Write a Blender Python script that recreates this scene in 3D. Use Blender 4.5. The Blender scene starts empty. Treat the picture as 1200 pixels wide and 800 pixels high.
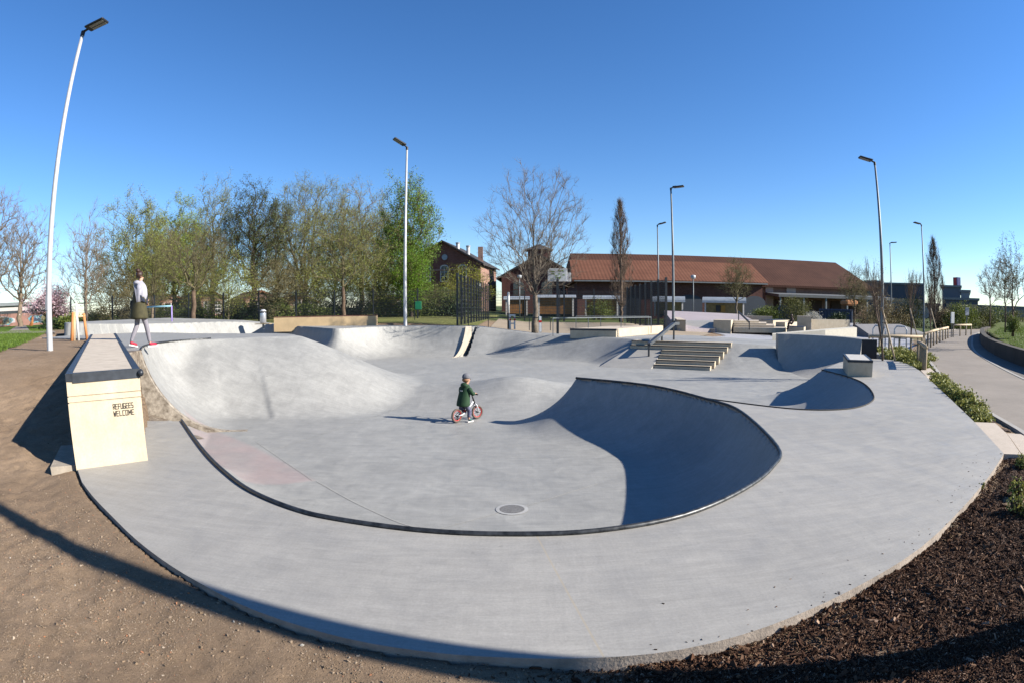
import bpy, math, random
import numpy as np
from mathutils import Vector, Matrix, Euler
R = math.radians
random.seed(7); rng = np.random.default_rng(7)
sc = bpy.context.scene
col = sc.collection

# ------------------------------------------------------------------ camera
F_MM, PITCH, ROLL, CZ = 20.25, R(3.5), R(-0.25), 1.55
FPX = F_MM / 36.0 * 1200.0
cd = bpy.data.cameras.new('camera'); cam = bpy.data.objects.new('camera', cd); col.objects.link(cam)
cd.type = 'PANO'; cd.sensor_width = 36; cd.sensor_fit = 'HORIZONTAL'
for tgt in (cd, getattr(cd, 'cycles', None)):
    try:
        tgt.panorama_type = 'FISHEYE_EQUISOLID'; tgt.fisheye_lens = F_MM; tgt.fisheye_fov = math.pi
    except Exception: pass
cd.clip_start = 0.05; cd.clip_end = 3000
cam.location = (0, 0, CZ)
cam.matrix_world = Matrix.Translation((0, 0, CZ)) @ Matrix.Rotation(-PITCH, 4, 'X') @ Matrix.Rotation(-ROLL, 4, 'Y') @ Matrix.Rotation(math.pi/2, 4, 'X')
sc.camera = cam

def ray(x, y):
    dx, dy = x - 600.0, 400.0 - y
    r = math.hypot(dx, dy); t = 2 * math.asin(min(1, r / 2 / FPX)); q = math.sin(t) / max(r, 1e-9)
    v = (dx * q, math.cos(t), dy * q)
    c, n = math.cos(ROLL), math.sin(ROLL); v = (c*v[0] - n*v[2], v[1], n*v[0] + c*v[2])
    c, n = math.cos(PITCH), math.sin(PITCH); return (v[0], c*v[1] + n*v[2], -n*v[1] + c*v[2])
def at(x, y, z):
    """surveyed point: where the line of sight through photo pixel (x, y) meets height z"""
    v = ray(x, y); k = (z - CZ) / v[2]
    return (v[0]*k, v[1]*k, z)
def far(x, y, d):
    """surveyed point at horizontal distance d"""
    v = ray(x, y); k = d / math.hypot(v[0], v[1])
    return (v[0]*k, v[1]*k, CZ + v[2]*k)

# ------------------------------------------------------------------ tagging helpers
def tag(o, label=None, cat=None, group=None, kind=None):
    if label: o['label'] = label
    if cat: o['category'] = cat
    if group: o['group'] = group
    if kind: o['kind'] = kind
    return o
def thing(name, label, cat, loc=(0, 0, 0), rz=0.0, group=None):
    o = bpy.data.objects.new(name, None); col.objects.link(o)
    o.empty_display_size = 0.2; o.location = loc; o.rotation_euler = (0, 0, rz)
    return tag(o, label, cat, group)
def kids(o): return [c for c in bpy.data.objects if c.parent == o]
def copy_tree(o, parent=None):
    c = o.copy(); col.objects.link(c)
    if parent is not None: c.parent = parent
    for ch in kids(o): copy_tree(ch, c)
    return c

# ------------------------------------------------------------------ mesh builder
class MB:
    def __init__(s): s.v = []; s.f = []; s.mi = []
    def add(s, verts, faces, m=0):
        b = len(s.v); s.v.extend([tuple(p) for p in verts]); s.f.extend([tuple(b + i for i in f) for f in faces]); s.mi.extend([m]*len(faces)); return s
    def box(s, c, size, rz=0.0, rot=None, bev=0.0, m=0):
        M = (Matrix.Rotation(rz, 3, 'Z') if rot is None else rot)
        hx, hy, hz = size[0]/2, size[1]/2, size[2]/2
        if bev <= 0:
            P = [(a*hx, b*hy, d*hz) for d in (-1, 1) for b in (-1, 1) for a in (-1, 1)]
            Fc = [(0,2,3,1), (4,5,7,6), (0,1,5,4), (2,6,7,3), (0,4,6,2), (1,3,7,5)]
        else:
            b_ = min(bev, hx*.9, hy*.9, hz*.9); P = []; ring = []
            for (zz, ins) in ((-hz, b_), (-hz+b_, 0), (hz-b_, 0), (hz, b_)):
                X, Y = hx-ins, hy-ins
                ring.append(len(P))
                P += [(-X+b_, -Y, zz), (X-b_, -Y, zz), (X, -Y+b_, zz), (X, Y-b_, zz), (X-b_, Y, zz), (-X+b_, Y, zz), (-X, Y-b_, zz), (-X, -Y+b_, zz)]
            Fc = [tuple(reversed(range(8))), tuple(range(24, 32))]
            for k in range(3):
                for i in range(8):
                    j = (i+1) % 8; Fc.append((8*k+i, 8*k+j, 8*k+8+j, 8*k+8+i))
        c = Vector(c)
        return s.add([c + M @ Vector(p) for p in P], Fc, m)
    def tube(s, pts, rad, n=8, caps=True, m=0):
        pts = [Vector(p) for p in pts]
        if not hasattr(rad, '__len__'): rad = [rad]*len(pts)
        ref = None; V = []; Fc = []
        for i, p in enumerate(pts):
            a = pts[max(0, i-1)]; b = pts[min(len(pts)-1, i+1)]
            t = (b - a); t = t.normalized() if t.length > 1e-9 else Vector((0, 0, 1))
            if ref is None:
                ref = Vector((0, 0, 1)) if abs(t.z) < .9 else Vector((1, 0, 0))
            u = (ref - t*ref.dot(t)); u = u.normalized() if u.length > 1e-6 else t.orthogonal().normalized()
            ref = u; w = t.cross(u)
            for k in range(n):
                an = 2*math.pi*k/n
                V.append(p + (u*math.cos(an) + w*math.sin(an))*rad[i])
        for i in range(len(pts)-1):
            for k in range(n):
                j = (k+1) % n; Fc.append((i*n+k, i*n+j, (i+1)*n+j, (i+1)*n+k))
        if caps:
            Fc.append(tuple(reversed(range(n)))); Fc.append(tuple((len(pts)-1)*n + k for k in range(n)))
        return s.add(V, Fc, m)
    def prism(s, poly, z0, z1, m=0):
        """vertical prism from an xy polygon (simple, any orientation)"""
        n = len(poly); A = sum(poly[i][0]*poly[(i+1) % n][1] - poly[(i+1) % n][0]*poly[i][1] for i in range(n))
        if A < 0: poly = list(reversed(poly))
        zf0 = z0 if callable(z0) else (lambda x, y: z0); zf1 = z1 if callable(z1) else (lambda x, y: z1)
        V = [(x, y, zf0(x, y)) for x, y in poly] + [(x, y, zf1(x, y)) for x, y in poly]
        Fc = [tuple(reversed(range(n))), tuple(range(n, 2*n))]
        for i in range(n):
            j = (i+1) % n; Fc.append((i, j, n+j, n+i))
        return s.add(V, Fc, m)
    def extrude(s, prof, a, b, m=0):
        """profile of (offset along normal, z) swept between xy points a and b"""
        a = Vector(a); b = Vector(b); t = (b-a).normalized(); nrm = Vector((t.y, -t.x))
        n = len(prof); V = []
        for q in (a, b):
            for (o, z) in prof: V.append((q.x + nrm.x*o, q.y + nrm.y*o, z))
        Fc = [tuple(range(n)), tuple(reversed(range(n, 2*n)))]
        for i in range(n):
            j = (i+1) % n; Fc.append((j, i, n+i, n+j))
        return s.add(V, Fc, m)
    def blob(s, c, r, seg=12, rings=8, rot=None, m=0, warp=None):
        c = Vector(c); V = []; Fc = []
        M = rot or Matrix.Identity(3)
        rr = r if hasattr(r, '__len__') else (r, r, r)
        for i in range(rings+1):
            th = math.pi*i/rings
            for k in range(seg):
                ph = 2*math.pi*k/seg
                p = Vector((math.sin(th)*math.cos(ph), math.sin(th)*math.sin(ph), math.cos(th)))
                q = Vector((p.x*rr[0], p.y*rr[1], p.z*rr[2]))
                if warp: q = warp(q, p)
                V.append(c + M @ q)
        for i in range(rings):
            for k in range(seg):
                j = (k+1) % seg; Fc.append((i*seg+k, (i+1)*seg+k, (i+1)*seg+j, i*seg+j))
        return s.add(V, Fc, m)
    def build(s, name, mats, parent=None, smooth=False, origin=(0, 0, 0), auto=None):
        me = bpy.data.meshes.new(name); o = Vector(origin)
        me.from_pydata([(p[0]-o.x, p[1]-o.y, p[2]-o.z) for p in s.v], [], s.f); me.update()
        if not isinstance(mats, (list, tuple)): mats = [mats]
        for mt in mats: me.materials.append(mt)
        if len(mats) > 1: me.polygons.foreach_set('material_index', s.mi)
        if smooth: me.polygons.foreach_set('use_smooth', [True]*len(me.polygons))
        ob = bpy.data.objects.new(name, me); col.objects.link(ob)
        if auto is not None:
            me.polygons.foreach_set('use_smooth', [True]*len(me.polygons)); me.set_sharp_from_angle(angle=auto)
        if parent is not None: ob.parent = parent
        else: ob.location = origin
        return ob
def np_mesh(name, V, F, mats, parent=None, smooth=True, uv=None):
    """numpy verts (n,3), faces (m,k) -> object"""
    me = bpy.data.meshes.new(name); V = np.asarray(V, dtype=np.float32); F = np.asarray(F, dtype=np.int32)
    me.vertices.add(len(V)); me.vertices.foreach_set('co', V.ravel())
    k = F.shape[1]; me.loops.add(F.size); me.loops.foreach_set('vertex_index', F.ravel())
    me.polygons.add(len(F)); me.polygons.foreach_set('loop_start', np.arange(0, F.size, k, dtype=np.int32))
    try: me.polygons.foreach_set('loop_total', np.full(len(F), k, dtype=np.int32))
    except Exception: pass
    me.update(calc_edges=True)
    if not isinstance(mats, (list, tuple)): mats = [mats]
    for mt in mats: me.materials.append(mt)
    me.polygons.foreach_set('use_smooth', np.full(len(F), smooth))
    ob = bpy.data.objects.new(name, me); col.objects.link(ob)
    if parent is not None: ob.parent = parent
    return ob

# ------------------------------------------------------------------ materials
def nt(name):
    m = bpy.data.materials.new(name); m.use_nodes = True
    return m, m.node_tree, m.node_tree.nodes['Principled BSDF']
def N(t, typ, **kw):
    n = t.nodes.new(typ)
    for k, v in kw.items():
        if k in n.inputs: n.inputs[k].default_value = v
        else: setattr(n, k, v)
    return n
def mixc(t, fac, a, b, mode='MIX'):
    n = t.nodes.new('ShaderNodeMix'); n.data_type = 'RGBA'; n.blend_type = mode
    if hasattr(fac, 'is_output') or isinstance(fac, bpy.types.NodeSocket): t.links.new(fac, n.inputs[0])
    else: n.inputs[0].default_value = fac
    for s_, i in ((a, 6), (b, 7)):
        if isinstance(s_, bpy.types.NodeSocket): t.links.new(s_, n.inputs[i])
        else: n.inputs[i].default_value = (*s_, 1)
    return n.outputs[2]
def noise(t, vec, scale, detail=4, rough=.55, dist=0.0):
    n = N(t, 'ShaderNodeTexNoise'); n.inputs['Scale'].default_value = scale; n.inputs['Detail'].default_value = detail
    n.inputs['Roughness'].default_value = rough; n.inputs['Distortion'].default_value = dist
    if vec is not None: t.links.new(vec, n.inputs['Vector'])
    return n.outputs['Fac']
def ramp(t, fac, stops):
    n = t.nodes.new('ShaderNodeValToRGB'); e = n.color_ramp.elements
    while len(e) < len(stops): e.new(.5)
    for i, (p, c) in enumerate(stops):
        e[i].position = p; e[i].color = (*c, 1) if hasattr(c, '__len__') else (c, c, c, 1)
    t.links.new(fac, n.inputs[0]); return n.outputs[0]
def pos(t, scale=(1, 1, 1), rot=(0, 0, 0), obj=False):
    g = t.nodes.new('ShaderNodeTexCoord') if obj else t.nodes.new('ShaderNodeNewGeometry')
    mp = t.nodes.new('ShaderNodeMapping'); mp.inputs['Scale'].default_value = scale; mp.inputs['Rotation'].default_value = rot
    t.links.new(g.outputs['Object' if obj else 'Position'], mp.inputs['Vector']); return mp.outputs[0]
def bump(t, bs, h, strength=.3, dist=.01):
    b = N(t, 'ShaderNodeBump'); b.inputs['Strength'].default_value = strength; b.inputs['Distance'].default_value = dist
    t.links.new(h, b.inputs['Height']); t.links.new(b.outputs[0], bs.inputs['Normal']); return b
def plain(name, c, rough=.6, metal=0.0, var=.15, scale=6.0, bmp=0.0, spec=.4, obj=True, second=None):
    m, t, bs = nt(name); v = pos(t, obj=obj)
    f = noise(t, v, scale, 5, .6)
    dark = tuple(x*(1-var) for x in c); lite = tuple(min(1, x*(1+var)) for x in (second or c))
    t.links.new(ramp(t, f, [(.3, dark), (.7, lite)]), bs.inputs['Base Color'])
    bs.inputs['Roughness'].default_value = rough; bs.inputs['Metallic'].default_value = metal
    bs.inputs['Specular IOR Level'].default_value = spec
    if bmp: bump(t, bs, noise(t, v, scale*8, 4), bmp, .01)
    return m

def concrete(name, base, pink=False, joints=False, mott=.38):
    m, t, bs = nt(name)
    P = pos(t)
    big = noise(t, P, .55, 5, .6, .4); mid = noise(t, P, 2.6, 6, .65, .8)
    st = noise(t, pos(t, (1.2, 9, 2), (0, 0, R(25))), 1.3, 6, .7, .6)      # trowel streaks
    st2 = noise(t, pos(t, (10, 1.3, 2), (0, 0, R(20))), 1.2, 5, .7, .5)
    fine = noise(t, P, 60, 3, .6)
    c1 = tuple(x*.93 for x in base); c2 = tuple(min(1, x*1.07) for x in base)
    col1 = ramp(t, big, [(.32, c1), (.68, c2)])
    col2 = mixc(t, mott, col1, ramp(t, mid, [(.3, .80), (.7, 1.12)]), 'MULTIPLY')
    col3 = mixc(t, .55, col2, ramp(t, st, [(.3, .80), (.72, 1.12)]), 'MULTIPLY')
    col4 = mixc(t, .30, col3, ramp(t, st2, [(.3, .82), (.7, 1.1)]), 'MULTIPLY')
    col4 = mixc(t, .5, col4, ramp(t, noise(t, pos(t, (3, 30, 8), (0, 0, R(28))), 1.6, 6, .75, .8), [(.3, .86), (.7, 1.1)]), 'MULTIPLY')
    col4 = mixc(t, .45, col4, ramp(t, noise(t, pos(t, (26, 4, 8), (0, 0, R(-12))), 1.5, 6, .75, 1.2), [(.3, .88), (.7, 1.08)]), 'MULTIPLY')
    col5 = mixc(t, .5, col4, ramp(t, fine, [(.35, .86), (.65, 1.08)]), 'MULTIPLY')
    # thin scuff marks: narrow bands of a warped noise
    sc_ = noise(t, pos(t, (.35, 1.5, .9), (0, 0, .5)), 1.7, 3, .5, .9)
    line = ramp(t, sc_, [(.494, 0.0), (.5, .35), (.506, 0.0)])
    col6 = mixc(t, line, col5, tuple(min(1, x*1.1) for x in base))
    dk = noise(t, pos(t, (.3, 1.2, 1), (0, 0, 1.9)), 1.3, 3, .5, .7)
    line2 = ramp(t, dk, [(.494, 0.0), (.5, .25), (.506, 0.0)])
    col7 = mixc(t, line2, col6, tuple(x*.7 for x in base))
    spots = noise(t, P, 9, 2, .4); sp = ramp(t, spots, [(.74, 0.0), (.78, .5)])
    out = mixc(t, sp, col7, tuple(x*.62 for x in base))
    if joints:                     # saw cut joints: thin lines along fixed directions
        for (ang, off, per) in joints:
            w = pos(t, (1, 1, 1), (0, 0, ang)); sx = N(t, 'ShaderNodeSeparateXYZ'); t.links.new(w, sx.inputs[0])
            ad = N(t, 'ShaderNodeMath', operation='ADD'); t.links.new(sx.outputs[0], ad.inputs[0]); ad.inputs[1].default_value = off
            pp = N(t, 'ShaderNodeMath', operation='PINGPONG'); t.links.new(ad.outputs[0], pp.inputs[0]); pp.inputs[1].default_value = per
            lt = N(t, 'ShaderNodeMath', operation='LESS_THAN'); t.links.new(pp.outputs[0], lt.inputs[0]); lt.inputs[1].default_value = .006
            ml = N(t, 'ShaderNodeMath', operation='MULTIPLY'); t.links.new(lt.outputs[0], ml.inputs[0]); ml.inputs[1].default_value = .6
            out = mixc(t, ml.outputs[0], out, (base[0]*1.05, base[1]*.95, base[2]*.78))
    t.links.new(out, bs.inputs['Base Color'])
    bs.inputs['Roughness'].default_value = .62
    rr = ramp(t, mid, [(.3, .5), (.7, .75)]); t.links.new(rr, bs.inputs['Roughness'])
    bs.inputs['Specular IOR Level'].default_value = .35
    bump(t, bs, fine, .25, .002)
    return m, t, bs, out

CONC = (.448, .424, .386)
m_deck = concrete('deck concrete', CONC, joints=[(R(-9.2), -.747, 3.4)])[0]
M_ = {}
def bowl_material():
    m, t, bs, out = concrete('bowl concrete', tuple(c*k for c, k in zip(CONC, (.92, .95, .98))), mott=.72)
    a = t.nodes.new('ShaderNodeAttribute'); a.attribute_name = 'pink'
    pk_ = mixc(t, .5, (.46, .355, .335), mixc(t, 1.0, (.46, .355, .335), ramp(t, noise(t, pos(t), 5, 6, .7), [(.3, .75), (.7, 1.2)]), 'MULTIPLY')); ml_ = N(t, 'ShaderNodeMath', operation='MULTIPLY'); ml_.inputs[1].default_value = .8; t.links.new(a.outputs['Fac'], ml_.inputs[0])
    out = mixc(t, ml_.outputs[0], out, pk_)
    a2 = t.nodes.new('ShaderNodeAttribute'); a2.attribute_name = 'warm'
    out = mixc(t, a2.outputs['Fac'], out, (.56, .50, .40))
    a3 = t.nodes.new('ShaderNodeAttribute'); a3.attribute_name = 'mud'
    mudc = ramp(t, noise(t, pos(t), 9, 6, .75), [(.35, (.10, .07, .05)), (.65, (.33, .28, .22))])
    out = mixc(t, a3.outputs['Fac'], out, mudc)
    t.links.new(out, bs.inputs['Base Color']); return m
m_bowl = bowl_material()
m_plaza = concrete('plaza concrete', (.50, .49, .50), joints=[(R(20), 0, 2.5), (R(110), 0, 2.5)])[0]
m_plaza2 = concrete('pink plaza concrete', (.50, .43, .43))[0]

def beige():
    m, t, bs = nt('beige precast concrete'); P = pos(t)
    a = noise(t, P, 3, 6, .7); b = noise(t, P, 45, 3, .6); stn = noise(t, pos(t, (3, 3, .6)), 3, 5, .6, .5)
    c = ramp(t, a, [(.3, (.60, .49, .34)), (.7, (.74, .62, .45))])
    c = mixc(t, .4, c, ramp(t, b, [(.35, .82), (.65, 1.08)]), 'MULTIPLY')
    c = mixc(t, .35, c, ramp(t, stn, [(.3, .75), (.6, 1.05)]), 'MULTIPLY')
    t.links.new(c, bs.inputs['Base Color']); bs.inputs['Roughness'].default_value = .75
    bump(t, bs, b, .3, .003); return m
m_beige = beige()
m_ledgetop = plain('ledge top concrete', (.66, .57, .47), .95, spec=.05, var=.14, scale=5, bmp=.2, obj=False)
m_steel = plain('dark steel trim', (.055, .062, .075), .45, .5, var=.3, scale=9, obj=False)
m_coping = plain('coping steel', (.035, .04, .045), .42, .6, var=.5, scale=14, obj=False, second=(.09, .09, .09))
m_joint = plain('dark joint', (.05, .045, .04), .9, var=.2)
m_galv = plain('galvanised pole', (.62, .62, .63), .5, .25, var=.08, scale=4)
m_galvd = plain('weathered pole', (.22, .24, .25), .55, .35, var=.15, scale=4)
m_anth = plain('anthracite steel', (.035, .042, .05), .5, .3, var=.2)
m_white = plain('white paint', (.75, .75, .73), .5, var=.06)
m_red = plain('red paint', (.55, .03, .03), .5, var=.1)
m_black = plain('black plastic', (.02, .02, .022), .5, var=.2)
m_wood = plain('weathered timber', (.38, .29, .18), .8, var=.3, scale=12, bmp=.3)
m_woodlite = plain('fresh timber', (.60, .46, .30), .8, var=.2, scale=12, bmp=.2)
m_glassdk = plain('dark window glass', (.03, .035, .045), .12, var=.3, spec=.8)
m_soiledge = plain('muddy concrete edge', (.24, .19, .14), .9, var=.4, scale=8, bmp=.5, obj=False, second=(.38, .33, .27))

# ------------------------------------------------------------------ numeric helpers
def sstep(a, b, x): t = np.clip((x-a)/(b-a), 0, 1); return t*t*(3-2*t)
def catmull(pts, n=8, closed=False):
    P = [np.array(p, float) for p in pts]; out = []
    m = len(P); rngi = range(m if closed else m-1)
    for i in rngi:
        p0 = P[(i-1) % m] if (closed or i > 0) else 2*P[0]-P[1]
        p1 = P[i]; p2 = P[(i+1) % m]
        p3 = P[(i+2) % m] if (closed or i+2 < m) else 2*P[-1]-P[-2]
        for k in range(n):
            t = k/n
            out.append(.5*((2*p1) + (-p0+p2)*t + (2*p0-5*p1+4*p2-p3)*t*t + (-p0+3*p1-3*p2+p3)*t**3))
    if not closed: out.append(P[-1])
    return [tuple(q) for q in out]
def inside(X, Y, poly):
    r = np.zeros(X.shape, bool); n = len(poly); j = n-1
    for i in range(n):
        xi, yi = poly[i][0], poly[i][1]; xj, yj = poly[j][0], poly[j][1]
        if yi != yj:
            c = ((yi > Y) != (yj > Y)) & (X < (xj-xi)*(Y-yi)/(yj-yi)+xi); r ^= c
        j = i
    return r
def polydist(X, Y, pl, closed=False):
    """distance, fractional index, beyond-start / beyond-end flags"""
    best = np.full(X.shape, 1e9); par = np.zeros(X.shape); bs_ = np.zeros(X.shape, bool); be_ = np.zeros(X.shape, bool)
    n = len(pl); m = n if closed else n-1
    for i in range(m):
        ax, ay = pl[i][0], pl[i][1]; bx, by = pl[(i+1) % n][0], pl[(i+1) % n][1]
        dx, dy = bx-ax, by-ay; L = dx*dx+dy*dy
        if L < 1e-12: continue
        tr = ((X-ax)*dx+(Y-ay)*dy)/L; t = np.clip(tr, 0, 1)
        d = np.hypot(X-ax-t*dx, Y-ay-t*dy); k = d < best
        best[k] = d[k]; par[k] = i+t[k]
        bs_[k] = (tr[k] < 0) & (i == 0); be_[k] = (tr[k] > 1) & (i == m-1)
    return best, par, bs_, be_
_tab = rng.random((256, 256))
def vnoise(X, Y, s, seed=0):
    x = X*s + seed*17.3; y = Y*s + seed*9.1
    xi = np.floor(x).astype(int); yi = np.floor(y).astype(int); fx = x-xi; fy = y-yi
    fx = fx*fx*(3-2*fx); fy = fy*fy*(3-2*fy)
    g = lambda a, b: _tab[a & 255, b & 255]
    return (g(xi, yi)*(1-fx)+g(xi+1, yi)*fx)*(1-fy)+(g(xi, yi+1)*(1-fx)+g(xi+1, yi+1)*fx)*fy - .5
# ================================================================== TERRAIN
ZX = [-17, -13.5, -11, -1.5, 1, 4.7, 8, 12, 16, 25]; ZZ = [1.28, 1.05, .76, .66, .36, .31, .28, .05, -.1, -.1]
def zN(X): return np.interp(X, ZX, ZZ)
def gz(X, Y):
    """open ground height"""
    X = np.asarray(X, float); Y = np.asarray(Y, float)
    u = -.66*X + .75*Y
    west = -.09 + .87*sstep(5.6, 13.0, u)
    znx = np.minimum(zN(X), .75) + .30*sstep(26, 48, Y)*sstep(8, 20, X)
    t = sstep(13, 18.5, Y)
    east = (1-t)*(-.085) + t*(znx-.03) - .17*sstep(6.2, 8.6, X)*(1-sstep(20, 30, Y))
    w = sstep(-5.5, -2.0, X)
    return west*(1-w) + east*w
def XY(pts): return [(p[0], p[1]) for p in pts]

def zD(X, Y):
    """deck height: flat, rising a little along the spine"""
    return .075*sstep(8.9, 10.6, np.asarray(Y, float))*sstep(3.7, 3.0, np.asarray(X, float)) + 0*np.asarray(X, float)
lip = catmull(XY([at(x, y, 0) for x, y in [(213,493),(240,530),(270,559),(300,579),(350,599),(400,610),(500,623),(600,627),(700,623),(800,605),(870,575),(905,548),(911,524)]]) +
              [(3.40, 7.9), (3.34, 8.9), (2.90, 9.93), (2.15, 10.93), (1.31, 11.69)], 5)
outer = catmull(XY([at(x, y, 0) for x, y in [(91,557),(108,580),(130,603),(160,632),(200,662),(250,691),(300,715),(400,746),(500,763),(600,770),(700,770),(800,760),(900,733),(1000,689),(1080,640),(1130,592),(1160,556),(1176.4,531)]]), 3)
rightedge = XY([at(x, y, 0) for x, y in [(1142,494),(1110,463.5),(1078,434),(1068,428),(1058,424),(1045,421.5),(1030,420.5)]])
lip2 = catmull([(3.14, 9.62), (3.28, 9.3), (3.62, 8.80), (4.11, 8.18), (4.50, 7.84), (4.95, 7.68), (5.45, 7.73), (6.0, 8.08), (6.55, 8.70), (7.30, 10.0), (7.72, 11.2), (7.91, 12.99)], 4)
E_ = lip[-1]
# spine: back edge of the narrow deck behind the coping
spine_src = [p for p in lip if p[1] > 9.55 and p[0] > 1.2]
def offset(pl, d):
    out = []
    for i, p in enumerate(pl):
        a = pl[max(0, i-1)]; b = pl[min(len(pl)-1, i+1)]
        tx, ty = b[0]-a[0], b[1]-a[1]; L = math.hypot(tx, ty)
        out.append((p[0]+ty/L*d, p[1]-tx/L*d))
    return out
spine = offset(spine_src, .20)
ledgeL0, ledgeR0 = at(90, 547, 0)[:2], at(171, 536, 0)[:2]
LD = Vector((-.662, .7495)); LD.normalize(); LNR = Vector((LD.y, -LD.x))      # ledge direction, right normal
backL = (-5.55, 6.86)
D = [ledgeL0] + outer[1:] + rightedge + [(11.3, 15.70), (9.6, 14.7), (8.4, 13.5)] + list(reversed(lip2)) + spine + list(reversed(lip)) + [backL]
# upper deck
T0 = (-7.56, 9.80)
Tlip = catmull([T0, (-8.25, 10.8), (-8.66, 11.9), (-8.62, 12.9), (-8.08, 13.8)], 6)
bank = [(-8.08, 13.8), (-7.1, 14.55), (-5.9, 15.2)]
UN = catmull([(-5.9, 15.2), (-6.6, 16.3), (-7.7, 17.0), (-10.3, 17.2), (-13, 18.4), (-15.5, 18.6), (-17.3, 16.9)], 5)
U = Tlip + bank[1:] + UN[1:] + [(-17.5, 15.6), (-12.5, 14.2), (-7.2, 8.6)]
# north deck lips
Nl = catmull([(-17.3, 16.9), (-16.0, 17.6), (-14.7, 19.3), (-13.9, 21.6), (-13.2, 24.6), (-12.0, 26.0), (-10.4, 25.6), (-8.8, 24.2), (-7.45, 22.7), (-6.8, 22.8), (-5.9, 24.3), (-4.4, 25.0), (-1.95, 24.75)], 6)
Nb = catmull([(-1.55, 25.3), (-.2, 25.0), (1.07, 24.2), (2.35, 23.5), (3.9, 22.35), (4.62, 21.45)], 5)
sA = at(744.6, 398, .30)[:2]; sB = at(858, 401.6, .28)[:2]
Nr = [sB, (9.35, 18.85)]
NORTH = Nl + Nb + [sA] + Nr + [(12.4, 17.2), (13.0, 16.4), (14.5, 17.5), (15.0, 24.5), (5, 24.7), (2.0, 25.6), (-1.2, 26.3), (-8, 27.0), (-13, 26.8), (-18.2, 24), (-20.0, 19.5)]
# floor
Mfl = lip + [(.4, 12.7), (-3, 13.0), (-6, 12.0), (-6.6, 10.3)]
CP = [ledgeL0] + outer[1:] + rightedge + [(11.95, 15.75), (13.0, 16.4), (14.5, 17.5), (15.0, 24.5), (5, 24.7), (2.0, 25.6), (-1.2, 26.3), (-8, 27.0), (-13, 26.8), (-18.2, 24), (-20.0, 19.5), (-17.9, 15.6), (-12.4, 13.6), (-7.2, 8.6), backL, (-4.9, 5.9)]

def wall(X, Y, F, pl, run, ztop, prof, clip0, clip1, side=0):
    """height of a transition falling away from polyline pl"""
    d, par, b0, b1 = polydist(X, Y, pl)
    run_ = np.interp(par, np.linspace(0, len(pl)-1, len(run)), run) if hasattr(run, '__len__') else run
    zt = (zD(X, Y) if ztop is zD else ztop(X)) if callable(ztop) else ztop
    H = np.maximum(zt - F, 0)
    if prof == 'qp':
        W = run_; Rr = (W*W+H*H)/(2*np.maximum(H, .01)); q = np.clip(W-d, 0, None)
        W2 = np.minimum(W, Rr); h = Rr - np.sqrt(np.maximum(Rr*Rr-np.minimum(q, W2)**2, 0))
        h = np.minimum(h, H)
    else:
        t = np.clip(d/run_, 0, 1); h = H*(.3*(1-(t**prof)**2*(3-2*t**prof)) + .7*(1-t)**1.4)
    h = np.where(d > run_, 0, h)
    if clip0: h = np.where(b0, 0, h)
    if clip1 == 'soft':
        ax, ay = pl[-2][:2]; bx_, by_ = pl[-1][:2]; L_ = math.hypot(bx_-ax, by_-ay); al = ((X-bx_)*(bx_-ax)+(Y-by_)*(by_-ay))/L_
        h = h*(1-sstep(0, .45, al))
    elif clip1: h = np.where(b1, 0, h)
    return F + h

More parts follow.
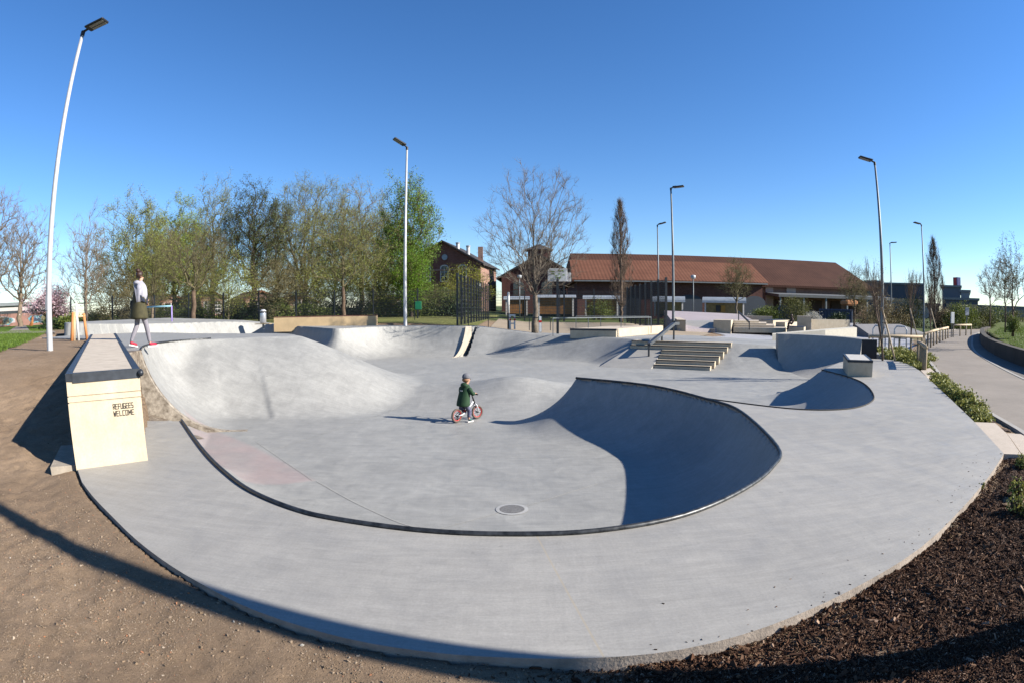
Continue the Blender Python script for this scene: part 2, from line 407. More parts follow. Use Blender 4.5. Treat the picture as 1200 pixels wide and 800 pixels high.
def terrain(X, Y):
    dM, _, _, _ = polydist(X, Y, Mfl, True); inM = inside(X, Y, Mfl)
    dout = np.where(inM, 0, dM)
    F2 = -.5 - .14*sstep(19, 12, Y)
    F = -.9 + (F2+.9)*sstep(0, 2.1, dout)
    # roll-over hump between the bowls
    F = F - .48*np.exp(-(((X-5.2)/1.7)**2 + ((Y-9.6)/1.5)**2))*(~inM)  # added dip, shaped so shade fills the corner bowl
    F = F + .34*np.exp(-(((X-.1)/1.25)**2 + ((Y-14.7)/.95)**2)) + .10*np.exp(-(((X+2.3)/1.3)**2 + ((Y-15.2)/.7)**2))
    # pink roll-in beside the ledge
    s_ = ((X+4.9)*(-.93) + (Y-7.6)*.36); rr = -.9 + .30*np.clip((X+4.74)*(-.916)+(Y-7.05)*(-.402), 0, None)
    lat = (X+4.9)*.36 + (Y-7.6)*.93
    west_side = inside(X, Y, [(-4.74, 7.05), (-6.1, 10.15), (-7.75, 9.95), (-8.2, 9.2), (-5.6, 6.7)])
    H = F.copy()
    past = np.clip(((X-1.31)*.26+(Y-11.69)*.966)/.16, 0, 1)*(X < 1.9); lipw = wall(X, Y, F, lip, [1.1, 1.15, 1.35, 1.4, 1.4, 1.4, 1.5, 1.65], zD, 'qp', False, False)
    lipw = F + (lipw-F)*(1-past*past*(3-2*past))
    H = np.maximum(H, lipw)
    H = np.maximum(H, wall(X, Y, F, spine, .75, zD, 'qp', False, True))
    H = np.maximum(H, wall(X, Y, F, lip2, [.5, 1.0, 1.5, 1.9, 1.9, 1.9], 0.0, 'qp', False, True))
    left = wall(X, Y, F, Tlip, 2.0, .81, 'qp', False, False)
    lb = left - F; rb = (wall(X, Y, F, bank, [2.6, 3.2, 3.5], .81, 1.3, False, False) - F)
    left = np.minimum(F + (lb**4+rb**4)**.25, .81)
    # straight gable end from T0 down to the floor
    gx, gy = 1.56, .62; gl = math.hypot(gx, gy)
    sd = ((X-T0[0])*gy - (Y-T0[1])*gx)/gl       # >0 : south of gable line
    left = np.where(sd > 0, F, left)
    H = np.maximum(H, left)
    H = np.maximum(H, wall(X, Y, F, UN, [1.5, 1.5, 1.6], .81, 'qp', True, False))
    H = np.maximum(H, wall(X, Y, F, Nl, [1.3, 1.7, 1.9, 1.6, 1.5, 1.5, 1.5, 1.5], zN, 'qp', False, True))
    H = np.maximum(H, wall(X, Y, F, Nb, [1.9, 1.9, 1.9], zN, .9, True, False))
    H = np.maximum(H, wall(X, Y, F, [Nb[-1], sA, sB] + Nr[1:], [1.9, 2.0, 1.6], zN, .95, False, 'soft'))
    H = np.where(west_side & (sd > 0), np.maximum(H, np.minimum(rr, -.3)), H)
    inD = inside(X, Y, D); inU = inside(X, Y, U); inN = inside(X, Y, NORTH)
    H = np.where(inU, .81, H); H = np.where(inN, zN(X), H); H = np.where(inD, zD(X, Y)-.035, H)
    # pocket under the stair block
    st = inside(X, Y, stair_pocket); H = np.where(st, np.minimum(H, -.62), H)
    return H, west_side & (sd > 0) & ~inD

sdir = Vector((sB[0]-sA[0], sB[1]-sA[1])).normalized(); sdn = Vector((sdir.y, -sdir.x))    # stair: along / towards camera
nst, ris, tread = 6, .134, .345
def sp_(a, b): q = Vector(sA) + sdir*a + sdn*b; return (q.x, q.y)
WST = (Vector(sB)-Vector(sA)).length
st_left = [-.05, .0, 1.25, 1.25, 1.25, 1.25]
stair_pocket = [sp_(.1, .05), sp_(WST-.05, .05), sp_(WST-.75, tread*6-.05), sp_(1.35, tread*6-.05), sp_(1.35, tread*2-.05), sp_(.1, tread*2-.05)]

xs = np.concatenate([np.arange(-20.2, -9.2, .11), np.arange(-9.2, 8.6, .04), np.arange(8.6, 15.3, .09)])
ys = np.concatenate([np.arange(3.4, 16.5, .04), np.arange(16.5, 27.2, .085)])
X, Y = np.meshgrid(xs, ys); Z, ramp_mask = terrain(X, Y)
for _ in range(3):      # trowel the hip between quarter pipe and bank smooth
    zb_ = Z.copy(); zb_[1:-1, 1:-1] = (Z[:-2, 1:-1]+Z[2:, 1:-1]+Z[1:-1, :-2]+Z[1:-1, 2:]+2*Z[1:-1, 1:-1])/6
    wgt = ((X > -8.9) & (X < -2) & (Y > 10.9) & (Y < 18)) * np.clip((polydist(X, Y, Tlip)[0]-.15)/.3, 0, 1) * np.clip((polydist(X, Y, [T0, (-6.0, 10.42)])[0]-.2)/.2, 0, 1)
    Z = Z*(1-wgt)+zb_*wgt
# faint hand-trowelled undulation
Z = Z + .006*vnoise(X, Y, 1.3, 3)*(Z < -.1)
keepv = inside(X, Y, CP)
ny, nx = X.shape; idx = np.arange(ny*nx).reshape(ny, nx)
kf = keepv[:-1, :-1] & keepv[1:, :-1] & keepv[:-1, 1:] & keepv[1:, 1:]
inDs, _, _, _ = polydist(X, Y, D, True)
deepD = inside(X, Y, D) & (inDs > .12)
kf &= ~(deepD[:-1, :-1] & deepD[1:, 1:] & deepD[:-1, 1:] & deepD[1:, :-1])
Fq = np.stack([idx[:-1, :-1][kf], idx[:-1, 1:][kf], idx[1:, 1:][kf], idx[1:, :-1][kf]], 1)
used = np.unique(Fq); remap = np.full(ny*nx, -1); remap[used] = np.arange(len(used))
V = np.stack([X.ravel(), Y.ravel(), Z.ravel()], 1)[used]
bowl = np_mesh('skate_bowl', V, remap[Fq], m_bowl, smooth=True)
tag(bowl, kind='structure')
# pink tinted pour at the left foot of the bowl
pinkpoly = XY([at(x, y, -.88) for x, y in [(216,497),(262,506),(300,522),(340,543),(371,561),(330,566),(285,566),(240,540)]])
pk = inside(X, Y, pinkpoly) & (Z < -.1) 
pd_, _, _, _ = polydist(X, Y, pinkpoly, True); 
pinkv = (pk*1.0*np.clip(.35+pd_*6, 0, 1)*(.75+.5*vnoise(X, Y, 3, 8))).ravel()[used]
pinkv = np.maximum(pinkv, (.55*np.exp(-(((X-3.9)/.9)**2+((Y-10.6)/1.0)**2))).ravel()[used])
a_ = bowl.data.attributes.new('pink', 'FLOAT', 'POINT'); a_.data.foreach_set('value', pinkv.astype(np.float32))
gd_ = polydist(X, Y, [T0, (-6.05, 10.4)])[0]
mudv = np.clip(1.0*(gd_ < .10)*(Z > -.85)*(Y > 9.7) + 1.0*ramp_mask*(vnoise(X, Y, 3, 4) + .25 - .5*((X+5.4)*.75+(Y-7)*.66-.3) > 0), 0, 1).ravel()[used]
a_ = bowl.data.attributes.new('mud', 'FLOAT', 'POINT'); a_.data.foreach_set('value', mudv.astype(np.float32))
warmv = (.5*(polydist(X, Y, [Nl[-1], (-2.3, 23.2)])[0] < .18)*(Y < 24.9)).ravel()[used]
a_ = bowl.data.attributes.new('warm', 'FLOAT', 'POINT'); a_.data.foreach_set('value', warmv.astype(np.float32))
bmod = bowl.modifiers.new('es', 'EDGE_SPLIT'); bmod.split_angle = R(38); bmod.use_edge_sharp = False

# ---- near deck slab -------------------------------------------------
import bmesh
m_slabside = plain('muddy slab side', (.42, .345, .28), .9, var=.3, scale=7, bmp=.5, obj=False)
def slab(name, poly, ztop, th, mats, origin=(0, 0, 0), bev=.012):
    bm = bmesh.new(); vs = [bm.verts.new((x, y, ztop(x, y) if callable(ztop) else ztop)) for x, y in poly]
    f = bm.faces.new(vs); bm.normal_update()
    if f.normal.z < 0: f.normal_flip()
    r = bmesh.ops.extrude_face_region(bm, geom=[f]); 
    for e in r['geom']:
        if isinstance(e, bmesh.types.BMVert): e.co.z -= th
    bm.normal_update(); bmesh.ops.recalc_face_normals(bm, faces=bm.faces)
    if bev:
        ed = [e for e in bm.edges if len(e.link_faces) == 2 and all(abs(v.co.z-(ztop if not callable(ztop) else ztop(v.co.x, v.co.y))) < 1e-4 for v in e.verts)]
        bmesh.ops.bevel(bm, geom=ed, offset=bev, segments=2, affect='EDGES', clamp_overlap=True)
    bmesh.ops.triangulate(bm, faces=[f for f in bm.faces if len(f.verts) > 4])
    bm.normal_update()
    if isinstance(mats, list):
        for f in bm.faces: f.material_index = 1 if abs(f.normal.z) < .5 else 0
    me = bpy.data.meshes.new(name); bm.to_mesh(me); bm.free()
    for mt in (mats if isinstance(mats, list) else [mats]): me.materials.append(mt)
    o = bpy.data.objects.new(name, me); col.objects.link(o); return o
deck = slab('skate_deck', D, lambda x, y: float(zD(x, y)), .17, [m_deck, m_slabside], bev=0)
tag(deck, kind='structure')

# ---- open ground ----------------------------------------------------
gxs = np.concatenate([-np.geomspace(420, 22, 60), np.arange(-21.8, -8, .2), np.arange(-8, 8, .035), np.arange(8, 16, .12), np.arange(16, 46, .6), np.geomspace(47, 520, 45)])
gys = np.concatenate([np.arange(-6, .6, .3), np.arange(.6, 5.4, .035), np.arange(5.4, 18, .14), np.arange(18, 50, .5), np.geomspace(51, 1300, 60)])
GX, GY = np.meshgrid(gxs, gys); GZ = gz(GX, GY)
near = (1-sstep(9, 16, np.hypot(GX, GY)))
bumpy = .05*vnoise(GX, GY, .9, 1) + .026*vnoise(GX, GY, 3.1, 2) + .02*vnoise(GX, GY, 7, 3) + .016*vnoise(GX, GY, 13, 4) + .014*vnoise(GX, GY, 24, 5)*(vnoise(GX, GY, 1.1, 7) > -.1)
dD, _, _, _ = polydist(GX, GY, D, True)
bumpy = bumpy*np.clip(dD/.5, .35, 1)
GZ = GZ + bumpy*(near*.8+.2*(np.hypot(GX, GY) < 40)) + .05*np.exp(-(dD/.35)**2)*(~inside(GX, GY, CP))*(1-sstep(-.2, .5, GX))
dC, _, _, _ = polydist(GX, GY, CP, True)
hole = inside(GX, GY, CP) & (dC > .25)
GZ = np.where(hole, GZ-2.3, GZ)
ny, nx = GX.shape; idx = np.arange(ny*nx).reshape(ny, nx)
allh = inside(GX, GY, CP) & (dC > .6)
kf = ~(allh[:-1, :-1] & allh[1:, 1:] & allh[:-1, 1:] & allh[1:, :-1])
Fq = np.stack([idx[:-1, :-1][kf], idx[:-1, 1:][kf], idx[1:, 1:][kf], idx[1:, :-1][kf]], 1)
def soil_mat():
    m, t, bs = nt('bare soil'); P = pos(t)
    a = noise(t, P, .8, 5, .6); b = noise(t, P, 5, 7, .72, .5); c = noise(t, P, 42, 5, .75)
    cc = ramp(t, a, [(.3, (.30, .208, .135)), (.7, (.405, .292, .198))])
    cc = mixc(t, .6, cc, ramp(t, b, [(.3, .66), (.7, 1.15)]), 'MULTIPLY')
    cc = mixc(t, .55, cc, ramp(t, c, [(.3, .6), (.68, 1.2)]), 'MULTIPLY')
    v = N(t, 'ShaderNodeTexVoronoi', feature='F1'); v.inputs['Scale'].default_value = 70; t.links.new(P, v.inputs['Vector'])
    peb = ramp(t, v.outputs['Distance'], [(.10, .45), (.22, 0.0)])
    cc = mixc(t, peb, cc, (.42, .35, .27))
    v3 = N(t, 'ShaderNodeTexVoronoi', feature='DISTANCE_TO_EDGE'); v3.inputs['Scale'].default_value = 2.1; vm = N(t, 'ShaderNodeVectorMath', operation='ADD'); nz = N(t, 'ShaderNodeTexNoise'); nz.inputs['Scale'].default_value = 4; nz.inputs['Detail'].default_value = 6; t.links.new(P, nz.inputs['Vector']); t.links.new(P, vm.inputs[0]); t.links.new(nz.outputs['Color'], vm.inputs[1]); t.links.new(vm.outputs[0], v3.inputs['Vector'])
    crk = ramp(t, v3.outputs['Distance'], [(.0, 1.0), (.012, 0.0)]); cm = N(t, 'ShaderNodeMath', operation='MULTIPLY'); t.links.new(crk, cm.inputs[0]); t.links.new(ramp(t, noise(t, P, 1.3, 4), [(.55, 0.0), (.62, 1.0)]), cm.inputs[1])
    cc = mixc(t, cm.outputs[0], cc, (.05, .035, .025))
    # grass far away
    g = t.nodes.new('ShaderNodeNewGeometry'); ln = N(t, 'ShaderNodeVectorMath', operation='LENGTH'); t.links.new(g.outputs['Position'], ln.inputs[0])
    mr = N(t, 'ShaderNodeMapRange'); mr.inputs[1].default_value = 34; mr.inputs[2].default_value = 40; t.links.new(ln.outputs['Value'], mr.inputs[0])
    gr = ramp(t, noise(t, P, .35, 5), [(.3, (.06, .085, .025)), (.7, (.11, .14, .04))])
    cc = mixc(t, mr.outputs[0], cc, gr)
    t.links.new(cc, bs.inputs['Base Color']); bs.inputs['Roughness'].default_value = .95; bs.inputs['Specular IOR Level'].default_value = .15
    hh = mixc(t, .6, b, mixc(t, .5, c, noise(t, P, 130, 4, .8)))
    bump(t, bs, hh, .95, .03); return m
m_soil = soil_mat()
used = np.unique(Fq); remap = np.full(ny*nx, -1); remap[used] = np.arange(len(used))
ground = np_mesh('ground', np.stack([GX.ravel(), GY.ravel(), GZ.ravel()], 1)[used], remap[Fq], m_soil)
tag(ground, kind='structure')

def sheet(name, poly, res, dz, mat, kind='structure', zf=None, amp=0.0, lo=None, rough_edge=0.0, label=None):
    px = [p[0] for p in poly]; py = [p[1] for p in poly]
    x_ = np.arange(min(px)-res, max(px)+res*2, res); y_ = np.arange(min(py)-res, max(py)+res*2, res)
    A, B = np.meshgrid(x_, y_)
    if rough_edge: A2 = A + rough_edge*2*vnoise(A, B, 3, 5); B2 = B + rough_edge*2*vnoise(A, B, 3, 6)
    else: A2, B2 = A, B
    k = inside(A2, B2, poly); Zs = (zf or gz)(A, B) + dz
    if amp: Zs = Zs + amp*(vnoise(A, B, 2.2, 11)+.6*vnoise(A, B, 6.1, 12)+.45*vnoise(A, B, 14, 13)+.3*vnoise(A, B, 31, 14))
    ny, nx = A.shape; idx = np.arange(ny*nx).reshape(ny, nx)
    kf = k[:-1, :-1] & k[1:, :-1] & k[:-1, 1:] & k[1:, 1:]
    Fq = np.stack([idx[:-1, :-1][kf], idx[:-1, 1:][kf], idx[1:, 1:][kf], idx[1:, :-1][kf]], 1)
    used = np.unique(Fq); remap = np.full(ny*nx, -1); remap[used] = np.arange(len(used))
    o = np_mesh(name, np.stack([A.ravel(), B.ravel(), Zs.ravel()], 1)[used], remap[Fq], mat); tag(o, label, kind=kind); return o
def strip(name, left, right, mat, dz=.01, zf=None, kind='structure', nx_=6):
    """ribbon between two equally sampled polylines"""
    V = []; Fc = []; n = len(left)
    for i in range(n):
        for k in range(nx_+1):
            t = k/nx_; x = left[i][0]*(1-t)+right[i][0]*t; y = left[i][1]*(1-t)+right[i][1]*t
            V.append((x, y, float((zf or gz)(x, y))+dz))
    for i in range(n-1):
        for k in range(nx_): a = i*(nx_+1)+k; Fc.append((a, a+1, a+nx_+2, a+nx_+1))
    o = np_mesh(name, V, Fc, mat); tag(o, kind=kind); return o
def resample(pl, n):
    P = np.array([(p[0], p[1]) for p in pl]); s = np.r_[0, np.cumsum(np.hypot(*(np.diff(P, axis=0).T)))]; q = np.linspace(0, s[-1], n)
    return list(zip(np.interp(q, s, P[:, 0]), np.interp(q, s, P[:, 1])))

# coping along the main lip (steel), thin joint on the second lip
mb = MB(); mb.tube([(x, y, .012+float(zD(x, y))) for x, y in lip], .021, 8); mb.build('coping', m_coping, smooth=True)
cop = bpy.data.objects['coping']; tag(cop, 'dark steel coping rail round the rim of the near bowl', 'coping')
mb = MB(); mb.tube([(x, y, .004) for x, y in lip2], .014, 6)
tag(mb.build('coping', m_joint, smooth=True), 'thin dark edge rail round the small corner bowl at right', 'coping')
mb = MB(); mb.tube([(x, y, .822) for x, y in Tlip], .022, 8)
tag(mb.build('coping', m_coping, smooth=True), 'dark coping rail on the raised deck beside the walking woman', 'coping')
# ================================================================== SKATE FURNITURE
# ---- long ledge with the lettering on its end face
L0 = Vector(ledgeL0); W_ = .86
def lp(a, b): q = L0 + LD*a + LNR*b; return (q.x, q.y)     # a along, b across to the right
led = thing('skate_ledge', 'long beige concrete ledge with black stencilled words on its end face', 'skate ledge', (L0.x, L0.y, 0))
o3 = (L0.x, L0.y, 0); LZ = .98; LEN = 12.2; skew = -.10
rzl = math.atan2(LD.y, LD.x)
mb = MB()
mb.prism([lp(skew, 0), lp(-skew*.2, W_), lp(LEN, W_), lp(LEN, 0)], -.35, LZ-.30)
mb.prism([lp(skew+.012, .012), lp(-skew*.2+.012, W_-.012), lp(LEN, W_-.012), lp(LEN, .012)], LZ-.30, LZ-.286)
mb.prism([lp(skew, 0), lp(-skew*.2, W_), lp(LEN, W_), lp(LEN, 0)], LZ-.286, LZ-.235)
mb.prism([lp(skew+.012, .012), lp(-skew*.2+.012, W_-.012), lp(LEN, W_-.012), lp(LEN, .012)], LZ-.235, LZ-.223)
mb.prism([lp(skew, 0), lp(-skew*.2, W_), lp(LEN, W_), lp(LEN, 0)], LZ-.223, LZ-.012)
mb.build('body', m_beige, led, origin=o3)
mb = MB(); mb.prism([lp(skew+.06, .06), lp(.08, W_-.06), lp(LEN-.02, W_-.06), lp(LEN-.02, .06)], LZ-.014, LZ+.001)
mb.build('top_slab', m_ledgetop, led, origin=o3)
mb = MB()
mb.prism([lp(skew-.006, -.006), lp(skew-.006+.0, 0.075), lp(LEN, .075), lp(LEN, -.006)], LZ-.075, LZ+.006)
mb.prism([lp(.07, W_-.075), lp(.02, W_+.006), lp(LEN, W_+.006), lp(LEN, W_-.075)], LZ-.075, LZ+.006)
mb.prism([lp(skew-.007, .076), lp(-skew*.2-.007, W_+.007), lp(-skew*.2+.06, W_+.004), lp(skew+.07, .076)], LZ-.09, LZ+.0063)
mb.build('edge_trim', m_steel, led, origin=o3)
mb = MB(); mb.tube([(*lp(-.02, W_+.01), LZ-.04), (*lp(.09, W_+.015), LZ-.04)], .035, 10); mb.build('pipe_end', m_steel, led, origin=o3, smooth=True)
# lettering: block strokes built as small flat plates on the end face
STK = {'R': ['L', 'T', 'M', 'ru', 'leg'], }
GL = {'R': [(0,0,0,1),(0,1,.8,1),(.8,1,.8,.5),(0,.5,.8,.5),(.35,.5,.85,0)], 'E': [(0,0,0,1),(0,1,.8,1),(0,.5,.7,.5),(0,0,.8,0)],
      'F': [(0,0,0,1),(0,1,.8,1),(0,.5,.7,.5)], 'U': [(0,1,0,0),(0,0,.8,0),(.8,0,.8,1)], 'G': [(.8,1,0,1),(0,1,0,0),(0,0,.8,0),(.8,0,.8,.45),(.45,.45,.8,.45)],
      'S': [(.8,1,0,1),(0,1,0,.5),(0,.5,.8,.5),(.8,.5,.8,0),(.8,0,0,0)], 'W': [(0,1,.2,0),(.2,0,.45,.7),(.45,.7,.7,0),(.7,0,.9,1)],
      'L': [(0,1,0,0),(0,0,.8,0)], 'C': [(.8,1,0,1),(0,1,0,0),(0,0,.8,0)], 'O': [(0,0,0,1),(0,1,.8,1),(.8,1,.8,0),(.8,0,0,0)],
      'M': [(0,0,0,1),(0,1,.42,.35),(.42,.35,.85,1),(.85,1,.85,0)],
      'A': [(0,0,.42,1),(.42,1,.85,0),(.2,.4,.65,.4)], 'N': [(0,0,0,1),(0,1,.8,0),(.8,0,.8,1)]}
def text_mesh(mb, txt, org, ux, uz, h, wch, gap, th):
    """org lower-left corner; ux, uz unit vectors in the face; strokes stand 2 mm proud"""
    org = Vector(org); ux = Vector(ux).normalized(); uz = Vector(uz).normalized(); nn = ux.cross(uz).normalized()
    x = 0.0
    for ch in txt:
        for (a, b, c, d) in GL.get(ch, []):
            p = org + ux*(x+a*wch) + uz*(b*h); q = org + ux*(x+c*wch) + uz*(d*h); t = (q-p).normalized(); s_ = nn.cross(t)
            p = p - t*th*.45; q = q + t*th*.45
            vs = [p - s_*th/2, q - s_*th/2, q + s_*th/2, p + s_*th/2]
            mb.add([v + nn*.003 for v in vs] + [v - nn*.003 for v in vs], [(0,1,2,3), (7,6,5,4), (0,4,5,1), (1,5,6,2), (2,6,7,3), (3,7,4,0)])
        x += wch*.9 + gap
fa = Vector((*lp(skew, 0), 0)); fb = Vector((*lp(-skew*.2, W_), 0)); fx = (fb-fa).normalized(); fn = fx.cross(Vector((0, 0, 1)))
mb = MB()
text_mesh(mb, 'REFUGEES', fa + fx*.525 + fn*.002 + Vector((0, 0, .585)), fx, (0, 0, 1), .051, .0255, .008, .0064)
text_mesh(mb, 'WELCOME', fa + fx*.525 + fn*.002 + Vector((0, 0, .512)), fx, (0, 0, 1), .051, .029, .010, .0064)
mb.build('lettering', plain('faded black stencil paint', (.035, .03, .028), .8, var=.5, scale=60), led, origin=o3)
# concrete foot beside the ledge
mb = MB(); mb.prism([lp(-.02, -.32), lp(-.02, -.01), lp(1.6, -.01), lp(1.6, -.22)], -.3, .03)
tag(mb.build('footing_slab', plain('rough footing concrete', (.40, .34, .27), .9, var=.25, scale=5, bmp=.5, obj=False), origin=(L0.x, L0.y, 0)), 'small rough concrete footing at the left foot of the lettered ledge', 'footing')

# ---- curved quarter wall with raised back (right of the stairs)
vt = catmull([(9.2, 18.25, .65), (9.95, 18.0, .645), (10.6, 17.35, .635), (11.1, 16.65, .62), (11.42, 16.05, .59)], 6)
vf = catmull([(8.98, 17.72, -.56), (8.75, 16.6, -.58), (8.5, 15.5, -.6), (8.9, 14.6, -.6), (9.6, 14.2, -.6)], 6)
mb = MB(); n = len(vt); K = 14; V = []
for i in range(n):
    for k in range(K+1):
        v = k/K; fz = (1-math.sqrt(1-(.985*v)**2))/(1-math.sqrt(1-.985**2))
        V.append((vf[i][0]*(1-v)+vt[i][0]*v, vf[i][1]*(1-v)+vt[i][1]*v, vf[i][2]+(vt[i][2]-vf[i][2])*fz))
Fc = [(i*(K+1)+k, i*(K+1)+k+1, (i+1)*(K+1)+k+1, (i+1)*(K+1)+k) for i in range(n-1) for k in range(K)]
mb.add(V, Fc)
back = offset([(p[0], p[1]) for p in vt], -.46)
back[-1] = (11.95, 15.86); back[-2] = (back[-2][0]+.02, back[-2][1]-.1)
V = []
for i in range(n): V += [vt[i], (back[i][0], back[i][1], vt[i][2]), (back[i][0], back[i][1], -.4)]
Fc = []
for i in range(n-1):
    for k in range(2): Fc.append((i*3+k, i*3+k+1, (i+1)*3+k+1, (i+1)*3+k))
mb.add(V, Fc)
for i in (0, n-1):     # end caps
    prof = [(vf[i][0]*(1-k/K)+vt[i][0]*k/K, vf[i][1]*(1-k/K)+vt[i][1]*k/K, vf[i][2]+(vt[i][2]-vf[i][2])*((1-math.sqrt(1-(.985*k/K)**2))/(1-math.sqrt(1-.985**2)))) for k in range(K+1)]
    m_ = len(prof); prof += [(vt[i][0], vt[i][1], -.62), (vf[i][0], vf[i][1], -.62)]
    mb.add(prof, [tuple(range(len(prof)))])
    mb.add([(vt[i][0], vt[i][1], -.62), (vt[i][0], vt[i][1], vt[i][2]), (back[i][0], back[i][1], vt[i][2]), (back[i][0], back[i][1], -.62)], [(0, 1, 2, 3)])
qw = mb.build('quarter_wall', m_deck, auto=R(35))
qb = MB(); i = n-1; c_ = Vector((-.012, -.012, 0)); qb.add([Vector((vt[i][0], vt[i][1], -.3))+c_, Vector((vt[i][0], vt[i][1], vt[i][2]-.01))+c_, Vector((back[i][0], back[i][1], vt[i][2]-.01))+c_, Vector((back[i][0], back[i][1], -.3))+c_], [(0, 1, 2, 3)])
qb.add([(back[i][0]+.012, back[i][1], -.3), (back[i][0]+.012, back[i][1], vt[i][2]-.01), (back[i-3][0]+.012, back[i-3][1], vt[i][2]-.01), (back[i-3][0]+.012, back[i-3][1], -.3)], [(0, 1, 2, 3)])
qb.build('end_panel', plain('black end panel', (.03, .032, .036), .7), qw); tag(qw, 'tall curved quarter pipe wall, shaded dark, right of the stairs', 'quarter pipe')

# ---- small box ledge by the corner bowl
bA = Vector(at(993, 440.5, 0)); bB = Vector(at(1022, 441.5, 0)); dx = (bB-bA); dx.z = 0; wB = dx.length; dx.normalize(); dy = Vector((-dx.y, dx.x, 0))
bx = thing('grind_box', 'small beige grind box with dark metal top edges near the corner bowl', 'grind box', tuple(bA))
rzb = math.atan2(dx.y, dx.x); LB = 1.9
def bxp(a, b): q = bA + dx*a + dy*b; return (q.x, q.y)
mb = MB(); mb.prism([bxp(0, 0), bxp(wB, 0), bxp(wB-.02, LB), bxp(-.02, LB)], -.02, .37); mb.build('body', m_beige, bx, origin=tuple(bA))
mb = MB(); mb.prism([bxp(.05, .05), bxp(wB-.05, .05), bxp(wB-.07, LB-.05), bxp(.03, LB-.05)], .371, .384); mb.build('top_slab', plain('pale top concrete', (.60, .57, .52), .8, var=.1, obj=False), bx, origin=tuple(bA))
mb = MB()
mb.prism([bxp(-.006, -.006), bxp(wB+.006, -.006), bxp(wB+.006, .06), bxp(-.006, .06)], .33, .388)
mb.prism([bxp(-.006, .061), bxp(.055, .061), bxp(.03, LB), bxp(-.03, LB)], .33, .388)
mb.prism([bxp(wB-.055, .061), bxp(wB+.006, .061), bxp(wB-.014, LB), bxp(wB-.08, LB)], .33, .388)
mb.build('edge_trim', m_steel, bx, origin=tuple(bA))

# ---- stairs
stw = thing('concrete_stairs', 'wide flight of six beige concrete steps with dark metal nosings leading down into the bowl', 'stairs', (sA[0], sA[1], -.5))
rights = [WST - .12*k for k in range(6)]
for k in range(nst):
    zt = .295 - ris*k - .004; a0 = st_left[k]; a1 = WST - .10*k; y1 = tread*(k+1)
    mb = MB(); mb.prism([sp_(a0, tread*k-.12), sp_(a1, tread*k-.12), sp_(a1, y1), sp_(a0, y1)], -.75, zt)
    s_ = mb.build('step', m_beige, stw, origin=(sA[0], sA[1], -.5))
    mb = MB(); mb.prism([sp_(a0-.004, y1-.05), sp_(a1+.004, y1-.05), sp_(a1+.004, y1+.008), sp_(a0-.004, y1+.008)], zt-.03, zt+.004)
    mb.build('nosing', m_steel, s_, origin=(sA[0], sA[1], -.5))
# ramp slab beside the lower steps
pm = MB(); h0 = .295-ris*2
V = [(*sp_(-.05, tread*2+.01), h0), (*sp_(1.24, tread*2+.01), h0), (*sp_(1.24, tread*6+.35), -.50), (*sp_(-.6, tread*6+.35), -.50)]
V += [(x, y, -.8) for x, y, z in V]
pm.add(V, [(0,3,2,1), (4,5,6,7), (0,1,5,4), (1,2,6,5), (2,3,7,6), (3,0,4,7)])
pm.build('side_ramp', m_deck, stw, origin=(sA[0], sA[1], -.5))
# hand rail on the stairs
def boxbar(mb, p, q, w, h):
    p, q = Vector(p), Vector(q); t = (q-p).normalized(); s_ = t.cross(Vector((0, 0, 1)))
    s_ = s_.normalized() if s_.length > 1e-4 else Vector((1, 0, 0)); u = s_.cross(t)
    V = []
    for e in (p, q): V += [e - s_*w/2 - u*h/2, e + s_*w/2 - u*h/2, e + s_*w/2 + u*h/2, e - s_*w/2 + u*h/2]
    mb.add(V, [(0,1,2,3), (7,6,5,4), (0,4,5,1), (1,5,6,2), (2,6,7,3), (3,7,4,0)])
r0 = Vector(at(760, 428, -.5)); r1 = Vector(at(789.5, 398, .3)); rm = Vector(at(775.4, 411.6, -.1))
hr = thing('grind_rail', 'flat metal handrail on posts sloping down the stairs', 'handrail', tuple(r0))
mb = MB(); t0 = r0 + Vector((0, 0, .76)); t1 = r1 + Vector((0, 0, .60)); ext = (r1-r0).normalized()
boxbar(mb, t0 - Vector((0,0,.02)), t1, .13, .10); e2 = Vector((ext.x, ext.y, 0)).normalized()
boxbar(mb, t1 - e2*.02, t1 + e2*.38, .13, .10); mb.build('rail', plain('brushed grey rail', (.20, .21, .22), .4, .7, var=.2), hr, origin=tuple(r0))
for p, top in ((r0, .72), (r1, .56), (rm, .62)):
    mb = MB(); mb.box((p.x, p.y, p.z+top/2-.05), (.055, .055, top+.1)); mb.build('post', m_anth, hr, origin=tuple(r0))

# ---- low slab planter box on the upper level
def prism_px(pts, z0, z1):     # prism from surveyed base corners
    return [at(x, y, z0)[:2] for x, y in pts], z0, z1
pa, pb, pc = [Vector(at(x, y, .33)) for x, y in ((668, 394), (722, 394.8), (777, 389))]
pdv = pa + (pc-pb)*.62
pl_ = thing('manual_pad', 'low wide beige pad with dark metal edge beside the long thin railing', 'manual pad', tuple(pa))
pp = [(p.x, p.y) for p in (pa, pb, pc, pdv)]
mb = MB(); mb.prism(pp, .25, .63); mb.build('body', m_beige, pl_, origin=tuple(pa))
mb = MB(); e = (pb-pa).normalized(); g_ = (pc-pb).normalized()
inn = [(pa+e*.07+g_*.07), (pb-e*.05+g_*.07), (pc-e*.05-g_*.07), (pdv+e*.08)]
mb.prism([(p.x, p.y) for p in inn], .631, .642); mb.build('top_slab', m_ledgetop, pl_, origin=tuple(pa))
mb = MB(); q1 = pb+g_*.06; q0 = pa+g_*.06
mb.prism([(pa.x-.005, pa.y-.006), (pb.x, pb.y-.006), (q1.x, q1.y), (q0.x, q0.y)], .57, .646); mb.build('edge_trim', m_steel, pl_, origin=tuple(pa))

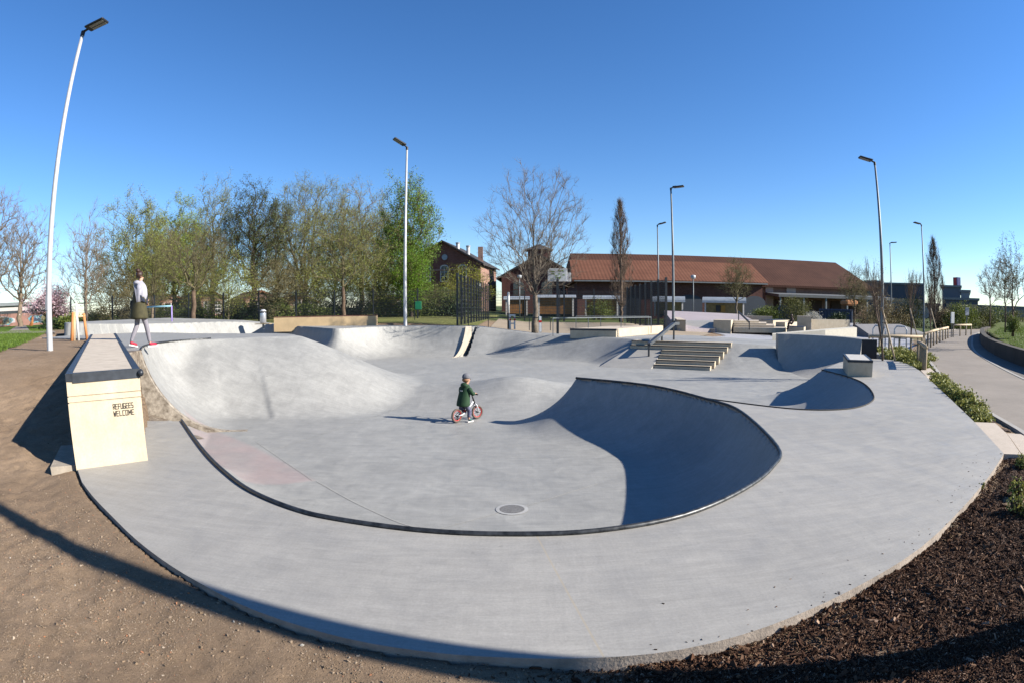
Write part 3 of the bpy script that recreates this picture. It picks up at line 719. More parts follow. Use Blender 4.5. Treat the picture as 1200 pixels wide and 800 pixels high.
# ---- manhole style drain cover in the floor
dc = Vector(at(600, 596, -.897)); mb = MB()
mb.tube([(dc.x, dc.y, -.93), (dc.x, dc.y, -.893)], .15, 28)
tag(mb.build('drain_cover', plain('cast drain cover', (.26, .25, .24), .7, .3, var=.2, scale=30, bmp=.6), origin=tuple(dc)), 'round drain cover set in the floor of the near bowl', 'drain cover')
mb = MB(); n = 28; V = []
for k in range(n):
    a = 2*math.pi*k/n; V += [(dc.x+.153*math.cos(a), dc.y+.153*math.sin(a), -.8945), (dc.x+.20*math.cos(a), dc.y+.20*math.sin(a), -.8955)]
mb.add(V, [(2*k, 2*k+1, (2*k+3) % (2*n), (2*k+2) % (2*n)) for k in range(n)])
o = mb.build('cover_collar', concrete('collar concrete', (.50, .49, .47))[0], bpy.data.objects['drain_cover'], origin=tuple(dc))

# ---- back ledge, bench style box behind the far bowl
def boxledge(label, cat, name, px0, px1, z0, h, depth, mats, trim=True, trimmat=None, group=None):
    a = Vector(at(px0[0], px0[1], z0)); b = Vector(at(px1[0], px1[1], z0)); e = (b-a); e.z = 0; Lh = e.length; e.normalize(); nn = Vector((-e.y, e.x, 0))
    t = thing(name, label, cat, tuple(a), group=group); q = lambda u, v: ((a+e*u+nn*v).x, (a+e*u+nn*v).y)
    mb = MB(); mb.prism([q(0, 0), q(Lh, 0), q(Lh, depth), q(0, depth)], z0-.15, z0+h-.012); mb.build('body', mats, t, origin=tuple(a))
    mb = MB(); mb.prism([q(-.005, -.005), q(Lh+.005, -.005), q(Lh+.005, depth+.005), q(-.005, depth+.005)], z0+h-.011, z0+h+.012 if trim else z0+h)
    mb.build('top_edge', trimmat or m_steel, t, origin=tuple(a)); return t
m_rust = plain('rusty brown edge', (.16, .07, .045), .8, var=.3, obj=False)
bl0 = far(321, 382, 27.5); bl1 = far(442, 382, 26.9)
def boxledge_w(label, cat, name, a, b, z0, h, depth, mats, trimmat, group=None):
    a = Vector((a[0], a[1], z0)); b = Vector((b[0], b[1], z0)); e = (b-a).normalized(); Lh = (b-a).length; nn = Vector((-e.y, e.x, 0))
    t = thing(name, label, cat, tuple(a), group=group); q = lambda u, v: ((a+e*u+nn*v).x, (a+e*u+nn*v).y)
    mb = MB(); mb.prism([q(0, 0), q(Lh, 0), q(Lh, depth), q(0, depth)], z0-.2, z0+h-.012); mb.build('body', mats, t, origin=tuple(a))
    mb = MB(); mb.prism([q(-.006, -.006), q(Lh+.006, -.006), q(Lh+.006, depth+.006), q(-.006, depth+.006)], z0+h-.011, z0+h+.02)
    mb.build('top_edge', trimmat, t, origin=tuple(a)); return t
m_orangebeige = plain('warm beige ledge', (.66, .48, .28), .8, var=.12, scale=3, obj=False)
boxledge_w('long low beige ledge with rusty top edge behind the far bowl', 'skate ledge', 'skate_ledge', bl0, bl1, .70, .47, .9, m_orangebeige, m_rust)

# spine cheek: warm concrete strip between the far left wall and the bank
mb = MB(); V = []; KK = 12; a0 = Vector((-1.93, 24.74)); b0 = Vector((-1.55, 25.2)); n_ = 0
for k in range(KK+1):
    t = k/KK; u = t*1.75; W = 1.75; Hh = 1.17; Rr = (W*W+Hh*Hh)/(2*Hh); h = Rr-math.sqrt(max(Rr*Rr-(W-u)**2, 0))
    z = -.5+h+.025
    w_ = .24-.16*t; xl = a0.x-.06-.42*t
    V += [(xl, a0.y-u, z-.02*t), (xl+w_, a0.y+.14-u, z-.01-.02*t), (xl+w_, a0.y+.14-u, z-.5), (xl, a0.y-u, z-.5)]
Fc = []
for k in range(KK):
    for j in range(4): Fc.append((4*k+j, 4*k+(j+1) % 4, 4*k+4+(j+1) % 4, 4*k+4+j))
Fc += [(0, 1, 2, 3), tuple(4*KK+j for j in (3, 2, 1, 0))]
mb.add(V, Fc); tag(mb.build('spine_cheek', plain('warm grey cheek', (.50, .44, .35), .8, var=.12, obj=False)), 'narrow warm coloured concrete cheek between the two far transitions', 'ramp cheek')

# muddy end face of the raised quarter pipe beside the ledge
gd = Vector((1.56, .62)).normalized(); gn = Vector((gd.y, -gd.x)); V = []; KK = 90
for k in range(KK+1):
    u = -.02 + 2.3*k/KK; q = Vector(T0) + gd*u; i_ = q - gn*.10
    z = float(terrain(np.array([[i_.x]]), np.array([[i_.y]]))[0][0, 0]) + .012; f_ = q + gn*.085; b_ = q - gn*.05
    V += [(b_.x, b_.y, z), (f_.x, f_.y, z-.004), (f_.x, f_.y, z-2.0 if z > -.5 else -1.6)]
mb = MB(); mb.add(V, [f for k in range(KK) for f in ((3*k, 3*k+1, 3*k+4, 3*k+3), (3*k+1, 3*k+2, 3*k+5, 3*k+4))])
tag(mb.build('ramp_end_wall', m_soiledge, auto=R(40)), 'muddy brown end wall of the raised quarter pipe beside the lettered ledge', 'ramp wall')
# seams in the bowl floor
def seam(px, w=.0045, z=-.893):
    P = [Vector(at(x, y, z)) for x, y in px]; V = []
    for i, p in enumerate(P):
        t_ = (P[min(i+1, len(P)-1)]-P[max(i-1, 0)]).normalized(); s_ = Vector((-t_.y, t_.x, 0)); zz = float(terrain(np.array([[p.x]]), np.array([[p.y]]))[0][0, 0])+.006
        V += [(p.x-s_.x*w, p.y-s_.y*w, zz), (p.x+s_.x*w, p.y+s_.y*w, zz)]
    return V, [(2*i, 2*i+1, 2*i+3, 2*i+2) for i in range(len(P)-1)]
mb = MB(); li = lambda a, b, n=14: [(a[0]+(b[0]-a[0])*k/n, a[1]+(b[1]-a[1])*k/n) for k in range(n+1)]
for pl_s in (li((430, 641), (584, 600)), li((616, 592), (700, 566)), li((318, 527), (480, 474)), catmull([(371, 563), (420, 590), (470, 612), (505, 620)], 5), li((366, 562), (300, 517))):
    V_, F_ = seam(pl_s); mb.add(V_, F_)
tag(mb.build('floor_joints', plain('pale joint filler', (.50, .48, .44), .8)), kind='structure')
# ================================================================== GROUND COVERS
def grass_mat(name, c1, c2, patch=None):
    m, t, bs = nt(name); P = pos(t)
    cc = ramp(t, noise(t, P, .5, 6, .7), [(.3, c1), (.7, c2)])
    cc = mixc(t, .6, cc, ramp(t, noise(t, P, 14, 5, .75), [(.3, .55), (.7, 1.3)]), 'MULTIPLY')
    if patch: cc = mixc(t, ramp(t, noise(t, P, 1.6, 5, .6), [(.56, 0.0), (.66, .8)]), cc, patch)
    t.links.new(cc, bs.inputs['Base Color']); bs.inputs['Roughness'].default_value = .95; bs.inputs['Specular IOR Level'].default_value = .1
    bump(t, bs, noise(t, P, 40, 4, .8), .8, .03); return m
m_grass = grass_mat('spring grass', (.085, .15, .02), (.15, .225, .035))
m_grass2 = grass_mat('thin grass', (.11, .15, .03), (.17, .20, .06), (.20, .16, .09))
m_grassy = grass_mat('dry yellow grass', (.20, .21, .07), (.30, .29, .11))
def flat_mat(name, c, sc_=9, var=.12, patch=None, jt=None):
    m, t, bs = nt(name); P = pos(t)
    cc = ramp(t, noise(t, P, .7, 6, .65), [(.3, tuple(x*(1-var) for x in c)), (.7, tuple(x*(1+var) for x in c))])
    cc = mixc(t, .5, cc, ramp(t, noise(t, P, 55, 3, .7), [(.3, .72), (.7, 1.18)]), 'MULTIPLY')
    cc = mixc(t, .3, cc, ramp(t, noise(t, P, 4, 5, .7, .6), [(.3, .75), (.7, 1.1)]), 'MULTIPLY')
    t.links.new(cc, bs.inputs['Base Color']); bs.inputs['Roughness'].default_value = .9; bs.inputs['Specular IOR Level'].default_value = .2
    bump(t, bs, noise(t, P, 90, 3, .7), .4, .004); return m
m_path = flat_mat('fine gravel asphalt path', (.34, .295, .25))
m_court = flat_mat('clay court', (.42, .34, .25))
m_kerb = flat_mat('kerb stone', (.48, .45, .41))
m_wallst = flat_mat('old retaining wall', (.10, .085, .07), var=.3)
m_slabst = flat_mat('stepping slab', (.66, .56, .46), var=.06)
sheet('lawn', [(-11.6, 8.9), (-15.5, 13.2), (-20.5, 18.4), (-27, 25), (-34, 33), (-30, 44), (-90, 130), (-190, 90), (-90, -5), (-14, -2), (-10.2, 3.5), (-10.4, 7.2)], .35, .02, m_grass, amp=.02)
sheet('verge_grass', [(-27.5, 26.0), (-18, 24.6), (-13, 27.1), (-8, 27.3), (-1.4, 26.5), (-1.2, 60), (-40, 60), (-34, 35)], .3, .015, m_grassy)
lpth = [at(x, y, .7) for x, y in ((-80, 401), (0, 391), (50, 390.5), (63, 390.7))]; lpth2 = [at(x, y, .7) for x, y in ((-80, 404), (0, 394), (50, 393.2), (66, 393.2))]
strip('park_path', resample(lpth, 14), resample(lpth2, 14), m_path, .05)
a = [at(x, y, .7) for x, y in ((8, 392.6), (15, 387), (22, 382.5))]; b = [at(x, y, .7) for x, y in ((36, 392.4), (33, 387), (30, 382.5))]
strip('park_path', resample(a, 12), resample(b, 12), m_path, .055)
sheet('sports_court', [(-1.0, 25.75), (1.2, 25.2), (3.3, 24.5), (4.8, 24.6), (8.4, 24.8), (10.5, 28.5), (14, 44), (-1.0, 44)], .25, .022, m_court)
# plaza beyond the stairs
plaza = [(4.6, 22.9), (8.2, 23.6), (12, 18.2), (13.2, 16.6), (15.2, 17.6), (21, 24.0), (31, 36), (38, 50), (14, 52), (10.8, 28), (8.5, 24.9)]
sheet('plaza', plaza, .3, .026, m_plaza)
# right side: foot / cycle path, kerbs, retaining wall and raised lawn
PL = catmull([(6.0, 2.2), (6.75, 4.0), (7.67, 5.64), (8.73, 7.69), (9.85, 9.46), (11.03, 11.16), (13.44, 14.31), (17.2, 19.0), (22.03, 24.08), (27.5, 30.2), (33.2, 34.9), (40, 39), (52, 46), (75, 58)], 4)
PRr = catmull([(10.6, 1.0), (11.4, 5.2), (12.7, 8.4), (13.9, 10.5), (15.4, 12.6), (17.3, 15.1), (19.6, 17.9), (23.0, 21.4), (27.5, 25.6), (33.5, 31.0), (40, 35.6), (46, 38.6), (56, 44), (78, 55)], 4)
n_ = 70; PLs, PRs = resample(PL, n_), resample(PRr, n_)
def zpath(X, Y): return gz(X, Y)*0 + np.interp(np.hypot(X, Y), [0, 8, 20, 40, 60, 110], [-.2, -.2, -.17, -.05, .1, .3])
strip('cycle_path', PLs, PRs, m_path, .0, zf=zpath, nx_=10)
def ribbon3(name, pl, w, z0f, h, mat, label, cat, off=0.0, kind=None):
    a = offset(pl, off); b = offset(pl, off+w); mb = MB(); V = []; n = len(pl)
    for i in range(n):
        z = float(z0f(pl[i][0], pl[i][1]))
        V += [(a[i][0], a[i][1], z-.5), (a[i][0], a[i][1], z+h), (b[i][0], b[i][1], z+h), (b[i][0], b[i][1], z-.5)]
    Fc = []
    for i in range(n-1):
        for k in range(4): Fc.append((4*i+k, 4*i+(k+1) % 4, 4*i+4+(k+1) % 4, 4*i+4+k))
    Fc += [(3, 2, 1, 0), tuple(4*(n-1)+k for k in range(4))]
    mb.add(V, Fc); o = mb.build(name, mat)
    if kind: tag(o, kind=kind)
    else: tag(o, label, cat)
    return o
ribbon3('kerb', PLs, .11, zpath, .035, m_kerb, None, None, off=-.11, kind='structure')
ribbon3('kerb', PRs, .13, zpath, .012, m_kerb, None, None, off=0.0, kind='structure')
WB = resample([p for p in catmull([(13.2, 2.4), (14.0, 6.2), (15.1, 9.2), (16.6, 12.2), (18.7, 15.3), (21.2, 18.4), (24.4, 21.8), (28.6, 25.8), (33.0, 29.6), (36.0, 31.6)], 5)], 50)
strip('gutter_paving', resample([p for p in PRs if p[1] < 33], 50), WB, flat_mat('wall shadow gravel', (.22, .20, .18)), .006, zf=zpath)  # dark tone paints in the wall's shadow between kerb and wall
ribbon3('retaining_wall', WB, .32, lambda x, y: zpath(x, y), .56, m_wallst, 'low dark stone retaining wall curving along the cycle path below the lawn', 'wall', off=.0)
wb2 = offset(WB, .30)
rl = wb2 + [(40, 34.5), (50, 40), (70, 50), (120, 70), (160, 40), (90, -20), (20, -10), (13.8, -2)]
sheet('raised_lawn', rl, .5, 0.0, m_grass2, zf=lambda X, Y: .33 + .25*sstep(20, 60, np.hypot(X, Y)) + .25*sstep(0, 8, polydist(X, Y, WB)[0]), amp=.03)
# planting strips: soil, slabs
m_mulch = None
def mulch_mat():
    m, t, bs = nt('bark mulch'); P = pos(t)
    v = N(t, 'ShaderNodeTexVoronoi', feature='F1'); v.inputs['Scale'].default_value = 55
    mp = pos(t, (1, 1.9, 1), (0, 0, .6)); t.links.new(mp, v.inputs['Vector'])
    v2 = N(t, 'ShaderNodeTexVoronoi', feature='F1'); v2.inputs['Scale'].default_value = 38; t.links.new(pos(t, (2.1, 1, 1), (0, 0, -.4)), v2.inputs['Vector'])
    sp = N(t, 'ShaderNodeSeparateColor'); t.links.new(v.outputs['Color'], sp.inputs[0]); sp2 = N(t, 'ShaderNodeSeparateColor'); t.links.new(v2.outputs['Color'], sp2.inputs[0])
    c = ramp(t, sp.outputs[0], [(.1, (.030, .015, .009)), (.55, (.075, .040, .025)), (.86, (.13, .072, .045)), (.97, (.26, .16, .11))])
    c2 = ramp(t, sp2.outputs[0], [(.1, (.035, .018, .011)), (.6, (.065, .035, .022)), (.95, (.17, .10, .065))])
    cc = mixc(t, noise(t, P, 9, 4, .7), c, c2); cc = mixc(t, .5, cc, ramp(t, noise(t, P, 2, 5, .7), [(.3, .6), (.7, 1.2)]), 'MULTIPLY')
    t.links.new(cc, bs.inputs['Base Color']); bs.inputs['Roughness'].default_value = .9; bs.inputs['Specular IOR Level'].default_value = .2
    hh = mixc(t, .5, v.outputs['Distance'], v2.outputs['Distance']); bump(t, bs, hh, 1.0, .02); return m
m_mulch = mulch_mat()
edgeR = outer[-26:] + rightedge[:4]
mul = [(-.1, .4), (.12, 1.1), (.30, 1.6), (.52, 2.02)] + [p for p in outer if p[0] > .5 and p[1] < 4.4] + [(6.4, 5.2), (6.9, 5.3), (6.62, 4.1), (5.9, 2.2), (5.5, .4)]
mulo = sheet('mulch_bed', mul, .03, .022, m_mulch, amp=.045, rough_edge=.3)
sheet('shrub_bed', rightedge[:5] + [(11.9, 15.5), (13, 17), (15, 17.4), (17.0, 19.1), (13.3, 14.4), (10.9, 11.2), (9.7, 9.5), (8.55, 7.7), (7.5, 5.7), (6.75, 6.0)], .06, .01, m_mulch, amp=.03)
def slabpoly(pts, z, label, o_=None):
    P = [at(x, y, z)[:2] for x, y in pts]; c = (sum(p[0] for p in P)/len(P), sum(p[1] for p in P)/len(P), z)
    mb = MB(); mb.prism(P, z-.12, z); return tag(mb.build('stepping_slab', m_slabst, origin=c), label, 'paving slab', 'pale slabs between skate deck and cycle path')
slabpoly([(1141.5, 494), (1166, 495), (1180, 507.5), (1197, 532), (1176.6, 531.2)], -.012, 'large pale slab at the near end of the green planting strip')
slabpoly([(1180, 507), (1196, 508), (1206, 513), (1214, 531), (1198, 532)], -.03, 'pale slab touching the photo edge beside the cycle path')
slabpoly([(1079, 433.5), (1090, 430.5), (1097.5, 437.5), (1086, 441)], -.012, 'pale slab at the far end of the green planting strip')
slabpoly([(1091, 437.6), (1099, 435.6), (1105, 440.5), (1098, 442.5)], -.03, 'small pale slab half hidden by leaves near the far strip end')

# soil clods and stones, loose bark
def scatter_rocks(name, n, region, zf, sizes, mats, label, cat, seed, dens=None):
    rg = np.random.default_rng(seed); ico = [(0,0,1),(.894,0,.447),(.276,.851,.447),(-.724,.526,.447),(-.724,-.526,.447),(.276,-.851,.447),(.724,.526,-.447),(-.276,.851,-.447),(-.894,0,-.447),(-.276,-.851,-.447),(.724,-.526,-.447),(0,0,-1)]
    icf = [(0,1,2),(0,2,3),(0,3,4),(0,4,5),(0,5,1),(1,6,2),(2,7,3),(3,8,4),(4,9,5),(5,10,1),(6,7,2),(7,8,3),(8,9,4),(9,10,5),(10,6,1),(11,7,6),(11,8,7),(11,9,8),(11,10,9),(11,6,10)]
    I = np.array(ico); Fi = np.array(icf); Vs = []; Fs = []; x0, x1, y0, y1 = region; MI = []
    cnt = 0
    while cnt < n:
        x = rg.uniform(x0, x1, 4000); y = rg.uniform(y0, y1, 4000)
        ok = ~inside(x, y, CP) & (polydist(x, y, D, True)[0] > .03)
        if dens is not None: ok &= dens(x, y) > rg.random(4000)
        for X_, Y_ in zip(x[ok], y[ok]):
            if cnt >= n: break
            s_ = sizes[0] + (sizes[1]-sizes[0])*rg.random()**4
            P = I*(1+.35*(rg.random((12, 1))-.5))*s_*np.array([1, rg.uniform(.6, 1), rg.uniform(.45, .8)])
            a = rg.uniform(0, 6.28); P = np.stack([P[:, 0]*math.cos(a)-P[:, 1]*math.sin(a), P[:, 0]*math.sin(a)+P[:, 1]*math.cos(a), P[:, 2]], 1)
            Vs.append((X_, Y_, s_, P)); cnt += 1
    xs_ = np.array([v[0] for v in Vs]); ys_ = np.array([v[1] for v in Vs]); zs_ = zf(xs_, ys_)
    VV = np.concatenate([v[3] + np.array([v[0], v[1], z+v[2]*.15]) for v, z in zip(Vs, zs_)]); FF = np.concatenate([Fi + 12*i for i in range(len(Vs))])
    o = np_mesh(name, VV, FF, mats, smooth=False)
    o.data.polygons.foreach_set('material_index', np.repeat(rg.choice(len(mats), len(Vs), p=[.66, .25, .06, .03][:len(mats)] if len(mats) == 4 else None), 20).astype(np.int32))
    tag(o, label, cat, kind='stuff'); return o
def gsoil(x, y):
    near = (1-sstep(9, 16, np.hypot(x, y)))
    b = .05*vnoise(x, y, .9, 1) + .026*vnoise(x, y, 3.1, 2) + .02*vnoise(x, y, 7, 3) + .016*vnoise(x, y, 13, 4) + .014*vnoise(x, y, 24, 5)*(vnoise(x, y, 1.1, 7) > -.1)
    dD = polydist(x, y, D, True)[0]
    return gz(x, y) + b*np.clip(dD/.5, .35, 1)*(near*.8+.2) + .05*np.exp(-(dD/.35)**2)*(1-sstep(-.2, .5, x))
def mk(c, r=.95): return plain('clod %.2f %.2f' % (c[0], c[2]), c, r, var=.25, scale=20, obj=False, spec=.1)
scatter_rocks('soil_clods', 1500, (-8.5, .9, .9, 9.5), gsoil, (.002, .013), [mk((.31, .23, .16)), mk((.36, .28, .205)), mk((.50, .46, .40)), mk((.46, .20, .10))], 'small clods, stones and brick crumbs on the bare soil', 'stones', 5,
              dens=lambda x, y: np.clip(1.3-np.hypot(x, y)/8, .15, 1)*np.where(polydist(x, y, D, True)[0] < .25, 1, .45))
def mulch_z(x, y): return gz(x, y)+.022+.045*(vnoise(x, y, 2.2, 11)+.6*vnoise(x, y, 6.1, 12)+.45*vnoise(x, y, 14, 13)+.3*vnoise(x, y, 31, 14))
def scatter_chips(name, n, seed, box, okf, zf, Lr, big, wr, mats, p, label, cat, zz=.45, lift=.004):
    rg = np.random.default_rng(seed); x = rg.uniform(box[0], box[1], n*5); y = rg.uniform(box[2], box[3], n*5)
    ok = okf(x, y, rg); x = x[ok][:n]; y = y[ok][:n]; n = len(x); z = zf(x, y)
    L = rg.uniform(*Lr, n)*(1+big*(rg.random(n) < .05)); W = L*rg.uniform(wr[0], wr[1], n); T = W*rg.uniform(.3, .6, n)
    q = rg.normal(size=(n, 3)); q[:, 2] *= zz; q /= np.linalg.norm(q, axis=1)[:, None]; r = rg.normal(size=(n, 3)); r -= (r*q).sum(1)[:, None]*q; r /= np.linalg.norm(r, axis=1)[:, None]; u = np.cross(q, r)
    base = np.array([(a, b, c) for c in (-1, 1) for b in (-1, 1) for a in (-1, 1)], float); V = np.zeros((n, 8, 3)); jt = 1+.35*(rg.random((n, 8))-.5)
    for i, (a, b, c) in enumerate(base): V[:, i] = (q*(a*L)[:, None] + r*(b*W*(1-.35*(a > 0)))[:, None] + u*(c*T)[:, None])*jt[:, i:i+1]
    V += np.stack([x, y, z+lift], 1)[:, None, :]
    Fi = np.array([(0,2,3,1), (4,5,7,6), (0,1,5,4), (2,6,7,3), (0,4,6,2), (1,3,7,5)]); FF = (Fi[None] + 8*np.arange(n)[:, None, None]).reshape(-1, 4)
    o = np_mesh(name, V.reshape(-1, 3), FF, mats, smooth=False)
    o.data.polygons.foreach_set('material_index', np.repeat(rg.choice(len(mats), n, p=p), 6).astype(np.int32)); tag(o, label, cat, kind='stuff')
chipm = [mk((.060, .030, .019)), mk((.11, .058, .036)), mk((.19, .112, .070)), mk((.40, .27, .19))]
scatter_chips('bark_chips', 105000, 9, (.0, 6.8, .6, 5.3), lambda x, y, rg: inside(x, y, mul) & (rg.random(len(x)) < np.clip(1.45-np.hypot(x, y)/5.5, .22, 1)), mulch_z, (.0035, .0115), 1.6, (.2, .5), chipm, [.40, .34, .20, .06], 'loose dark bark chips covering the bed', 'bark chips', zz=.6)
scatter_chips('bark_chips', 2600, 19, (-.6, 1.0, .9, 2.3), lambda x, y, rg: ~inside(x, y, mul) & ~inside(x, y, D) & (rg.random(len(x)) < np.clip((x+.35)/.9, 0, 1)**2), lambda x, y: gsoil(x, y)+.001, (.003, .011), 1.6, (.2, .5), chipm, [.40, .34, .20, .06], 'stray bark chips blending into the bare soil by the deck edge', 'bark chips', zz=.6)
scatter_chips('bark_chips', 420, 29, (.5, 6.3, 1.9, 5.0), lambda x, y, rg: inside(x, y, D) & (polydist(x, y, outer)[0] < .05+.45*rg.random(len(x))**5), lambda x, y: np.zeros_like(x), (.002, .008), .8, (.2, .5), chipm, [.40, .34, .20, .06], 'few stray bark crumbs lying on the deck rim', 'bark chips', zz=.05, lift=.002)
crm = [mk((.25, .18, .12)), mk((.33, .25, .18)), mk((.42, .34, .26)), mk((.44, .22, .13))]
scatter_chips('soil_crumbs', 60000, 39, (-7.5, .9, .9, 6.5), lambda x, y, rg: ~inside(x, y, CP) & ~inside(x, y, mul) & (rg.random(len(x)) < np.clip(1.35-np.hypot(x, y)/4.6, .06, 1)*np.where(vnoise(x, y, 1.7, 21)+.5*vnoise(x, y, 5, 22) > .0, 1, .3)), lambda x, y: gsoil(x, y), (.0012, .0042), 1.4, (.6, 1.0), crm, [.42, .42, .12, .04], 'fine crumbs of dry earth on the bare soil', 'soil crumbs', zz=1, lift=.0006)
# ================================================================== LAMPS
m_led = plain('lamp lens', (.25, .24, .21), .3, var=.3, scale=30)
def lamp(x, y, z, h, head_rz, tilt, label, r0=.085, r1=.045, mat=m_galv, double=False, cat='street lamp', grp='tall flood light poles around the skate park', size=(.62, .34)):
    t = thing('street_lamp', label, cat, (x, y, z), 0, grp)
    mb = MB(); mb.tube([(0, 0, -.3), (0, 0, .02), (0, 0, h*.5), (0, 0, h)], [r0, r0, (r0+r1)/2, r1], 14); mb.build('pole', mat, t, smooth=True)
    mb = MB(); mb.box((0, -r0-.004, 1.1), (.09, .012, .34)); mb.build('service_door', mat, t)
    Rz = Matrix.Rotation(head_rz, 3, 'Z'); Rt = Rz @ Matrix.Rotation(-tilt, 3, 'Y')
    mb = MB(); mb.tube([(0, 0, h-.12), (0, 0, h+.02)], [r1+.015, r1+.015], 12)
    p0 = Vector((0, 0, h)); p1 = p0 + Rt @ Vector((.16, 0, .02)); mb.tube([p0, p1], [.04, .035], 10); mb.build('bracket', m_black, t)
    c = p0 + Rt @ Vector((.16+size[0]/2, 0, .03))
    mb = MB(); mb.box(c, (size[0], size[1], .075), rot=Rt, bev=.02); mb.box(p0 + Rt @ Vector((.24, 0, .06)), (.24, size[1]*.8, .05), rot=Rt, bev=.01)
    hd = mb.build('lamp_head', m_black, t)
    mb = MB()
    for k in (-1, 1): mb.box(c + Rt @ Vector((.05, k*size[1]*.22, -.042)), (size[0]*.72, size[1]*.34, .012), rot=Rt)
    mb.build('lens', m_led, hd); return t
toc = lambda x, y: math.atan2(13-y, -1-x)
lamp(-10.75, 9.9, .78, 8.0, toc(-10.75, 9.9)-.25, R(8), 'tall white lamp pole on the bare soil left of the long ledge', r0=.085, r1=.05)
lamp(-4.83, 25.75, .7, 8.3, R(-150), R(28), 'tall pale lamp pole behind the far bowl, between the low ledge and the ball cage', r0=.085)
lamp(9.07, 31.4, .3, 8.0, R(-25), R(5), 'tall grey lamp pole behind the stair handrail', mat=m_galvd)
lamp(15.5, 20.2, -.12, 8.0, R(165), R(12), 'tall dark lamp pole in the shrub bed beside the curved wall', mat=m_galvd, r0=.09)
lamp(31.4, 35.0, .1, 8.1, R(175), R(8), 'grey lamp pole beside the wooden railing of the cycle path', mat=m_galvd)
lamp(37.3, 47.0, .2, 8.0, R(-30), R(5), 'small looking lamp pole far behind the bare young trees', mat=m_galvd)
lamp(12.1, 46.4, .3, 8.0, R(-25), R(15), 'slim lamp pole rising behind the dark mesh panel of the ball cage', mat=m_galvd)
# the pole that throws the long shadow across the front of the deck
lamp(4.62, 1.13, -.1, 8.2, R(120), R(8), 'lamp pole just outside the right of the view whose shadow crosses the front', r0=.125, r1=.075)
# small park lights
def park_light(x, y, z, h, label):
    t = thing('park_light', label, 'park light', (x, y, z), 0, 'small park lights with round heads')
    mb = MB(); mb.tube([(0, 0, -.2), (0, 0, h)], [.05, .045], 10); mb.build('pole', m_galvd, t, smooth=True)
    mb = MB(); mb.tube([(0, 0, h), (0, 0, h+.06), (0, 0, h+.3), (0, 0, h+.36)], [.06, .2, .24, .1], 14); mb.build('lamp_head', plain('white lamp head', (.55, .58, .6), .4), t, smooth=True)
q = far(812.5, 366, 52); park_light(q[0], q[1], .6, 3.4, 'small park light in front of the brick arch of the barn')
q = far(560.5, 372, 50); park_light(q[0], q[1], .6, 2.6, 'small park light seen through the posts of the ball cage')
q = far(609, 368, 56); park_light(q[0], q[1], .6, 3.6, 'small park light left of the bare tree trunk')

# ================================================================== FENCES
def mesh_fence(label, pts, zb, h, post_step, wire_v, wire_h, lower=None, posth=None, pr=.035, wr=.0055, grp=None):
    pts = [Vector((p[0], p[1])) for p in pts]; t = thing('mesh_fence', label, 'fence', (pts[0].x, pts[0].y, zb if not callable(zb) else zb(pts[0].x, pts[0].y)), group=grp)
    o_ = tuple(t.location); zz = zb if callable(zb) else (lambda x, y: zb)
    W = MB(); P = []
    for a, b in zip(pts[:-1], pts[1:]):
        L = (b-a).length; d = (b-a)/L; nn = Vector((-d.y, d.x))
        n = max(1, round(L/post_step))
        for k in range(n+1):
            q = a + d*(L*k/n)
            if not P or (P[-1]-q).length > .1: P.append(q)
        k = 0.0
        while k < L:
            q = a + d*k; z = zz(q.x, q.y)
            W.add([(q.x-d.x*wr, q.y-d.y*wr, z+.04), (q.x+d.x*wr, q.y+d.y*wr, z+.04), (q.x+d.x*wr, q.y+d.y*wr, z+h), (q.x-d.x*wr, q.y-d.y*wr, z+h),
                   (q.x+nn.x*wr, q.y+nn.y*wr, z+.04), (q.x+nn.x*wr, q.y+nn.y*wr, z+h)], [(0, 1, 2, 3), (0, 4, 5, 3), (4, 1, 2, 5)])
            k += wire_v
        segs = max(1, int(L/2.5)); hz = .05
        while hz < h:
            w2 = wr*1.6
            for s_ in range(segs):
                q0 = a + d*(L*s_/segs); q1 = a + d*(L*(s_+1)/segs); z0, z1 = zz(q0.x, q0.y)+hz, zz(q1.x, q1.y)+hz
                W.add([(q0.x, q0.y, z0-w2), (q1.x, q1.y, z1-w2), (q1.x, q1.y, z1+w2), (q0.x, q0.y, z0+w2)], [(0, 1, 2, 3)])
            hz += wire_h if not (lower and hz < lower) else wire_h*.5
    W.build('mesh_panel', m_anth, t, origin=o_)
    for q in P:
        z = zz(q.x, q.y); mb = MB(); ph = posth or h+.08; mb.box((q.x, q.y, z+ph/2), (pr*2, pr*2, ph)); mb.build('post', m_anth, t, origin=o_)
    return t
mesh_fence('long dark wire mesh fence running behind the far bowl below the trees', [(-27.5, 27.5), (-23, 31.5), (-16.5, 34.8), (-9, 36.6), (-3.2, 37.2)], .7, 1.95, 2.5, .075, .2, lower=1.2, pr=.04)
F2a = far(536, 384, 26.4); F2b = far(573, 378, 41)
mesh_fence('tall row of dark fence posts with wire mesh beside the clay court', [(F2a[0], F2a[1]), (F2b[0], F2b[1])], .62, 2.15, 1.25, .12, .2, posth=2.45, pr=.04)
F3b = far(735, 380, 43)
mesh_fence('low dark mesh fence across the far side of the clay court', [(F2b[0], F2b[1]), (F3b[0], F3b[1])], .5, 2.2, 2.5, .12, .2, pr=.035)
F4a = far(780.5, 388, 28.3)
mesh_fence('dense dark mesh panel receding beside the long thin railing', [(F4a[0], F4a[1]), (F3b[0], F3b[1])], .33, 2.55, 2.0, .045, .10, pr=.05, wr=.004)

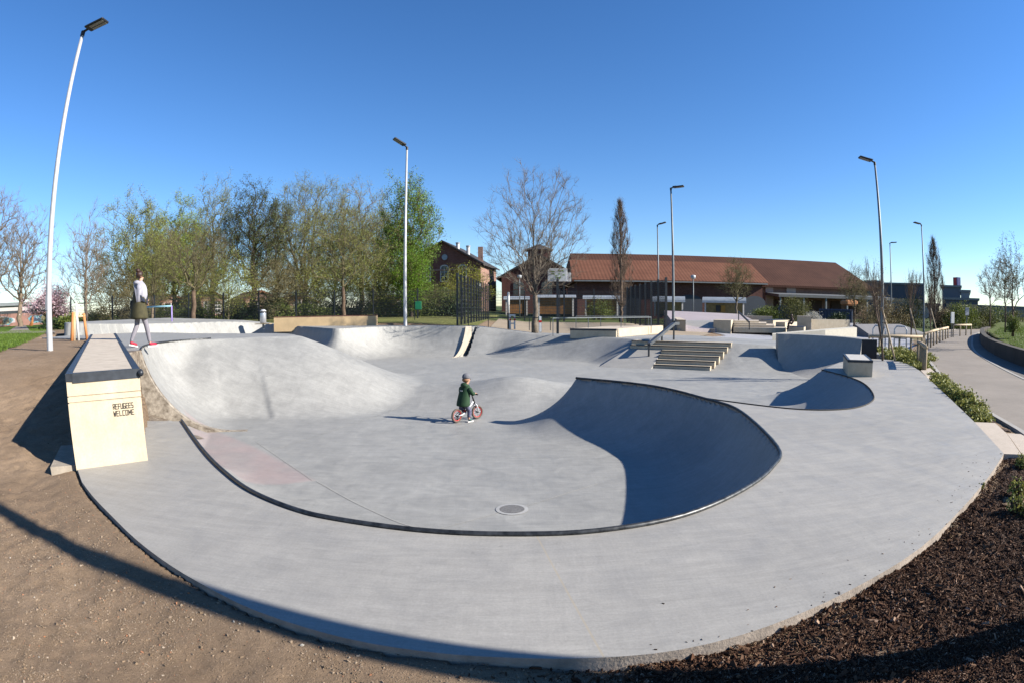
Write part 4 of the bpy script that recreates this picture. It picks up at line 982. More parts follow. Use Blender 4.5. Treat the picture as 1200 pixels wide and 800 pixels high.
# thin railings
def railing(label, pts, z, h, n, th=.022, mat=m_anth, mid=False, name='railing', cat='railing', grp=None):
    A, B = Vector((*pts[0][:2], z)), Vector((*pts[1][:2], z)); t = thing(name, label, cat, tuple(A), group=grp)
    mb = MB(); boxbar(mb, A + Vector((0, 0, h)), B + Vector((0, 0, h)), th*1.6, th*1.6)
    mb.build('top_rail', mat, t, origin=tuple(A))
    for k in range(n):
        q = A + (B-A)*(k/(n-1)); mb = MB(); mb.box((q.x, q.y, z+h/2), (th*1.4, th*1.4, h)); mb.build('post', mat, t, origin=tuple(A))
    return t
g0 = at(648, 394, .34); g1 = at(763, 383, .36); g1 = tuple(Vector(g0) + (Vector(g1)-Vector(g0))*1.0)
railing('long thin grey metal railing behind the wide beige pad', (g0, (far(763, 383, 26)[0], far(763, 383, 26)[1])), .34, .72, 4, mat=plain('grey tube', (.22, .24, .25), .5, .4))
d0 = far(549, 385, 26.2); d1 = far(645, 390, 25.2)
railing('low dark railing in front of the clay court and the bare tree', (d0, d1), .48, .55, 5)
railing('second grey railing further back behind the beige pad', (far(675, 380, 31), far(760, 379, 32)), .38, .62, 4, mat=m_galvd)

# ================================================================== SMALL THINGS
# bollards
def bollard(px, d, z, label, fork=False):
    q = far(px[0], px[1], d); t = thing('bollard', label, 'bollard', (q[0], q[1], z), group='red and white bollards by the clay court')
    if fork:
        for s_ in (-.1, .1):
            mb = MB(); mb.box((s_, 0, .32), (.075, .075, .66)); mb.build('post', m_white, t)
            mb = MB(); mb.box((s_, 0, .42), (.08, .08, .09)); mb.build('red_band', m_red, t)
        mb = MB(); mb.box((0, 0, .62), (.26, .07, .07)); mb.build('crossbar', m_white, t)
        mb = MB(); mb.box((0, 0, .25), (.13, .06, .06)); mb.build('crossbar', m_white, t)
    else:
        mb = MB(); mb.box((0, 0, .33), (.12, .12, .70), bev=.02); mb.build('post', m_white, t)
        mb = MB(); mb.box((0, 0, .46), (.126, .126, .10)); mb.build('red_band', m_red, t)
bollard((600.5, 388), 25.9, .52, 'white forked bollard with two red bands left of the bare tree', True)
bollard((633, 391.5), 25.1, .42, 'single white bollard with red band right of the bare tree trunk')
q = far(596, 388, 26.6); t = thing('marker_post', 'tall post, white above and dark below, left of the bare tree', 'post', (q[0], q[1], .5))
mb = MB(); mb.tube([(0, 0, -.1), (0, 0, .72)], .055, 12); mb.build('lower_tube', m_anth, t, smooth=True)
mb = MB(); mb.tube([(0, 0, .72), (0, 0, 1.66), (0, 0, 1.70)], [.055, .055, .01], 12); mb.build('upper_tube', m_white, t, smooth=True)
# litter bin
q = far(308.5, 381, 27.3); t = thing('litter_bin', 'shiny white and silver cylindrical litter bin left of the low back ledge', 'litter bin', (q[0], q[1], .76))
mb = MB(); mb.tube([(0, 0, .16), (0, 0, .2), (0, 0, .62), (0, 0, .64)], [.13, .155, .155, .15], 20); mb.build('body', plain('silver bin', (.62, .63, .66), .3, .6), t, smooth=True)
mb = MB(); mb.tube([(0, 0, .64), (0, 0, .70)], [.13, .13], 20); mb.build('opening', m_black, t)
mb = MB(); mb.tube([(0, 0, .70), (0, 0, .74), (0, 0, .80)], [.16, .155, .07], 20); mb.build('lid', m_galv, t, smooth=True)
mb = MB(); mb.box((0, 0, .13), (.8, .3, .035)); mb.build('base_bench', m_wood, t)
mb = MB(); mb.tube([(0, 0, -.1), (0, 0, .16)], .05, 10); mb.build('foot', m_galvd, t)
# green sign box on post
q = far(486, 380, 33); t = thing('notice_box', 'green box on a thin dark post in front of the mesh fence', 'sign', (q[0], q[1], .7))
mb = MB(); mb.box((0, 0, .65), (.04, .04, 1.5)); mb.build('post', m_anth, t)
mb = MB(); mb.box((.22, -.03, .92), (.36, .05, .46), bev=.01); mb.build('board', plain('green board', (.02, .22, .11), .5), t)
# goal
q0 = far(172, 380, 27.6); q1 = far(201.5, 380, 26.6); A = Vector(q0); B = Vector(q1); A.z = B.z = .8
t = thing('football_goal', 'small pale blue and white goal frame behind the raised deck', 'goal', tuple(A))
mb = MB(); mb.tube([A + Vector((0, 0, 1.02)), B + Vector((0, 0, 1.02))], .035, 10); mb.build('crossbar', plain('light blue paint', (.35, .62, .72), .5), t, origin=tuple(A), smooth=True)
for p, c in ((A, (.45, .5, .75)), (B, (.40, .30, .65))):
    mb = MB(); mb.tube([p + Vector((0, 0, -.1)), p + Vector((0, 0, 1.04))], .032, 10); mb.build('goal_post', plain('goal paint %.2f' % c[0], c, .5), t, origin=tuple(A), smooth=True)
dv = Vector((-.5, .9, 0)).normalized()
for p in (A, B):
    mb = MB(); mb.tube([p + Vector((0, 0, 1.0)), p + dv*.9 + Vector((0, 0, .05))], .02, 8); mb.build('stay', m_galvd, t, origin=tuple(A))
m_spray = plain('green spray', (.25, .36, .08), .7)
# basket boards
def basket(base, d, z, h, bw, bh, label, logo, hoop_side=-1):
    q = far(*base, d); yaw = math.atan2(q[1], q[0])-math.pi/2; t = thing('basketball_hoop', label, 'basketball hoop', (q[0], q[1], z), yaw, 'basketball hoops on the clay court')
    mb = MB(); mb.box((0, 0, h/2-.1), (.11, .11, h-.2)); mb.build('post', m_anth, t)
    mb = MB(); boxbar(mb, (0, 0, h-.25), (0, hoop_side*.35, h-.1), .06, .06); mb.build('arm', m_anth, t)
    mb = MB(); mb.box((.0, hoop_side*.38, h+.02), (bw, .035, bh), bev=.01); b = mb.build('backboard', m_white, t)
    if logo == 'green':
        rg = random.Random(3)
        for k in range(22): mb = MB(); mb.box((rg.uniform(-.33, .33)*bw, hoop_side*.38-.021, h+.02+rg.uniform(-.3, .35)*bh), (rg.uniform(.03, .12), .004, rg.uniform(.015, .05)), rot=Matrix.Rotation(rg.uniform(-.6, .6), 3, 'Y')); mb.build('graffiti_stroke', m_spray, b)
    else:
        mb = MB()
        for (x, z_, w, hh) in ((0, .12, .50, .05), (-.25, -.03, .05, .25), (.25, -.03, .05, .25), (0, -.15, .5, .04)): mb.box((x*bw, hoop_side*.38-.021, h+.02+z_), (max(w*bw, .04), .004, hh))
        mb.build('board_frame', plain('blue board print', (.05, .08, .30), .6), b)
        mb = MB(); R_ = .22; mb.tube([(R_*math.cos(a_), hoop_side*(.42+R_)+R_*math.sin(a_), h-.18) for a_ in np.linspace(0, 6.283, 25)], .015, 6, caps=False); mb.build('hoop', m_red, t)
basket((653.5, 392), 25.0, .34, 2.55, .86, .58, 'large white backboard with green scribbles on a dark post behind the beige pad', 'green', 1)
basket((661, 378), 39.0, .5, 2.95, .95, .60, 'smaller white backboard with blue print and red hoop further back', 'blue', -1)
# leaning timber play frame at the left
q = far(92, 384, 19.5); t = thing('timber_frame', 'leaning frame of orange and white timber posts behind the soil bank', 'play frame', (q[0], q[1], .74))
rt = Vector((math.cos(R(-43)), math.sin(R(-43))*-1, 0)); rt = Vector((q[1], -q[0], 0)).normalized()
m_or = plain('orange wood', (.62, .26, .10), .7, var=.15)
def leg(a, b, r, m, nm): mb = MB(); mb.tube([rt*a[0] + Vector((0, 0, a[1])), rt*b[0] + Vector((0, 0, b[1]))], r, 9); mb.build(nm, m, t, smooth=True)
leg((-.27, -.1), (-.17, .93), .065, m_or, 'post'); leg((-.17, -.1), (-.13, .92), .045, m_woodlite, 'post'); leg((.0, -.1), (-.07, 1.22), .045, m_white, 'post')
leg((.31, -.05), (.2, .88), .05, m_or, 'post'); leg((-.22, .78), (.26, .80), .04, m_woodlite, 'crossbeam'); leg((.2, .02), (.36, .0), .03, m_woodlite, 'foot')
# spring animal toy on the left lawn
q = far(39, 382, 60); t = thing('spring_rocker', 'tiny teal and orange play figure on the far left lawn', 'play equipment', (q[0], q[1], .72))
mb = MB(); mb.tube([(-.5, 0, .0), (-.2, 0, .4), (0, 0, 1.3)], [.22, .16, .1], 8); mb.build('body', m_or, t)
mb = MB(); mb.box((0, 0, 1.5), (.95, .3, .32), rot=Matrix.Rotation(.15, 3, 'Y'), bev=.08); mb.box((1.05, 0, 1.7), (.4, .3, .45), bev=.1); mb.build('head', plain('teal paint', (.06, .42, .36), .5), t)

# ---- upper plaza furniture (right of centre)
def pbox(label, cat, name, px, z0, h, mats=None, trim=False, group=None, th=.018):
    P = [at(x, y, z0)[:2] for x, y in px]; o_ = (P[0][0], P[0][1], z0); t = thing(name, label, cat, o_, group=group)
    mb = MB(); mb.prism(P, z0-.3, z0+h-th); mb.build('body', mats or m_beige, t, origin=o_)
    c = Vector((sum(p[0] for p in P)/len(P), sum(p[1] for p in P)/len(P))); Q = [tuple(c + (Vector(p)-c)*1.004) for p in P]
    mb = MB(); mb.prism(Q, z0+h-th+.001, z0+h+.004); mb.build('top_edge' if trim else 'top_slab', m_steel if trim else m_ledgetop, t, origin=o_); return t
G2 = 'beige concrete ledges on the upper plaza'
# sloping pink bank
lo = [at(795, 386, .3), at(868, 384.5, .3)]; hi = [far(778, 366, 44), far(868, 370, 47)]
mb = MB(); Vv = [(lo[0][0], lo[0][1], .3), (lo[1][0]+2, lo[1][1], .3), (hi[1][0], hi[1][1], 1.0), (hi[0][0], hi[0][1], 1.22)]
Vv += [(x, y, -.2) for x, y, z in Vv]; mb.add(Vv, [(0,1,2,3), (7,6,5,4), (0,4,5,1), (1,5,6,2), (2,6,7,3), (3,7,4,0)])
tag(mb.build('pink_bank', m_plaza2), 'wide pinkish concrete bank sloping up towards the wooden wagons', 'skate bank')
mb = MB(); Vv = [(*far(803, 388.6, 33.5)[:2], .31), (*far(838, 388.6, 33.0)[:2], .31), (*far(838, 379, 35.6)[:2], .66), (*far(803, 379.5, 36.0)[:2], .66), (*far(803, 377, 38.5)[:2], .66), (*far(838, 377, 38.5)[:2], .66)]
Vv2 = Vv + [(x, y, .1) for x, y, z in Vv]; mb.add(Vv2, [(0,1,2,3), (3,2,5,4), (0,6,7,1), (1,7,8,2), (2,8,11,5), (3,9,6,0), (4,10,9,3), (5,11,10,4)])
tag(mb.build('small_bank', m_deck), 'small grey bank between the narrow ledge and the beige stair wall', 'skate bank')
def wbox(label, cat, name, P, z0, h, mats=None, trim=False, group=None, th=.02):
    P = [(p[0], p[1]) for p in P]; o_ = (P[0][0], P[0][1], z0); t = thing(name, label, cat, o_, group=group)
    mb = MB(); mb.prism(P, z0-.3, z0+h-th); mb.build('body', mats or m_beige, t, origin=o_)
    c = Vector((sum(p[0] for p in P)/len(P), sum(p[1] for p in P)/len(P))); Q = [tuple(c + (Vector(p)-c)*1.004) for p in P]
    mb = MB(); mb.prism(Q, z0+h-th+.001, z0+h+.004); mb.build('top_edge' if trim else 'top_slab', m_steel if trim else m_ledgetop, t, origin=o_); return t
wbox('narrow beige ledge beside the lamp pole, running away from view', 'skate ledge', 'skate_ledge', [far(793.5, 388, 32), far(803.5, 388, 31.8), far(795, 380, 41), far(788.5, 380, 41)], .3, .52, group=G2)
wbox('square beige stair wall with a small black cap at its corner', 'stair wall', 'stair_wall', [far(836, 388, 33.4), far(856.5, 388, 33.2), far(860, 386, 35.2), far(838, 386, 35.4)], .3, .50, group=G2)
s2 = thing('concrete_stairs', 'small far flight of four beige steps on the upper plaza', 'stairs', (*far(860, 388, 33.6)[:2], .28)); o_ = tuple(s2.location)
for k in range(4):
    xr = 916 - 9*k if k else 921; d_ = 33.6 + .42*k
    P = [far(859.5, 388, d_), far(xr, 388, d_+.6), far(xr, 388, 38), far(860.5, 388, 38)]; z = .28+.115*(k+1)
    mb = MB(); mb.prism([(p[0], p[1]) for p in P], .1, z-.03); st_ = mb.build('step', m_beige, s2, origin=o_)
    mb = MB(); mb.prism([(p[0], p[1]) for p in P], z-.029, z); mb.build('tread', m_ledgetop, st_, origin=o_)
r0 = Vector(far(878, 388, 33.3)); r0.z = .28; r1 = Vector(far(865.5, 381, 36)); r1.z = .70
t = thing('grind_rail', 'dark sloping handrail on the small far stairs', 'handrail', tuple(r0))
mb = MB(); boxbar(mb, r0 + Vector((0, 0, .42)), r1 + Vector((0, 0, .55)), .07, .09); mb.build('rail', m_anth, t, origin=tuple(r0))
for p, h in ((r0, .42), (r1, .55)): mb = MB(); mb.box((p.x, p.y, p.z+h/2), (.05, .05, h)); mb.build('post', m_anth, t, origin=tuple(r0))
wbox('long beige wall in front of the wagon tree, left half', 'low wall', 'low_wall', [far(870, 375, 46), far(905, 375, 45), far(905, 375, 45.6), far(870, 375, 46.6)], .42, .46, group=G2)
wbox('dark fronted ledge just right of the small far stairs', 'skate ledge', 'skate_ledge', [far(892, 378, 40), far(906, 378, 39.5), far(925, 378, 42), far(911, 378, 43)], .42, .30, trim=True, group=G2)
wbox('bright beige block behind the squatting dark figure', 'skate ledge', 'skate_ledge', [far(909, 384, 36.5), far(920, 384, 36), far(934, 383, 38), (far(923, 383, 38.5))], .33, .34, group=G2)
wbox('low dark topped block under the squatting dark figure', 'skate ledge', 'skate_ledge', [far(922, 387, 33.5), far(942, 387, 33), far(944, 387, 34), far(924, 387, 34.5)], .3, .22, trim=True, group=G2)
wbox('tall beige block in front of the white blossom bush', 'low wall', 'low_wall', [far(934, 381, 41.5), far(950.5, 381, 41), far(950.5, 381, 42), far(934, 381, 42.5)], .38, .62, group=G2)
wbox('long beige wall in front of the blue containers', 'low wall', 'low_wall', [far(950.8, 382, 42), far(996, 383, 44), far(996, 383, 44.6), far(950.8, 382, 42.6)], .36, .42, group=G2)
# bright wedge ledge
A = Vector(far(905, 393, 27.5)); B = Vector(far(967, 392, 29)); Cc = Vector(far(1004, 393, 31)); up = Vector((0, 0, 1))
mb = MB(); back_ = Vector((.45, .9, 0)).normalized()*1.5
pts = [(A, .30), (B, .52), (Cc, .62)]
Vv = []
for p, z in pts: Vv += [(p.x, p.y, -.1), (p.x, p.y, z), (p.x+back_.x, p.y+back_.y, z), (p.x+back_.x, p.y+back_.y, -.1)]
Fc = [(0,1,2,3), (11,10,9,8)]
for i in range(2):
    for k in range(4): Fc.append((4*i+k, 4*i+4+k, 4*i+4+(k+1) % 4, 4*i+(k+1) % 4))
mb.add(Vv, Fc); tag(mb.build('wedge_ledge', plain('bright cast concrete', (.72, .66, .54), .8, var=.08, obj=False)), 'long bright wedge shaped ledge rising behind the dark curved wall', 'skate ledge')
# ================================================================== BUILDINGS
def brick_mat(name, c1, c2, mortar, scale=2.2):
    m, t, bs = nt(name); b = N(t, 'ShaderNodeTexBrick'); b.inputs['Scale'].default_value = scale
    P = pos(t, obj=True)
    sx = N(t, 'ShaderNodeSeparateXYZ'); t.links.new(P, sx.inputs[0]); ad = N(t, 'ShaderNodeMath', operation='ADD'); t.links.new(sx.outputs[0], ad.inputs[0]); t.links.new(sx.outputs[1], ad.inputs[1])
    cb = N(t, 'ShaderNodeCombineXYZ'); t.links.new(ad.outputs[0], cb.inputs[0]); t.links.new(sx.outputs[2], cb.inputs[1]); t.links.new(cb.outputs[0], b.inputs['Vector'])
    b.inputs['Color1'].default_value = (*c1, 1); b.inputs['Color2'].default_value = (*c2, 1); b.inputs['Mortar'].default_value = (*mortar, 1); b.inputs['Mortar Size'].default_value = .02
    cc = mixc(t, .7, b.outputs['Color'], ramp(t, noise(t, P, .8, 6, .7), [(.3, .6), (.7, 1.25)]), 'MULTIPLY')
    t.links.new(cc, bs.inputs['Base Color']); bs.inputs['Roughness'].default_value = .9; bs.inputs['Specular IOR Level'].default_value = .15; return m
m_brick = brick_mat('red brick', (.20, .075, .055), (.27, .11, .085), (.26, .19, .16))
m_brickd = brick_mat('dark red brick', (.13, .055, .045), (.18, .08, .065), (.15, .11, .10))
m_brickp = brick_mat('pink sandstone and sunlit side brick', (.36, .20, .16), (.42, .26, .21), (.36, .27, .23))
def tile_mat(name, c1, c2):
    m, t, bs = nt(name); P = pos(t, obj=True)
    w1 = N(t, 'ShaderNodeTexWave', wave_type='BANDS', bands_direction='X'); w1.inputs['Scale'].default_value = .75; w1.inputs['Distortion'].default_value = .25; t.links.new(P, w1.inputs['Vector'])
    w2 = N(t, 'ShaderNodeTexWave', wave_type='BANDS', bands_direction='Z'); w2.inputs['Scale'].default_value = 1.6; t.links.new(P, w2.inputs['Vector'])
    cc = ramp(t, noise(t, P, .35, 6, .7), [(.3, c1), (.7, c2)])
    cc = mixc(t, .55, cc, ramp(t, w1.outputs['Fac'], [(.2, .62), (.7, 1.12)]), 'MULTIPLY'); cc = mixc(t, .4, cc, ramp(t, w2.outputs['Fac'], [(.2, .7), (.7, 1.1)]), 'MULTIPLY')
    cc = mixc(t, .5, cc, ramp(t, noise(t, P, 5, 4, .8), [(.3, .65), (.7, 1.25)]), 'MULTIPLY')
    t.links.new(cc, bs.inputs['Base Color']); bs.inputs['Roughness'].default_value = .9; bs.inputs['Specular IOR Level'].default_value = .1; return m
m_tile = tile_mat('orange brown roof tiles', (.18, .08, .053), (.25, .117, .077))
m_tiled = tile_mat('dark brown roof tiles', (.085, .042, .032), (.125, .062, .045))
m_trim = plain('pale window trim', (.62, .58, .54), .7, var=.08)
m_dkroof = plain('dark slate roof', (.05, .045, .045), .8, var=.2, scale=2)
def frame_of(p, q):      # local frame: origin p, x axis towards q (left to right), y away from camera
    p = Vector((p[0], p[1], 0)); q = Vector((q[0], q[1], 0)); e = (q-p).normalized(); return p, e, Vector((-e.y, e.x, 0)), (q-p).length
def window(parent, o, e, nn, x, z, w, h, arch=True, out=.06, bars=(1, 2)):
    """window on a wall: pale frame with dark panes and glazing bars, facing -nn"""
    c = e*x - nn*out; fw = .16
    mb = MB(); top = []
    n = 8
    def prof(g):
        P = [(-w/2-g, z-g), (w/2+g, z-g), (w/2+g, z+h)]
        if arch: P += [((w/2+g)*math.cos(math.pi*k/n), z+h+(w*.28+g)*math.sin(math.pi*k/n)) for k in range(1, n)]
        P += [(-w/2-g, z+h)]; return P
    for g, o_, nm, mt in ((fw, .0, 'window', m_trim), (0, .03, 'pane', m_glassdk)):
        P = prof(g); mb = MB(); a = [c + e*px_ - nn*o_ + Vector((0, 0, pz)) for px_, pz in P]; b = [v + nn*.1 for v in a]; k = len(P)
        mb.add(a+b, [tuple(range(k))] + [(i, k+i, k+(i+1) % k, (i+1) % k) for i in range(k)])
        if nm == 'window': fr = mb.build(nm, mt, parent)
        else: pane = mb.build(nm, mt, fr)
    mb = MB(); yo = c - nn*.05
    for k in range(1, bars[0]+1): mb.box(yo + e*(-w/2+w*k/(bars[0]+1)) + Vector((0, 0, z+h/2)), (.08, .04, h), rz=math.atan2(e.y, e.x))
    for k in range(1, bars[1]+1): mb.box(yo + Vector((0, 0, z+h*k/(bars[1]+1))), (w, .045, .08), rz=math.atan2(e.y, e.x))
    mb.build('glazing_bars', m_trim, fr)
def gable_house(name, label, cat, pL, pR, depth, zb, eave, ridge, wallm, sidem, roofm, over=.5, cx=.5):
    o, e, nn, L = frame_of(pL, pR); t = thing(name, label, cat, (o.x, o.y, zb)); o0 = Vector((0, 0, 0))
    ap = e*(L*cx) + Vector((0, 0, ridge)); 
    A = [Vector((0, 0, -1)), e*L + Vector((0, 0, -1)), e*L + Vector((0, 0, eave)), ap, Vector((0, 0, eave))]
    B = [v + nn*depth for v in A]
    for nm, Q, mt in (('gable_wall', A, wallm), ('gable_wall', list(reversed(B)), wallm), ('side_wall', [A[1], B[1], B[2], A[2]], sidem), ('side_wall', [A[4], B[4], B[0], A[0]], sidem)):
        mb = MB(); mb.add(Q, [tuple(range(len(Q)))]); mb.build(nm, mt, t)
    for s_, (x1, z1) in ((0, (-over, eave-over*(ridge-eave)/(L*cx))), (1, (L+over, eave-over*(ridge-eave)/(L*(1-cx))))):
        mb = MB(); th = Vector((0, 0, .25)); a = e*x1 + Vector((0, 0, z1)) - nn*over; b = ap - nn*over; c = b + nn*(depth+2*over); d = a + nn*(depth+2*over); u = Vector((0, 0, .05))
        V = [a+u, b+u, c+u, d+u, a+u+th, b+u+th, c+u+th, d+u+th]; mb.add(V, [(0,3,2,1), (4,5,6,7), (0,1,5,4), (1,2,6,5), (2,3,7,6), (3,0,4,7)]); mb.build('roof', roofm, t)
    return t, o, e, nn, L
# brick gable house, left of centre
d_ = 86; pL = far(476, 374, d_+3); pR = far(563.5, 374, d_)
hz = far(519, 284, d_+1)[2]; ev = far(563, 309, d_)[2]
hb, o, e, nn, L = gable_house('brick_house', 'dark red brick gable house with arched white windows behind the tall fence posts', 'house', pL, pR, 14, 0, ev, hz, m_brick, m_brickp, m_dkroof, over=.55)  # paler side brick: sunlight on that side put into the colour
wl = lambda px: (Vector((*far(px, 374, d_+1)[:2], 0)) - Vector((o.x, o.y, 0))).dot(e)
for px, z, h, w in ((520.6, far(520, 329, d_)[2], 2.0, 1.0), (543, far(543, 329, d_)[2], 2.0, 1.0), (520.6, far(520, 356, d_)[2], 2.0, 1.0), (543, far(543, 356, d_)[2], 2.0, 1.0), (498, far(498, 329, d_)[2], 2.0, 1.0)):
    window(hb, Vector((0,0,0)), e, nn, wl(px), z, w, h)
mb = MB(); c = e*wl(521) - nn*.08 + Vector((0, 0, far(521, 301, d_)[2])); mb.tube([c, c - nn*.08], .45, 16); mb.build('round_vent', plain('pale round vent', (.38, .42, .44), .6), hb)
mb = MB()
c = e*(L-.3) + nn*5
mb.box(e*(L-.6) + nn*3 + Vector((0, 0, ev+1.6)), (.75, .75, 2.4)); mb.build('chimney', m_brickp, hb)
for px, hh in ((533.5, .9), (546.5, 1.3)):
    x_ = wl(px); mb = MB(); zt = hz - (x_-L/2)*(hz-ev)/(L/2); mb.tube([e*x_ + nn*2 + Vector((0, 0, zt-.3)), e*x_ + nn*2 + Vector((0, 0, zt+hh)), e*x_ + nn*2 + Vector((0, 0, zt+hh+.3))], [.28, .28, .38], 10); mb.build('vent_pipe', m_galv, hb)
for z in (far(520, 342, d_)[2], far(520, 316, d_)[2]):
    mb = MB(); mb.box(e*L/2 - nn*.06 + Vector((0, 0, z)), (L*.99, .12, .22), rz=math.atan2(e.y, e.x)); mb.build('string_course', m_brickp, hb)
# brown gable hall behind the bare tree
d_ = 92; pL = far(588, 372, d_); pR = far(676, 372, d_)
ev = far(588, 325, d_)[2]; hz = far(640, 300, d_)[2]
hh_, o, e, nn, L = gable_house('brick_hall', 'dark brown gabled brick hall with a small roof turret behind the bare tree', 'hall', pL, pR, 20, 0, ev, hz, m_brickd, m_brickd, m_dkroof, over=.8)
m_trim_keep = m_trim; m_trim = m_brickd
for px in (608, 641, 664): window(hh_, None, e, nn, (Vector((*far(px, 374, d_)[:2], 0)) - Vector((o.x, o.y, 0))).dot(e), 2.4, 1.7, 2.6)
m_trim = m_trim_keep
mb = MB(); mb.box(e*L/2 + nn*2 + Vector((0, 0, hz+.3)), (3.6, 3.6, 1.4), rz=math.atan2(e.y, e.x)); q = mb.build('roof_turret', m_brickd, hh_)
mb = MB(); C_ = e*L/2 + nn*2 + Vector((0, 0, hz+1.0)); a = math.atan2(e.y, e.x); Mz = Matrix.Rotation(a, 3, 'Z')
mb.add([C_ + Mz @ Vector(v) for v in ((-2.2,-2.2,0), (2.2,-2.2,0), (2.2,2.2,0), (-2.2,2.2,0), (0,0,1.1))], [(3,2,1,0), (0,1,4), (1,2,4), (2,3,4), (3,0,4)]); mb.build('turret_roof', m_dkroof, q)
# long barn with tiled roof
def fary(x, y, Y):
    v = ray(x, y); k = Y/v[1]; return (v[0]*k, Y, CZ + v[2]*k)
def hip_hall(name, label, cat, pL, pR, depth, zb, eave, ridge, wallm, roofm, hipL, hipR, over=.6):
    o, e, nn, L = frame_of(pL, pR); t = thing(name, label, cat, (o.x, o.y, zb))
    mb = MB(); mb.prism([(0, 0), (e*L)[:2], (e*L + nn*depth)[:2], (nn*depth)[:2]], -1, eave); mb.build('wall', wallm, t)
    c = [(-over, -over), (L+over, -over), (L+over, depth+over), (-over, depth+over)]; r = [(hipL, depth/2), (L-hipR, depth/2)]
    P = [e*x + nn*y + Vector((0, 0, eave-.05)) for x, y in c] + [e*x + nn*y + Vector((0, 0, ridge)) for x, y in r]
    P2 = [v - Vector((0, 0, .3)) for v in P[:4]]
    mb = MB(); mb.add(P+P2, [(0,1,5,4), (1,2,5), (2,3,4,5), (3,0,4), (6,7,1,0), (7,8,2,1), (8,9,3,2), (9,6,0,3), (9,8,7,6)]); mb.build('roof', roofm, t)
    return t, o, e, nn, L
dA = dB = 64
pL = fary(676.5, 370, dA); pR = fary(893.5, 368, dB)
ev = (fary(677, 327, dA)[2] + fary(893, 331.5, dB)[2])/2; rd = fary(780, 306.2, 69.5)[2]; hpR = pR[0] - fary(880, 309, 69.5)[0]
bn, o, e, nn, L = hip_hall('barn', 'long low barn with orange brown tiled roof and dark brick wall', 'barn', pL, pR, 11, 0, ev, rd, m_brickd, m_tile, -.3, hpR)
mb = MB(); mb.box(e*L*.5 - nn*.72 + Vector((0, 0, ev-.22)), (L+.8, .14, .14), rz=math.atan2(e.y, e.x)); mb.build('gutter', m_galvd, bn)
for px, w, h in ((808, 3.2, 2.9), (736, 3.0, 2.8), (884, 3.0, 2.9)):
    x_ = (Vector((*fary(px, 369, dB)[:2], 0)) - Vector((o.x, o.y, 0))).dot(e)
    n_a = 10; P = [(-w/2, 0), (w/2, 0), (w/2, h*.72)] + [(w/2*math.cos(math.pi*k/n_a), h*.72+h*.28*math.sin(math.pi*k/n_a)) for k in range(1, n_a)] + [(-w/2, h*.72)]
    a_ = [e*(x_+u) - nn*.05 + Vector((0, 0, v)) for u, v in P]; b_ = [v + nn*.2 for v in a_]; k_ = len(P)
    mb = MB(); mb.add(a_+b_, [tuple(range(k_))] + [(i, k_+i, k_+(i+1) % k_, (i+1) % k_) for i in range(k_)]); mb.build('arched_door', plain('dark blue grey door', (.04, .05, .07), .6), bn)
# larger hall behind
dA = dB = 71
pL = fary(679, 370, dA); pR = fary(1016, 370, dB)
ev2 = fary(1016, 338.5, dB)[2]; rd2 = fary(840, 301, 79)[2]; hp2 = pR[0] - fary(979, 307.5, 79)[0]
bh, o, e, nn, L = hip_hall('storage_hall', 'large hall with long dark brown roof and pinkish wall behind the tiled barn', 'hall', pL, pR, 16, 0, ev2, rd2, m_brickp, m_tiled, -.3, hp2, over=.9)
x0 = (Vector((*fary(896, 369, dB)[:2], 0)) - Vector((o.x, o.y, 0))).dot(e)
mb = MB(); z = fary(960, 347.5, dB)[2]; mb.box(e*((x0+L)/2+1) - nn*2.3 + Vector((0, 0, z)), (L-x0+2, 4.2, .35), rot=Matrix.Rotation(math.atan2(e.y, e.x), 3, 'Z') @ Matrix.Rotation(R(4), 3, 'X')); mb.build('canopy', plain('grey canopy', (.16, .165, .17), .7), bh)
for k in range(6):
    x_ = x0 + (L-x0+1)*(k+.1)/5.2; mb = MB(); mb.box(e*x_ - nn*4.1 + Vector((0, 0, z/2)), (.22, .22, z)); mb.build('canopy_post', m_galvd, bh)
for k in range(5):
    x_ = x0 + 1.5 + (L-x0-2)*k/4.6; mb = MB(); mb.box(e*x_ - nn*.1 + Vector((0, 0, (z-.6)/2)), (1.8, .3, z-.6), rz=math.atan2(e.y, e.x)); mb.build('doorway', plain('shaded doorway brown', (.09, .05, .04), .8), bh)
mb = MB(); x_ = x0+.6; mb.box(e*x_ - nn*.12 + Vector((0, 0, ev2/2)), (1.2, .4, ev2-.4), rz=math.atan2(e.y, e.x)); mb.build('pale_pier', plain('pale render', (.50, .40, .36), .8), bh)
mb = MB(); x_ = x0+4.1; mb.box(e*x_ - nn*.1 + Vector((0, 0, ev2-1.0)), (1.5, .3, 1.4), rz=math.atan2(e.y, e.x)); mb.build('pale_panel', plain('pale panel', (.55, .46, .42), .8), bh)
